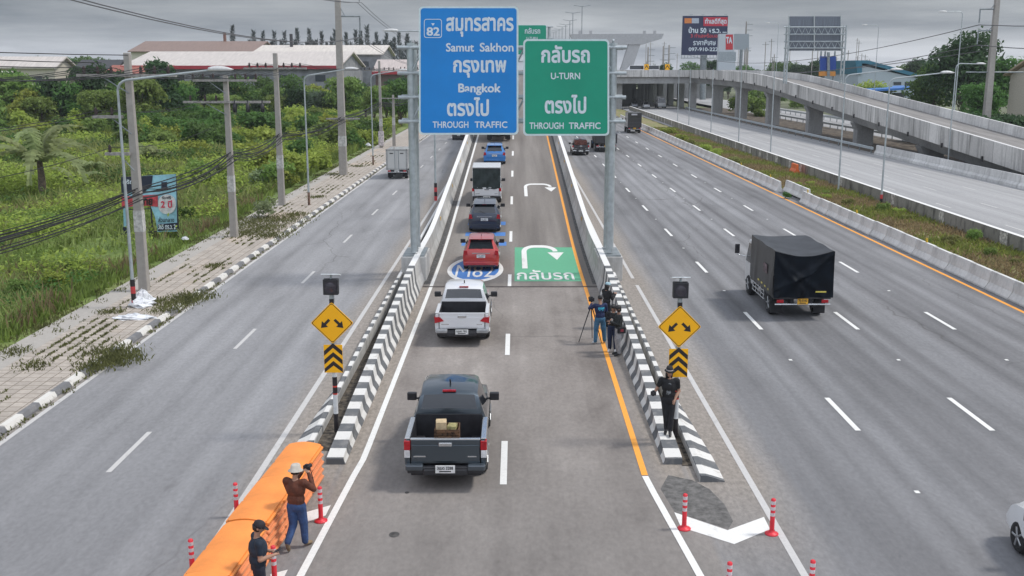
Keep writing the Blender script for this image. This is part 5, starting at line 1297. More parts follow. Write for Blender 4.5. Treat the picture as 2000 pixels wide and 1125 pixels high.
def mirrors(root, x, y, z, m=M_BLK, s=1.0):
    for sd in (-1, 1):
        a = MB(); a.box(sd * (x + .03 * s) - .0, sd * (x + .27 * s), y - .06, y + .07, z - .09 * s, z + .10 * s) if sd > 0 else a.box(-(x + .27 * s), -(x + .03 * s), y - .06, y + .07, z - .09 * s, z + .10 * s)
        a.box(sd * x - .06, sd * x + .06, y - .02, y + .04, z - .08, z - .03); a.build('mirror', m, root, bevel=.025)
def hatch(label, x, y, m, scale, plate_txt, name='hatchback_car', cat='car', rz=0, roof_m=None, lamp_w=.18, chrome=True, rearwash=True):
    z = hz(y); root = thing(name, label, cat, (x, y, z + .012), rz, None, math.atan(hz(y + .5) - hz(y - .5)))
    st = [(-1.99, .40, .58, .62, .66, .66, .62), (-1.965, .30, .78, .83, .78, .76, .70), (-1.90, .24, .97, 1.02, .845, .82, .72), (-1.84, .22, .98, 1.06, .85, .83, .70),
          (-1.50, .2, .98, 1.46, .85, .83, .58), (-1.42, .2, .98, 1.485, .85, .83, .59), (-.62, .2, .97, 1.53, .85, .83, .60), (.0, .2, .96, 1.52, .85, .83, .60), (.38, .2, .95, 1.46, .85, .83, .58),
          (1.08, .2, .94, 1.0, .845, .81, .72), (1.62, .22, .84, .90, .82, .77, .68), (1.90, .26, .68, .74, .76, .7, .62), (1.97, .34, .54, .58, .66, .62, .56)]
    shell(root, st, ['b', 'b', 'b', 'rear', 'b', 'roof', 'roof', 'roof', 'wind', 'b', 'b', 'b'], m, scale)
    S = scale; W = .85 * S[0]; yr = -1.97 * S[1]
    wheels(root, W - .10, (-1.27 * S[1], 1.26 * S[1]), .315 * max(1, S[2]), .20)
    for sd in (-1, 1):
        a = MB(); a.prism([(sd * (W - .22), .80), (sd * (W - .02), .78), (sd * (W - .04), .98), (sd * (W - .15), 1.0)], lambda p, t: (p[0], t, p[1] * S[2]), yr - .012, yr + .16); a.build('tail_lamp', M_TAIL, root, bevel=.02)
    MB().box(-W + .03, W - .03, yr - .035, yr + .1, .30 * S[2], .47 * S[2]).build('bumper', m, root, bevel=.03); MB().box(-W + .2, W - .2, yr - .045, yr + .05, .22 * S[2], .31 * S[2]).build('bumper_insert', M_BLK, root, bevel=.02)
    if chrome: MB().box(-.42, .42, yr - .012, yr + .1, .865 * S[2], .90 * S[2]).build('chrome_strip', M_CHROME, root)
    plate_(root, .74 * S[2], yr - .008, plate_txt)
    mirrors(root, W - .03, .62 * S[1], 1.0 * S[2], M_BLK)
    MB().box(-.12, .12, -1.56 * S[1] - .03, -1.52 * S[1], 1.455 * S[2], 1.485 * S[2]).build('brake_lamp', M_TAIL, root); MB().tube([(0, -1.0 * S[1], 1.53 * S[2]), (0, -1.12 * S[1], 1.66 * S[2])], .012, 5).build('aerial', M_BLK, root)
    a = MB(); a.box(-.60 * S[0], .60 * S[0], -1.66 * S[1], -1.42 * S[1], 1.485 * S[2], 1.515 * S[2]); a.build('roof_spoiler', roof_m or m, root, bevel=.012)
    a = MB(); a.tube([(.04, -1.875 * S[1], 1.06 * S[2]), (-.28, -1.78 * S[1], 1.14 * S[2])], .012, 5); a.build('wiper', M_BLK, root)
    return root
hatch('red hatchback driving up the ramp over the round route marking', -1.46, 50.1, paint('red car paint', (.42, .022, .018), .15), (.99, 1.0, .99), "กก 5821")
hatch('dark navy crossover with a silvery roof between the red hatchback and white van', -1.55, 60.1, paint('navy car paint', (.020, .030, .055), .3), (1.05, 1.1, 1.06), "กท 3714", 'crossover_car', 'car', 0, None)
hatch('bright blue car ahead of the pickup with the dark canopy', -1.40, 85.6, paint('blue car paint', (.012, .16, .46), .2), (1.03, 1.05, 1.0), "ขง 204", 'hatchback_car', 'car')
def pickup(label, x, y, m, plate_txt, z=0.0, rx=0.0, bed_m=None, canopy=False, rails=None, silver=M_CHROME, lamp_style=0):
    root = thing('pickup_truck', label, 'pickup', (x, y, z + .012), 0, None, rx)
    st = [(-1.06, .42, 1.07, 1.33, .90, .89, .77), (-.95, .42, 1.07, 1.64, .90, .89, .70), (-.86, .42, 1.07, 1.705, .90, .89, .67), (-.3, .42, 1.06, 1.765, .90, .89, .68), (.40, .42, 1.05, 1.73, .90, .89, .66),
          (1.12, .42, 1.05, 1.12, .90, .86, .76), (2.05, .42, .99, 1.05, .88, .82, .72), (2.46, .44, .84, .90, .84, .78, .7), (2.58, .5, .66, .72, .76, .7, .66)]
    shell(root, st, ['rear', 'b', 'roof', 'roof', 'wind', 'b', 'b', 'b'], m, (1, 1, 1), ('cab', 'windscreen', 'rear_window', 'side_window'))
    bm_ = bed_m or M_BLK
    for s in (-1, 1):
        a = MB(); a.loft([[(s * .80, y_, .50), (s * .915, y_, .46), (s * (.93 + bu), y_, .72), (s * .905, y_, 1.10), (s * .80, y_, 1.125)] for y_, bu in ((-2.57, 0), (-2.3, .01), (-1.85, .035), (-1.35, .035), (-1.08, 0))], sm=False)
        a.build('bed_side', m, root, bevel=.015); MB().box(s * .80 if s > 0 else -.92, .92 if s > 0 else -.80, -2.55, -1.09, 1.128, 1.155).build('bed_rail', rails or M_CHROME, root, bevel=.01)
        MB().box(*(sorted((s * .55, s * .795))), -2.12, -1.35, .56, .80).build('wheel_arch', bm_, root, bevel=.03)
        a = MB(); a.box(*(sorted((s * .79, s * .935))), -2.60, -2.44, .89, 1.10) if not lamp_style else a.prism([(s * .64, .88), (s * .93, .80), (s * .935, 1.0), (s * .74, 1.0)], lambda p, t: (p[0], t, p[1]), -2.615, -2.5)
        l_ = a.build('tail_lamp', M_TAIL, root, bevel=.015); MB().box(*(sorted((s * .80, s * .93))), -2.603, -2.45, .72, .89).build('reverse_lamp', M_CLEARL, l_, bevel=.012)
        MB().box(*(sorted((s * .50, s * .90))), -2.74, -2.56, .47, .60).build('bumper_corner', silver, root, bevel=.03)
    a = MB(); a.box(-.79, .79, -2.52, -1.07, .56, .60); a.box(-.79, .79, -1.12, -1.07, .60, 1.22); a.box(-.795, -.785, -2.5, -1.1, .6, 1.10); a.box(.785, .795, -2.5, -1.1, .6, 1.10); a.build('bed_liner', bm_, root)
    a = MB(); a.box(-.775, .775, -2.585, -2.52, .60, 1.12); a.box(-.765, .765, -2.60, -2.585, .64, 1.01); tg = a.build('tailgate', m, root, bevel=.014)
    MB().box(-.79, .79, -2.595, -2.51, 1.122, 1.15).build('top_strip', rails or M_CHROME, tg, bevel=.008); MB().box(-.15, .15, -2.625, -2.598, .985, 1.07).build('handle', M_CHROME, tg, bevel=.012)
    MB().box(-.72, -.45, -2.607, -2.6, .74, .77).build('badge', M_CHROME, tg); MB().box(.5, .7, -2.607, -2.6, .74, .765).build('badge', M_CHROME, tg)
    a = MB(); a.box(-.86, .86, -2.70, -2.54, .40, .55); a.box(-.5, .5, -2.73, -2.55, .36, .50); a.build('bumper', M_BLK, root, bevel=.025); plate_(root, .52, -2.745, plate_txt, None, .22, .085)
    a = MB(); a.box(-.8, .8, -2.45, 2.35, .27, .46); a.build('chassis', M_BLK, root)  # chassis box made wide and low to deepen the shadow beneath
    wheels(root, .80, (-1.42, 1.62), .375, .25); mirrors(root, .90, .62, 1.12, M_BLK, 1.0)
    MB().box(-.16, .16, -.93, -.86, 1.70, 1.735).build('brake_lamp', M_TAIL, root)
    if canopy:
        a = MB(); secs = []
        cz = 2.42; n_ = 9
        a.box(-.90, .90, -2.62, -.70, cz - .03, cz + .05); a.build('canopy_roof', paint('white canopy', (.66, .67, .67), .0, .4), root, bevel=.02)
        a = MB(); a.box(-.895, -.86, -2.56, -.8, 1.09, cz - .04); a.box(.86, .895, -2.56, -.8, 1.09, cz - .04); a.box(-.9, .9, -.84, -.80, 1.2, cz - .04); a.build('canopy_side', _mc['white canopy'], root)
        nx_, nz_ = 24, 18; vs = [(-.88 + 1.76 * i / nx_, -2.60 - .03 * math.sin(i * 1.1 + j * .35) * (.4 + .6 * math.sin(j * .5 + i * .12)) - .02 * math.sin(i * .45 - j * .5), 1.05 + (cz - 1.1) * j / nz_) for j in range(nz_ + 1) for i in range(nx_ + 1)]
        a = MB(); a.add(vs, [(j * (nx_ + 1) + i, j * (nx_ + 1) + i + 1, (j + 1) * (nx_ + 1) + i + 1, (j + 1) * (nx_ + 1) + i) for j in range(nz_) for i in range(nx_)], 0, True); a.build('rear_tarpaulin', mat('dark green tarpaulin', (.022, .034, .034), .65, var=.2), root)
    else:
        a = MB(); a.tube([(0, -.45, 1.77), (0, -.55, 1.88)], .02, 6); a.build('aerial', M_BLK, root)
    return root
near_p = pickup('dark grey pickup in front carrying a crate and boxes in its open bed', -1.50, 24.75, paint('dark slate paint', (.075, .098, .12), .8, .28), "3ฒต 3288", 0, 0, None, False, None, paint('slate bumper paint', (.06, .075, .09), .5, .4))
pickup('white pickup with an empty dark bed driving behind the red hatchback', -1.72, 37.3, paint('white car paint', (.66, .66, .67), .0, .35), "1ฒก 482", 0, 0, None, False, _mc.get('white car paint'), mat('silver bumper', (.38, .39, .40), .4, .5), 1)
pickup('white pickup with a tall canopy closed by a dark tarpaulin', -1.62, 68.9, _mc['white car paint'], "บท 1190", hz(68.9), .06, None, True, _mc['white car paint'], M_BLK)
rp = pickup('small dark pickup loaded with reddish crates on the right carriageway', 7.6, 118.0, paint('charcoal paint', (.04, .04, .043), .3), "ผข 770", 0, 0, None, False, M_BLK)
def rest(name, label, cat, mb, m, loc, rz=0, bevel=.01, group=None):
    o = mb.build(name, m, None, loc, bevel); o.rotation_euler.z = rz; return tag(o, label, cat, group)
BX, BY = -1.50, 24.75
near_p.scale.z = 1.05
M_CARD = mat('cardboard', (.30, .17, .085), .8, var=.15, scale=5); M_WICK = mat('brown wicker', (.13, .065, .03), .8, var=.45, scale=14, bump=.6); M_PALEB = mat('pale carton', (.55, .42, .25), .75, var=.15)
def open_box(w_, d_, h_, t_=.02):
    a = MB(); a.box(-w_, w_, -d_, d_, 0, t_); a.box(-w_, -w_ + t_, -d_, d_, t_, h_); a.box(w_ - t_, w_, -d_, d_, t_, h_); a.box(-w_ + t_, w_ - t_, -d_, -d_ + t_, t_, h_); a.box(-w_ + t_, w_ - t_, d_ - t_, d_, t_, h_); return a
rest('cardboard_box', 'open brown cardboard box under the wicker crate in the dark pickup bed', 'box', open_box(.27, .24, .24).box(-.3, .3, .24, .26, .2, .24), M_CARD, (BX + .02, BY - 2.12, .70))
a = open_box(.28, .25, .40)
for k in range(6): a.box(-.29, .29, -.26, -.251, .03 + .06 * k, .06 + .06 * k)
rest('wicker_crate', 'brown wicker crate standing on the cardboard box in the dark pickup bed', 'crate', a, M_WICK, (BX + .02, BY - 2.1, .945))
rest('carton', 'pale carton at the left on top of the wicker crate', 'box', MB().box(-.12, .12, -.14, .14, 0, .18).box(-.125, .125, -.03, .03, .17, .185), M_PALEB, (BX - .12, BY - 2.1, 1.30), .06)
rest('carton', 'smaller creased carton at the right on top of the wicker crate', 'box', MB().box(-.10, .10, -.13, .13, 0, .1).box(-.105, .105, -.02, .02, .09, .105), mat('olive carton', (.36, .32, .14), .7, var=.3, scale=9), (BX + .13, BY - 2.08, 1.28), -.12)
rest('folded_sheet', 'folded black sheet covering the floor of the dark pickup bed', 'sheet', MB().box(-.52, .52, -.5, .5, 0, .06), M_BLK, (BX, BY - 1.98, .63), 0, .03)
a = MB(); r_ = np.random.default_rng(3)
for k in range(6): 
    c = r_.normal(size=3) * (.06, .05, .02); a.lathe([(.01, -.09), (.08, -.05), (.10, 0), (.07, .06), (.015, .1)], 8, (c[0], c[1], .11 + c[2]))
rest('plastic_bag', 'bright pink knotted plastic bag in the right rear corner of the pickup bed', 'bag', a, mat('pink plastic', (.72, .06, .30), .4, var=.3, scale=9), (BX + .44, BY - 2.26, .84))
a = MB()
for k in range(5): a.lathe([(.03, 0), (.035, .1), (.03, .16), (.012, .2), (.012, .23)], 8, (.09 * k - .18, .02 * (k % 2), 0))
rest('bottle_pack', 'pack of small clear bottles at the left rear corner of the pickup bed', 'bottles', a, mat('clear bottle', (.35, .38, .40), .15), (BX - .48, BY - 2.3, .80))
for k, lb in enumerate(('lower reddish crate in the bed of the small dark pickup', 'upper reddish crate in the bed of the small dark pickup')):
    a = open_box(.68, .6, .5)
    for j in range(4): a.box(-.69, .69, -.61, -.601, .05 + .12 * j, .11 + .12 * j)
    rest('crate', lb, 'crate', a, mat('red brown crate', (.16, .055, .04), .7, var=.3), (7.6, 118.0 - 1.8, .615 + .51 * k))
# ------------------------------------------------------------------ trucks
def cab_over(root, W, y0, y1, zt_, m, mirrors_=True):
    a = MB(); h = W / 2
    a.loft([[(-h, y0, .55), (h, y0, .55), (h, y0, 1.35), (h - .06, y0, zt_ - .06), (h - .14, y0, zt_), (-h + .14, y0, zt_), (-h + .06, y0, zt_ - .06), (-h, y0, 1.35)],
            [(-h, y1 - .12, .5), (h, y1 - .12, .5), (h, y1 - .02, 1.3), (h - .08, y1 - .32, zt_ - .08), (h - .16, y1 - .4, zt_), (-h + .16, y1 - .4, zt_), (-h + .08, y1 - .32, zt_ - .08), (-h, y1 - .02, 1.3)],
            [(-h + .1, y1, .5), (h - .1, y1, .5), (h - .1, y1 + .02, 1.25), (h - .2, y1 - .28, zt_ - .15), (h - .3, y1 - .34, zt_ - .1), (-h + .3, y1 - .34, zt_ - .1), (-h + .2, y1 - .28, zt_ - .15), (-h + .1, y1 + .02, 1.25)]])
    a.build('cab', m, root, bevel=.03)
    a = MB(); a.add([(-h + .16, y1 + .026, 1.32), (h - .16, y1 + .026, 1.32), (h - .26, y1 - .235, zt_ - .22), (-h + .26, y1 - .235, zt_ - .22)], [(0, 1, 2, 3)]); a.build('windscreen', M_GLASS, root)
    for s in (-1, 1):
        a = MB(); a.add([(s * (h + .004), y0 + .25, 1.36), (s * (h + .004), y1 - .2, 1.34), (s * (h - .055), y1 - .42, zt_ - .16), (s * (h - .055), y0 + .25, zt_ - .16)], [(0, 1, 2, 3)]); a.build('side_window', M_GLASS, root)
        MB().box(*(sorted((s * (h - .32), s * (h - .1)))), y1 + .0, y1 + .03, .72, .88).build('headlamp', M_HEAD, root, bevel=.01)
        if mirrors_: c = MB().tube([(s * h, y1 - .15, 1.5), (s * (h + .32), y1 + .05, 1.55), (s * (h + .34), y1 + .05, 1.95)], .02, 6).build('mirror_arm', M_CHROME, root); MB().box(*(sorted((s * (h + .24), s * (h + .44)))), y1 + .0, y1 + .06, 1.6, 2.0).build('mirror', M_BLK, c, bevel=.02)
    MB().box(-h + .05, h - .05, y1 - .02, y1 + .06, .38, .62).build('bumper', M_GALVD, root, bevel=.02)
def tail(root, W, y, plate_txt, m=M_YPLATE, z=.72):
    for s in (-1, 1):
        MB().box(*(sorted((s * (W / 2 - .38), s * (W / 2 - .12)))), y - .03, y + .02, z - .06, z + .06).build('tail_lamp', M_TAIL, root, bevel=.012)
        MB().box(*(sorted((s * (W / 2 - .5), s * (W / 2 - .05)))), y + .6, y + .62, .12, .6).build('mudflap', M_DARK, root)
    a = MB(); a.tube([(-W / 2 + .05, y, .60), (W / 2 - .05, y, .60)], .035, 8); a.build('bumper_bar', M_CHROME, root); plate_(root, z + .0, y - .03, plate_txt, m, .20, .11)
def draped(root, W, y0, y1, z0, z1, m, name='tarpaulin', sag=.16):
    """one sheet: left wall, roof and right wall, plus rear curtain, all with folds and a sagging roof"""
    h = W / 2; nx_, ny_ = 28, 26; a = MB(); rr = random.Random(5)
    def P3(s, t):                            # s 0..1 across (left hem, roof, right hem), t 0..1 rear to front
        y_ = y0 + (y1 - y0) * t; f = s * 3
        fold = .05 * max(0, math.sin(t * 11 + 1.2 * math.sin(t * 7 + s * 3))) ** 3 + .03 * math.sin(t * 5.3 + s * 4)
        if f < 1: k = f; return (-h - fold * (1 - k) - .03 * (1 - k), y_, z0 + (z1 - z0) * k)
        if f > 2: k = 3 - f; return (h + fold * (1 - k) + .03 * (1 - k), y_, z0 + (z1 - z0) * k)
        k = f - 1; return (-h + W * k, y_, z1 - sag * (math.sin(k * math.pi) ** .8) * (1 - .75 * t) + .015 * math.sin(k * 9 + t * 14))
    vs = [P3(i / 30, j / ny_) for j in range(ny_ + 1) for i in range(31)]
    a.add(vs, [(j * 31 + i, j * 31 + i + 1, (j + 1) * 31 + i + 1, (j + 1) * 31 + i) for j in range(ny_) for i in range(30)], 0, True)
    o = a.build(name, m, root); o.data.set_sharp_from_angle(angle=R(50))
    a = MB(); nx_, nz_ = 72, 48; vs = []
    for j in range(nz_ + 1):
        for i in range(nx_ + 1):
            k, f = i / nx_, j / nz_; top = z1 - sag * (math.sin(k * math.pi) ** .8)
            dp = 0.0                         # creases hanging from the two top corners, loose folds near the hem
            for cxx, cff, sl, am, wd_ in ((.06, 1.0, .75, .045, .075), (.10, .95, .42, .07, .06), (.95, 1.0, -.95, .075, .085), (.90, .96, -.55, .075, .06), (.97, .8, -1.5, .06, .07), (.30, 1.0, .10, .05, .05), (.62, .9, -.25, .05, .06)):
                q = (k - (cxx + sl * (cff - f) + .05 * math.sin(f * 5 + cxx * 9))); dp += am * math.exp(-(q / wd_) ** 2) * min(1, (cff - f) * 3 + .1) * (1 if f < cff else 0)
            dp += .045 * (1 - f) ** 2 * (1 + math.sin(k * 17 + 2 * math.sin(k * 5)))
            vs.append((-h - .02 + (W + .04) * k, y0 - .03 - dp - .04 * (1 - f), z0 - .04 + (top - z0 + .04) * f))
    a.add(vs, [(j * (nx_ + 1) + i, j * (nx_ + 1) + i + 1, (j + 1) * (nx_ + 1) + i + 1, (j + 1) * (nx_ + 1) + i) for j in range(nz_) for i in range(nx_)], 0, True); a.build('rear_curtain', mat('navy curtain', (.005, .008, .013), .6, spec=.12, var=.25, scale=2), root)
# tarpaulin truck on the right carriageway
root = thing('truck', 'truck under a sagging dark tarpaulin with a yellow number plate on the right carriageway', 'truck', (11.02, 40.9, 0.012), 0)
draped(root, 2.22, -2.35, 1.55, .92, 2.64, mat('grey tarpaulin', (.022, .024, .028), .42, var=.25, scale=1.5), sag=.20)
cab_over(root, 2.0, 1.65, 3.1, 2.3, paint('white truck cab', (.6, .6, .6), 0, .4))
a = MB(); a.box(-1.08, 1.08, -2.38, 1.6, .80, .92); a.build('bed_floor', M_STEELD, root); a = MB(); a.box(-.42, -.3, -2.3, 2.8, .55, .8); a.box(.3, .42, -2.3, 2.8, .55, .8); a.build('chassis', M_BLK, root)
for s in (-1, 1):
    a = MB(); x = s * 1.12
    for z in (.50, .66, .82): a.tube([(x, -1.0, z), (x, 1.0, z)], .02, 6)
    for y in (-.9, -.4, 0, .4, .9): a.tube([(x, y, .48), (x, y, .92)], .018, 6)
    a.build('side_guard', M_CHROME, root)
    for k in range(4): MB().box(*(sorted((s * 1.155, s * 1.175))), -1.9 + k * .55, -1.7 + k * .55, 1.02 + .02 * k, 1.08 + .02 * k).build('reflector_strip', mat('yellow tape', (.75, .62, .12), .4), root)
MB().box(.45, .85, -2.515, -2.50, 1.08, 1.13).build('yellow_tape', mat('yellow tape', (.75, .62, .12), .4), root)
MB().box(-1.17, -1.155, -1.45, -.85, 1.6, 1.95).build('door_label', mat('faded print', (.16, .11, .12), .6, var=.5, scale=8), root)
tail(root, 2.2, -2.42, "70-5562"); wheels(root, .86, (-1.35, 2.2), .42, .36)
# white box truck on the left carriageway
root = thing('box_truck', 'white box truck driving away on the left carriageway', 'truck', (-9.95, 92.2, .012), R(-.5))
WB = paint('off white box', (.50, .50, .48), 0, .5)
a = MB(); a.box(-.92, .92, -2.0, 1.6, .86, 2.55); a.build('cargo_box', WB, root, bevel=.02)
a = MB()
for s in (-1, 1): a.box(*(sorted((s * .80, s * .93))), -2.045, -1.99, .84, 2.57)
a.box(-.93, .93, -2.045, -1.99, 2.46, 2.575); a.box(-.93, .93, -2.045, -1.99, .80, .90); a.build('box_frame', mat('grey box frame', (.33, .33, .32), .6, var=.15), root)
for s in (-1, 1):
    d = MB().box(*(sorted((s * .01, s * .79))), -2.03, -2.0, .91, 2.45).build('rear_door', WB, root); MB().tube([(s * .16, -2.05, .92), (s * .16, -2.05, 2.44)], .022, 6).build('lock_rod', M_GALVD, d); MB().box(*(sorted((s * .3, s * .6))), -2.045, -2.03, 2.18, 2.26).build('vent', M_STEELD, d)
cab_over(root, 1.7, 1.65, 3.0, 2.0, WB); tail(root, 1.84, -2.0, "1ฒษ 645", M_PLATE, .70); MB().box(-.6, .6, -1.9, 2.8, .45, .8).build('chassis', M_BLK, root); wheels(root, .72, (-1.05, 2.1), .33, .26)
def simple_truck(label, x, y, W, L_, z0, z1, body, cabm, z=0, rz=0, dump=False, label_rear=False, name='truck'):
    root = thing(name, label, 'truck', (x, y, z + .012), rz); h = W / 2
    a = MB()
    if dump:
        a.loft([[(-h, y_, z0), (h, y_, z0), (h + .05, y_, z1), (h - .06, y_, z1), (h - .1, y_, z0 + .1), (-h + .1, y_, z0 + .1), (-h + .06, y_, z1), (-h - .05, y_, z1)] for y_ in (-L_ / 2, L_ / 2 - 1.6)]); a.box(-h, h, -L_ / 2 - .06, -L_ / 2, z0, z1 - .1)
        for k in range(5): a.box(-h - .07, -h + .02, -L_ / 2 + .3 + k * 1.0, -L_ / 2 + .42 + k * 1.0, z0, z1); a.box(h - .02, h + .07, -L_ / 2 + .3 + k * 1.0, -L_ / 2 + .42 + k * 1.0, z0, z1)
    else:
        a.box(-h, h, -L_ / 2, L_ / 2 - 1.7, z0, z1)
        for k in range(4): a.box(-h + .05, h - .05, -L_ / 2 - .03, -L_ / 2 + .01, z0 + .1 + k * (z1 - z0) / 4, z0 + .2 + k * (z1 - z0) / 4)
    a.build('cargo_body', body, root, bevel=.02)
    if label_rear: MB().box(-.5, .35, -L_ / 2 - .05, -L_ / 2 - .032, z1 - .35, z1 - .12).build('rear_label', mat('pale label', (.5, .5, .52), .6), root)
    cab_over(root, W - .15, L_ / 2 - 1.55, L_ / 2, min(z1 - .2, 2.6) if not dump else 2.75, cabm); tail(root, W, -L_ / 2 - .05, "82-4410"); MB().box(-.5, .5, -L_ / 2 + .1, L_ / 2 - .3, .5, z0 - .01).build('chassis', M_BLK, root)
    wheels(root, h - .2, (-L_ / 2 + 1.0, -L_ / 2 + 2.2, L_ / 2 - .9) if dump else (-L_ / 2 + 1.2, L_ / 2 - .9), .48 if W > 2.2 else .40, .4, 16)
    return root
BK = paint('black truck body', (.02, .02, .022), .1, .5)
simple_truck('big black tipper truck partly hidden by the right gantry post', 10.8, 124.0, 2.45, 8.0, 1.0, 2.1, BK, paint('blue truck cab', (.02, .06, .16), .1), 0, 0, True)
simple_truck('narrow black box truck near the median further up the right carriageway', 18.2, 158.6, 2.05, 5.4, .85, 3.0, BK, BK, 0, 0, False, True, 'box_truck')
simple_truck('dark truck climbing the ramp just under the blue sign', -1.25, 100.5, 2.2, 6.0, .9, 3.2, paint('navy truck body', (.015, .02, .035), .1, .5), BK, hz(100))
# cars under the flyover, facing the camera
hatch('silver car facing this way in the shade under the flyover', 32.6, 257, paint('silver car paint', (.42, .43, .44), .4), (1, 1, 1), "งจ 91", 'car', 'car', math.pi).location.z = .02
hatch('dark grey car facing this way at the left under the flyover', 29.9, 259, paint('grey car paint', (.16, .17, .19), .4), (1, 1, 1), "ฉก 33", 'car', 'car', math.pi).location.z = .02
simple_truck('pale truck facing this way under the flyover', 36.4, 259, 2.2, 6, .9, 2.9, paint('pale truck body', (.5, .5, .5), 0, .5), _mc['pale truck body'], 0, math.pi, False, False, 'truck')
hatch('small dark car beyond the white box truck, peeping below the blue sign', -5.2 - 2.0, 143, paint('black car paint', (.02, .02, .022), .2), (1, 1, 1), "ชม 18", 'car').location.z = .012
hatch('white car entering at the lower right corner', 10.83, 17.72, paint('pearl white paint', (.70, .71, .72), 0, .3), (1.03, 1.04, 1.02), "กพ 61", 'car').location.z = .012
for (x, y, lb) in ((29.5, 256, 'white van on top of the flyover beside the slanted pier leg'), (33.4, 257.5, 'second pale vehicle on top of the flyover')):
    r0 = thing('van', lb, 'van', (x, y, 8.2), R(90)); wp = _mc['white car paint']
    shell(r0, [(-2.2, .4, 1.1, 1.9, .85, .85, .75), (-2.1, .3, 1.1, 2.05, .9, .88, .78), (1.2, .3, 1.1, 2.05, .9, .88, .78), (1.9, .3, 1.05, 1.1, .88, .85, .75), (2.3, .35, .8, .85, .8, .78, .7)], ['b', 'roof', 'wind', 'b'], wp); wheels(r0, .76, (-1.4, 1.4), .33, .2, 12, False)
for k, (u, v) in enumerate(((1264, 128), (1305, 124))):
    p = P(u, v + 10, 251); t = thing('warning_board', ('yellow warning board on the flyover parapet at the left', 'yellow warning board on the flyover parapet at the right')[k], 'sign', (p.x, 252.4, 8.2))
    MB().box(-.55, .55, -.04, .04, .8, 2.3).build('panel', M_YSIGN, t); MB().tube([(0, .06, 0), (0, .06, 2.2)], .05, 6).build('post', M_GALVD, t)
    a = MB(); a.add([(-.5, -.045, 1.1), (0, -.045, 1.8), (.5, -.045, 1.1), (.5, -.045, 1.35), (0, -.045, 2.1), (-.5, -.045, 1.35)], [(0, 1, 4, 5), (1, 2, 3, 4)]); a.build('chevron', M_BLACKP, t)
p = G(1552, 338, .1); t = thing('water_barrier', 'single orange plastic barrier standing against the blackened wall', 'barrier', (25.7, p.y, .05))
MB().loft([[(-.28, y_, 0), (.28, y_, 0), (.24, y_, .25), (.10, y_, .5), (.08, y_, .9), (-.08, y_, .9), (-.10, y_, .5), (-.24, y_, .25)] for y_ in (-.9, .9)]).build('body', mat('orange plastic', (.75, .15, .03), .5, var=.08, scale=2), t, bevel=.02)
# ------------------------------------------------------------------ stack of orange plastic barriers and red delineator posts
M_OPL = mat('bright orange plastic', (.84, .27, .05), .5, var=.08, scale=1.5); M_OPD = mat('faded orange plastic', (.80, .29, .12), .55, var=.08, scale=2)
ang = math.atan(.45 / 6.3); ca, sa = math.cos(ang), math.sin(ang)
ox, oy = -4.78, 22.85                         # middle of the far end
def obar(top):
    a = MB(); n_ = 9; L2 = 1.06; secs = []
    for y_, k in ((-L2, .90), (-L2 + .05, 1), (L2 - .05, 1), (L2, .90)):
        pr = [(-.38 * k, .02), (-.385 * k, .135)] + [(-.375 * k + .75 * k * i / n_, (.148 + (.05 if top else .015) * math.sin(math.pi * i / n_))) for i in range(n_ + 1)] + [(.385 * k, .135), (.38 * k, .02)]
        secs.append([(x, y_, z) for x, z in pr])
    a.loft(secs, sm=False)
    o = a.build('plastic_barrier', M_OPL if top else M_OPD, bevel=.006)
    for s in (-1, 1):
        b = MB(); b.loft([[(s * .37, y_, .055), (s * (.40 + dd), y_, .065), (s * (.40 + dd), y_, .10), (s * .37, y_, .112)] for y_, dd in ((-1.03, 0), (-1.0, .03), (-.06, .03), (-.03, -.01), (.03, -.01), (.06, .03), (1.0, .03), (1.03, 0))]); b.build('side_rib', M_OPL if top else M_OPD, o)
    return o
srcs = {}
for seg in range(4):
    for lay in range(5):
        key = lay == 4
        if key in srcs: o = copy_tree(srcs[key])
        else: o = srcs[key] = obar(key)
        d = 1.08 + seg * 2.14 + random.uniform(-.01, .01); sh = random.uniform(-.008, .008)
        o.location = (ox - sa * d + sh, oy - ca * d, .01 + .175 * lay + (.02 if seg % 2 else 0) * (lay == 4)); o.rotation_euler.z = -ang + random.uniform(-.003, .003)
        if key: tag(o, ('orange barrier on top of the farthest stack, by the striped kerb', 'orange barrier on top of the stack beside the man in the brown shirt', 'orange barrier on top of the stack beside the man in the cap', 'orange barrier on top of the stack cut by the bottom edge')[seg], 'barrier')
        else: tag(o, 'faded orange barrier lying flat inside the stack under the top layer', 'barrier', 'orange barriers inside the stack')
M_RPOST = mat('red flexible post', (.66, .025, .04), .45, var=.06); M_RWHITE = mat('white reflective tape', (.62, .55, .56), .45, var=.1)
for k, (u, v, lb) in enumerate(((463, 1010, 'red delineator post left of the orange stack, middle one'), (377, 1128, 'red delineator post left of the orange stack, at the bottom edge'), (627, 1018, 'red delineator post right of the man in the brown shirt'), (537, 1142, 'red delineator post beside the man in the navy polo shirt'),
        (1336, 1033, 'red delineator post at the left tip of the big white chevron'), (1507, 1043, 'red delineator post at the right tip of the big white chevron'), (1422, 1176, 'red delineator post at the bottom edge, left of the pair'), (1583, 1172, 'red delineator post at the bottom edge, right of the pair'))):
    p = G(u, v); t = thing('delineator_post', lb, 'bollard', (p.x, p.y, .004), 0)
    a = MB(); a.lathe([(.14, 0), (.14, .02), (.09, .035), (.055, .06), (.05, .1), (.047, .76), (.03, .775)], 14); a.build('post', M_RPOST, t)
    for z in (.40, .53, .655): MB().lathe([(.0495, z), (.0495, z + .07)], 14).build('reflective_band', M_RWHITE, t)
g = MB(); c = G(795, 962)
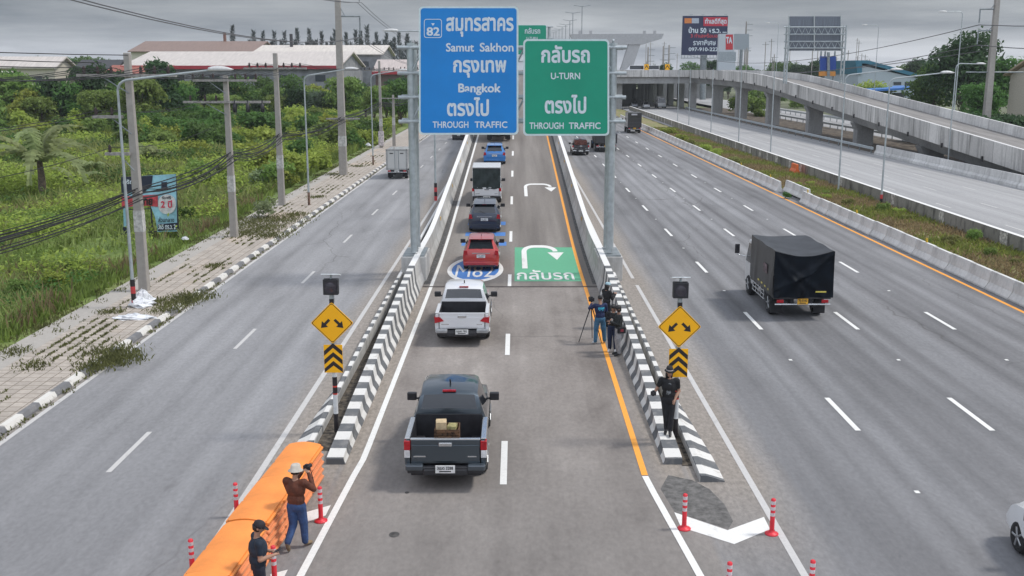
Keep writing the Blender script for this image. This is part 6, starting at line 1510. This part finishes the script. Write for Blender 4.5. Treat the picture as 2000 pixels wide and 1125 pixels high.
for (u, v, r_) in ((770, 1044, .11), (795, 962, .05)):
    c = G(u, v, .003); g.add([(c.x + r_ * math.cos(q_), c.y + r_ * math.sin(q_) * 1.2, .006) for q_ in [2 * math.pi * i / 14 for i in range(14)]], [tuple(range(14))])
structure(g.build('oil_stain', mat('oil stain', (.07, .065, .06), .6, var=.3)))
# ================================================================== people
def cloth(name, c, var=.18): return mat(name, c, .85, 0, var, 9, bump=.25)
M_SKIN = mat('tan skin', (.36, .20, .135), .5, var=.08, scale=8); M_HAIR = mat('black hair', (.014, .012, .012), .55, var=.3, scale=30); M_EYE = mat('dark eyes', (.015, .012, .012), .3); M_LIP = mat('lips', (.26, .09, .08), .5)
def _cap(p, a, ra, b, rb):
    a = np.array(a); b = np.array(b); d = b - a; t = np.clip(((p - a) @ d) / max(1e-9, d @ d), 0, 1)[:, None]
    return np.linalg.norm(p - (a + d * t), axis=1) - (ra + (rb - ra) * t[:, 0])
def _ell(p, c, r):
    q_ = (p - np.array(c)) / np.array(r); return (np.linalg.norm(q_, axis=1) - 1) * min(r)
def person(label, loc, rz, col, pose=None, H=1.72, short=False, head_yaw=0.0, nod=0.0, skirt=None, loose=1.0, group=None):
    """col: shirt, trousers, shoes; every limb tapers and the whole body is one voxel-merged surface"""
    J = dict(pelvis=(0, 0, .93), waist=(0, .0, 1.06), chest=(0, .01, 1.24), neck=(0, .0, 1.47), head=(0, .035, 1.615))
    for n_, s in (('l', -1), ('r', 1)):
        J.update({'sh' + n_: (.185 * s, 0, 1.395), 'el' + n_: (.235 * s, -.03, 1.12), 'wr' + n_: (.25 * s, .06, .88), 'hip' + n_: (.09 * s, 0, .90), 'kn' + n_: (.10 * s, .025, .50), 'an' + n_: (.105 * s, -.02, .085), 'to' + n_: (.125 * s, .15, .035)})
    J.update(pose or {})
    V = lambda k: np.array(J[k], float)
    prim = []
    def C(a, ra, b, rb, tg): prim.append(('c', tuple(a), ra, tuple(b), rb, tg))
    def E(c, r_, tg): prim.append(('e', tuple(c), tuple(r_), tg))
    E(V('pelvis') + (0, 0, -.02), (.175, .135, .14), 1); E(V('waist') - (0, 0, .02), (.165 * loose, .122 * loose, .17), 0); E(V('chest'), (.182 * loose, .130 * loose, .20), 0); E(V('chest') + (0, -.0, .12), (.200, .105, .09), 0)
    C(V('neck') - (0, 0, .05), .058, V('head') - (0, .02, .05), .05, 2)
    hd = V('head'); cy, sy_ = math.cos(head_yaw), math.sin(head_yaw); cn, sn = math.cos(nod), math.sin(nod)
    def hp(x, y, z):
        y, z = y * cn + z * sn, -y * sn + z * cn
        return hd + np.array((x * cy - y * sy_, x * sy_ + y * cy, z))
    E(hp(0, 0, .02), (.076, .094, .105), 2); E(hp(0, .025, -.055), (.055, .062, .062), 2); C(hp(0, .085, .02), .010, hp(0, .108, -.018), .016, 2)
    for s in (-1, 1): E(hp(.078 * s, -.005, -.0), (.012, .022, .032), 2); E(hp(.031 * s, .083, .022), (.016, .014, .010), 3)
    E(hp(0, .083, -.055), (.024, .012, .009), 4)
    for n_, s in (('l', -1), ('r', 1)):
        sh, el, wr = V('sh' + n_), V('el' + n_), V('wr' + n_); k = 1.18 if not short else 1.12
        C(sh * (.75, 1, 1), .072, sh, .068, 0); C(sh, .070 * k, sh + (el - sh) * (.6 if short else 1), .052 * k if short else .046 * k, 0)
        if short: C(sh + (el - sh) * .55, .045, el, .041, 2)
        C(el, .048 * (1 if short else k), wr, .030 * (1 if short else k * 1.1), 2 if short else 0)
        d = (wr - el) / (np.linalg.norm(wr - el) + 1e-9); side = np.cross(d, (0, 0, 1.0)); side = np.array((1.0, 0, 0)) if np.linalg.norm(side) < .3 else side / np.linalg.norm(side); nrm = np.cross(side, d)
        pc = wr + d * .055; C(wr, .028, pc, .032, 2); C(pc - side * .022, .017, pc + side * .022, .017, 2)
        for i, (o_, ln) in enumerate(((-.030, .052), (-.011, .064), (.010, .060), (.029, .046))):      # four unequal bent fingers
            a = pc + side * o_ + d * .025; b = a + d * ln * .55 - nrm * .006; c = b + d * ln * .35 - nrm * .022; C(a, .0105, b, .010, 2); C(b, .010, c, .0085, 2)
        a = wr + d * .03 + side * .026 * -s; C(a, .013, a + d * .035 - side * .026 * s, .0105, 2)      # thumb leaves the side of the palm
        hip, kn, an, to = V('hip' + n_), V('kn' + n_), V('an' + n_), V('to' + n_)
        C(hip, .106, kn, .076 * (1 + .15 * (loose > 1.05)), 1); C(kn, .073 * (1 + .15 * (loose > 1.05)), an + (kn - an) * .1, .056 * (1 + .2 * (loose > 1.05)), 1)
        C(an, .042, to - (to - an) * .35, .043, 5); C(to - (to - an) * .4, .042, to, .036, 5)
    sc = H / 1.72
    a = MB()
    for q_ in prim:
        if q_[0] == 'c':
            p0, p1 = Vector(q_[1]), Vector(q_[3]); d = (p1 - p0); l_ = d.length
            if l_ < 1e-5: continue
            d.normalize(); r0, r1 = q_[2], q_[4]; pts = []; rr = []
            for i in range(4): t = i / 3; pts.append(p0 - d * r0 * math.cos(t * math.pi / 2) * .98); rr.append(max(.0015, r0 * math.sin(t * math.pi / 2)))
            for i in range(4): t = i / 3; pts.append(p1 + d * r1 * math.sin(t * math.pi / 2) * .98); rr.append(max(.0015, r1 * math.cos(t * math.pi / 2)))
            a.tube(pts, rr, 10)
        else:
            c, r_ = q_[1], q_[2]; vs = []; n1, n2 = 8, 12
            for i in range(n1 + 1):
                t = math.pi * i / n1
                for j in range(n2): f = 2 * math.pi * j / n2; vs.append((c[0] + r_[0] * max(.02, math.sin(t)) * math.cos(f), c[1] + r_[1] * max(.02, math.sin(t)) * math.sin(f), c[2] - r_[2] * math.cos(t)))
            fs = [(i * n2 + j, i * n2 + (j + 1) % n2, (i + 1) * n2 + (j + 1) % n2, (i + 1) * n2 + j) for i in range(n1) for j in range(n2)] + [tuple(range(n2))[::-1], tuple(n1 * n2 + j for j in range(n2))]
            a.add(vs, fs)
    tmp = a.build('tmp', M_SKIN); md = tmp.modifiers.new('r', 'REMESH'); md.mode = 'VOXEL'; md.voxel_size = .0115; ms = tmp.modifiers.new('s', 'SMOOTH'); ms.factor = .5; ms.iterations = 3
    bpy.context.view_layer.update(); dg = bpy.context.evaluated_depsgraph_get(); me = bpy.data.meshes.new_from_object(tmp.evaluated_get(dg), depsgraph=dg)
    bpy.data.objects.remove(tmp); me.name = 'person'
    me.materials.clear()
    for m in (col[0], col[1], M_SKIN, M_EYE, M_LIP, col[2]): me.materials.append(m)
    n_ = len(me.polygons); ctr = np.empty(n_ * 3, np.float32); me.polygons.foreach_get('center', ctr); ctr = ctr.reshape(-1, 3)
    best = np.full(n_, 9.0); idx_ = np.zeros(n_, np.int32)
    for q_ in prim:
        d = _cap(ctr, q_[1], q_[2], q_[3], q_[4]) if q_[0] == 'c' else _ell(ctr, q_[1], q_[2]); tg = q_[-1]
        if tg in (3, 4): d = d - .004
        k = d < best; best[k] = d[k]; idx_[k] = tg
    me.polygons.foreach_set('material_index', idx_); me.polygons.foreach_set('use_smooth', [True] * n_); me.update()
    o = bpy.data.objects.new('person', me); COL.objects.link(o); o.location = loc; o.rotation_euler.z = rz; o.scale = (sc, sc, sc)
    tag(o, label, 'person', group); o['_h'] = 0; del o['_h']
    return o, hp
def headcap(o, hp, prof, m, name, tilt=0.0, oy=0.0, brim=None, n=18, parts=None):
    """lathe a hat or hair profile around the head axis: prof = [(radius_x, radius_y, z)]"""
    a = MB(); secs = []
    for rx_, ry_, z in prof: secs.append([tuple(hp(math.cos(2 * math.pi * j / n) * rx_, oy + math.sin(2 * math.pi * j / n) * ry_, z)) for j in range(n)])
    a.loft(secs, sm=True)
    if brim: a.add([tuple(hp(x, y, z)) for x, y, z in brim[0]], brim[1], 0, True)
    return a.build(name, m, o)
HAIR = [(.079, .098, .0), (.085, .106, .045), (.078, .098, .095), (.05, .064, .128), (.008, .01, .138)]
LONG = [(.086, .06, -.16), (.094, .075, -.08)] + [(.086, .104, .0), (.088, .108, .045), (.080, .100, .095), (.05, .064, .130), (.008, .01, .140)]
def visor(z=.05, w_=.075, y0=.07, y1=.17): 
    n_ = 8; top = [(w_ * math.cos(math.pi * i / n_), y0 + (y1 - y0) * math.sin(math.pi * i / n_), z - .02 * math.sin(math.pi * i / n_)) for i in range(n_ + 1)]
    return (top + [(x, y, zz - .008) for x, y, zz in top], [tuple(range(n_ + 1)), tuple(range(n_ + 1, 2 * n_ + 2))[::-1]] + [(i, i + 1, n_ + 2 + i, n_ + 1 + i) for i in range(n_)])
JEANS = cloth('blue jeans', (.035, .075, .19)); JEANL = cloth('light blue jeans', (.045, .13, .22)); NAVY = cloth('navy cloth', (.014, .018, .036)); BLACKC = cloth('black cloth', (.011, .011, .013)); BROWN = cloth('brown shirt cloth', (.105, .032, .016))
TAN = mat('tan suede shoes', (.24, .17, .10), .8, var=.2); WHITESH = mat('white shoes', (.62, .63, .64), .6, var=.1); BLKSH = mat('black shoes', (.015, .015, .016), .6); GREYP = cloth('grey trousers', (.30, .295, .30))
def camera_body(name, label, p, rz, lens=.14, s=1.0):
    t = thing(name, label, 'camera', p, rz); a = MB(); a.box(-.07 * s, .07 * s, -.035 * s, .035 * s, -.05 * s, .045 * s); a.box(-.03 * s, .03 * s, -.03 * s, .03 * s, .045 * s, .075 * s); a.build('body', M_BLK, t, bevel=.008)
    MB().lathe([(.034 * s, .035 * s), (.036 * s, .08 * s), (.042 * s, lens * s), (.036 * s, lens * s + .002)], 14, (0, 0, 0), 'y').build('lens', M_DARK, t); return t
def world(o, p): return Matrix.LocRotScale(o.location, o.rotation_euler, o.scale) @ Vector(p)
# man in the brown shirt walking along the orange stack
p = G(584, 1072); walk = dict(hipl=(-.085, -.02, .90), knl=(-.09, .02, .49), anl=(-.10, -.26, .20), tol=(-.10, -.20, .045), hipr=(.085, .02, .90), knr=(.10, .09, .49), anr=(.11, .10, .085), tor=(.16, .26, .035),
    ell=(-.235, .17, 1.13), wrl=(.0, .29, 1.46), elr=(.33, .12, 1.22), wrr=(.16, .28, 1.46))
o, hp = person('man in a brown shirt, blue jeans and pale bucket hat photographing beside the orange stack', (p.x - .02, p.y + .02, .004), R(-14), (BROWN, JEANS, TAN), walk, 1.74, False, R(-12), .1, None, 1.12)
headcap(o, hp, [(.140, .160, -.005), (.138, .158, .003), (.092, .112, .045), (.088, .106, .10), (.07, .085, .128), (.01, .012, .136)], cloth('pale hat cloth', (.50, .46, .40), .08), 'bucket_hat')
a = MB(); headcap(o, hp, [(.077, .088, -.06), (.081, .09, -.01), (.083, .1, .04)], M_HAIR, 'hair', 0, -.012)
c = world(o, (.09, .35, 1.56)); camera_body('camera', 'black camera held to the face of the man in the brown shirt', c, R(-20))
a = MB(); q0 = [world(o, q_) for q_ in ((.16, .34, 1.56), (.24, .32, 1.30), (.22, .34, 1.12), (.15, .36, 1.25), (.09, .37, 1.55))]; a.tube(q0, .009, 6); tag(a.build('camera_strap', M_BLK), 'black camera strap dangling from the camera of the brown-shirted man', 'strap')
# man in the navy polo shirt
P0 = P(500, 1022, 16.7); o, hp = person('man in a navy polo shirt and dark cap looking at the phone in his hands', (P0.x, P0.y, .004), R(-66), (cloth('navy polo cloth', (.012, .022, .040)), cloth('dark blue trousers', (.014, .016, .03)), BLKSH),
    dict(ell=(-.24, .0, 1.12), wrl=(-.07, .25, 1.10), elr=(.24, .0, 1.12), wrr=(.08, .26, 1.09)), 1.70, True, R(-16), .38, None, 1.30)
headcap(o, hp, [(.088, .106, .02), (.090, .108, .05), (.083, .1, .10), (.055, .068, .128), (.01, .012, .137)], cloth('charcoal cap cloth', (.022, .018, .022)), 'cap', brim=visor(.045, .075, .085, .185)); headcap(o, hp, [(.078, .07, -.05), (.081, .09, .0), (.082, .1, .03)], M_HAIR, 'hair', 0, -.02)
a = MB(); a.box(-.038, .038, -.075, .075, -.005, .005); ph = a.build('phone', M_BLK, None, world(o, (.0, .335, 1.125)), bevel=.004); ph.rotation_euler = (R(25), 0, R(-72)); tag(ph, 'black phone in the hands of the man in the navy polo shirt', 'phone')
a = MB(); a.box(-.012, .012, 0, .003, -.02, .02); b_ = a.build('chest_badge', M_SWHITE, o, (.09, .128, 1.29)); b_.rotation_euler.z = R(-20)
# cameraman in the blue sweatshirt with his tripod
p = G(1171, 672); o, hp = person('cameraman in a navy sweatshirt with a cyan back print standing at a tripod', (p.x, p.y, .004), R(14), (cloth('blue sweatshirt cloth', (.012, .022, .075)), JEANL, WHITESH),
    dict(ell=(-.36, .10, 1.28), wrl=(-.22, .33, 1.38), elr=(.26, .08, 1.16), wrr=(.04, .32, 1.30), hipl=(-.1, 0, .9), knl=(-.14, .0, .5), anl=(-.17, -.03, .085), tol=(-.21, .13, .035), hipr=(.1, 0, .9), knr=(.15, .02, .5), anr=(.18, .0, .085), tor=(.23, .15, .035)), 1.70, False, .15, .1, None, 1.08)
headcap(o, hp, HAIR, M_HAIR, 'hair', 0, -.018)
a = MB(); cp = mat('cyan print', (.05, .40, .55), .6, var=.3, scale=20)
a.loft([[(x, -.128 + .35 * x * x, z) for x in (-.11, -.055, 0, .055, .11)] for z in (1.27, 1.31, 1.35)], closed=False); a.loft([[(x, -.124 + .35 * x * x, z) for x in (-.09, -.04, 0, .04, .09)] for z in (1.225, 1.245)], closed=False); a.build('back_print', cp, o)
tc_ = world(o, (-.17, .46, 0)); t = thing('tripod', 'black video tripod with a camera in front of the man in the navy sweatshirt', 'tripod', (tc_.x, tc_.y, .004))
for q_ in (200, 320, 80):
    f = (math.cos(R(q_)) * .46, math.sin(R(q_)) * .46, 0); MB().tube([(0, 0, 1.32), (f[0] * .5, f[1] * .5, .68), f], [.022, .018, .014], 7).build('leg', M_BLK, t)
MB().tube([(0, 0, 1.2), (0, 0, 1.42)], .03, 8).build('column', M_BLK, t); MB().tube([(0, 0, 1.42), (.05, -.3, 1.32)], .012, 6).build('pan_handle', M_BLK, t)
camera_body('video_camera', 'black video camera on the tripod', (tc_.x, tc_.y, 1.50), R(10), .18, 1.35)
# woman in navy jeans looking down at her hands
p = G(1199, 687); o, hp = person('dark-haired person in black top and wide navy jeans facing this way, hands together', (p.x - .05, p.y, .004), R(166), (BLACKC, cloth('wide navy jeans', (.012, .022, .06)), WHITESH),
    dict(ell=(-.22, .03, 1.13), wrl=(-.03, .22, 1.22), elr=(.22, .03, 1.13), wrr=(.04, .22, 1.16)), 1.62, False, 0, .45, None, 1.06); headcap(o, hp, LONG, M_HAIR, 'hair', 0, -.02)
ph = MB().box(-.036, .036, -.07, .07, -.004, .004).build('phone', mat('pale phone case', (.5, .46, .42), .4), None, world(o, (.0, .30, 1.225)), bevel=.004); ph.rotation_euler = (R(-40), 0, R(166)); tag(ph, 'pale phone held by the person in wide navy jeans', 'phone')
# person in the black jacket and grey trousers
p = G(1213, 694); o, hp = person('person in a black jacket and loose grey trousers facing left with a hip bag', (p.x - .10, p.y, .004), R(100), (cloth('black jacket cloth', (.016, .018, .018)), GREYP, BLKSH), dict(ell=(-.22, .06, 1.13), wrl=(-.06, .30, 1.20), elr=(.23, .02, 1.14), wrr=(.05, .27, 1.14)), 1.68, False, .1, .3, None, 1.14)
headcap(o, hp, LONG[1:], M_HAIR, 'hair', 0, -.02); a = MB(); a.loft([[tuple(hp(x, .098 - 7 * x * x, z)) for x in (-.06, -.03, 0, .03, .06)] for z in (-.085, -.05, -.015)], closed=False); a.build('face_mask', mat('white mask', (.7, .71, .72), .7), o)
b_ = thing('shoulder_bag', 'black shoulder bag with a red patch at the hip of the person in grey trousers', 'bag', world(o, (-.19, -.05, .93)), R(100)); MB().box(-.055, .055, -.14, .14, -.11, .11).build('body', BLACKC, b_, bevel=.03); MB().box(-.061, -.0555, -.05, .05, -.045, .045).build('red_patch', mat('dark red patch', (.22, .02, .035), .6), b_)
MB().tube([(0, -.13, .13), (.10, -.02, .40), (.14, .06, .52), (.12, .12, .36), (0, .13, .13)], .012, 6).build('strap', BLACKC, b_)
# person with the pale blue cap
p = G(1187, 641); o, hp = person('person in black with a pale blue cap standing behind the cameraman, turned to the right', (p.x - .06, p.y, .004), R(-58), (BLACKC, cloth('black trousers', (.012, .012, .015)), WHITESH), dict(ell=(-.22, .06, 1.14), wrl=(-.04, .34, 1.27), elr=(.24, .08, 1.14), wrr=(.05, .36, 1.25)), 1.70, False, 0, .15, None, 1.08)
headcap(o, hp, [(.088, .106, .02), (.090, .108, .05), (.083, .1, .10), (.055, .068, .128), (.01, .012, .137)], cloth('pale blue cap cloth', (.33, .47, .52), .08), 'cap', brim=visor(.045, .075, .085, .18)); headcap(o, hp, LONG[:4], M_HAIR, 'hair', 0, -.025)
ph = MB().box(-.04, .04, -.07, .09, -.012, .012).build('handset', mat('grey handset', (.30, .30, .31), .5), None, world(o, (.0, .44, 1.29)), bevel=.006); ph.rotation_euler.z = R(-58); tag(ph, 'grey handset held by the person in the pale blue cap', 'gadget')
# man in black standing on the barrier nose
yb = 25.15; zb = hb(yb); o, hp = person('man in black with a hat and sunglasses standing on the striped barrier nose', (3.965, yb, zb + .002), R(168), (BLACKC, cloth('black jeans', (.013, .013, .017)), BLKSH),
    dict(ell=(-.24, -.06, 1.12), wrl=(-.16, .12, .95), elr=(.30, -.02, 1.16), wrr=(.34, .18, 1.12), hipl=(-.08, 0, .9), knl=(-.075, .03, .5), anl=(-.06, .06, .085), tol=(-.075, .22, .035), knr=(.06, .0, .5), anr=(.045, -.08, .085), tor=(.06, .08, .035)), 1.76, True, R(18), .1, None, 1.05)
o.data.materials[2] = M_SKIN
headcap(o, hp, [(.125, .140, .035), (.125, .140, .043), (.086, .104, .055), (.084, .10, .10), (.07, .085, .145), (.01, .012, .15)], cloth('black hat cloth', (.016, .016, .018)), 'hat'); headcap(o, hp, [(.0875, .1055, .057), (.087, .104, .082)], mat('pale hat band', (.50, .44, .42), .7), 'hat_band'); headcap(o, hp, LONG[:4], M_HAIR, 'hair', 0, -.028)
a = MB(); a.loft([[tuple(hp(x, .106 - 5.5 * x * x, z)) for x in (-.062, -.03, 0, .03, .062)] for z in (.008, .038)], closed=False); a.build('sunglasses', M_BLK, o)
a = MB(); pr_ = mat('grey shirt print', (.16, .17, .18), .8, var=.5, scale=25)
for cx_, cz_, r_ in ((-.02, 1.33, .035), (.0, 1.13, .055), (.02, 1.09, .035)): a.add([(cx_ + r_ * math.cos(q_) * 1.1, .138 - .5 * (cx_ + r_ * math.cos(q_)) ** 2 - (.012 if cz_ > 1.3 else .006), cz_ + r_ * math.sin(q_)) for q_ in [2 * math.pi * i / 12 for i in range(12)]], [tuple(range(12))])
a.build('shirt_print', pr_, o)
camera_body('camera', 'black camera in the hand of the man in black on the barrier', world(o, (.36, .29, 1.13)), R(168), .12)

# ================================================================== thin overcast haze
hzb = MB().box(-900, 900, -60, 1300, -1.7, 34).build('haze', None); hzb.data.materials.clear()
hm_ = bpy.data.materials.new('haze'); hm_.use_nodes = True; hn = hm_.node_tree.nodes; hn.remove(hn['Principled BSDF'])
pv = hn.new("ShaderNodeVolumePrincipled"); pv.inputs['Color'].default_value = (.80, .85, .92, 1); pv.inputs['Density'].default_value = .00017
hm_.node_tree.links.new(pv.outputs[0], hn['Material Output'].inputs['Volume']); hzb.data.materials.append(hm_); hzb['kind'] = 'stuff'
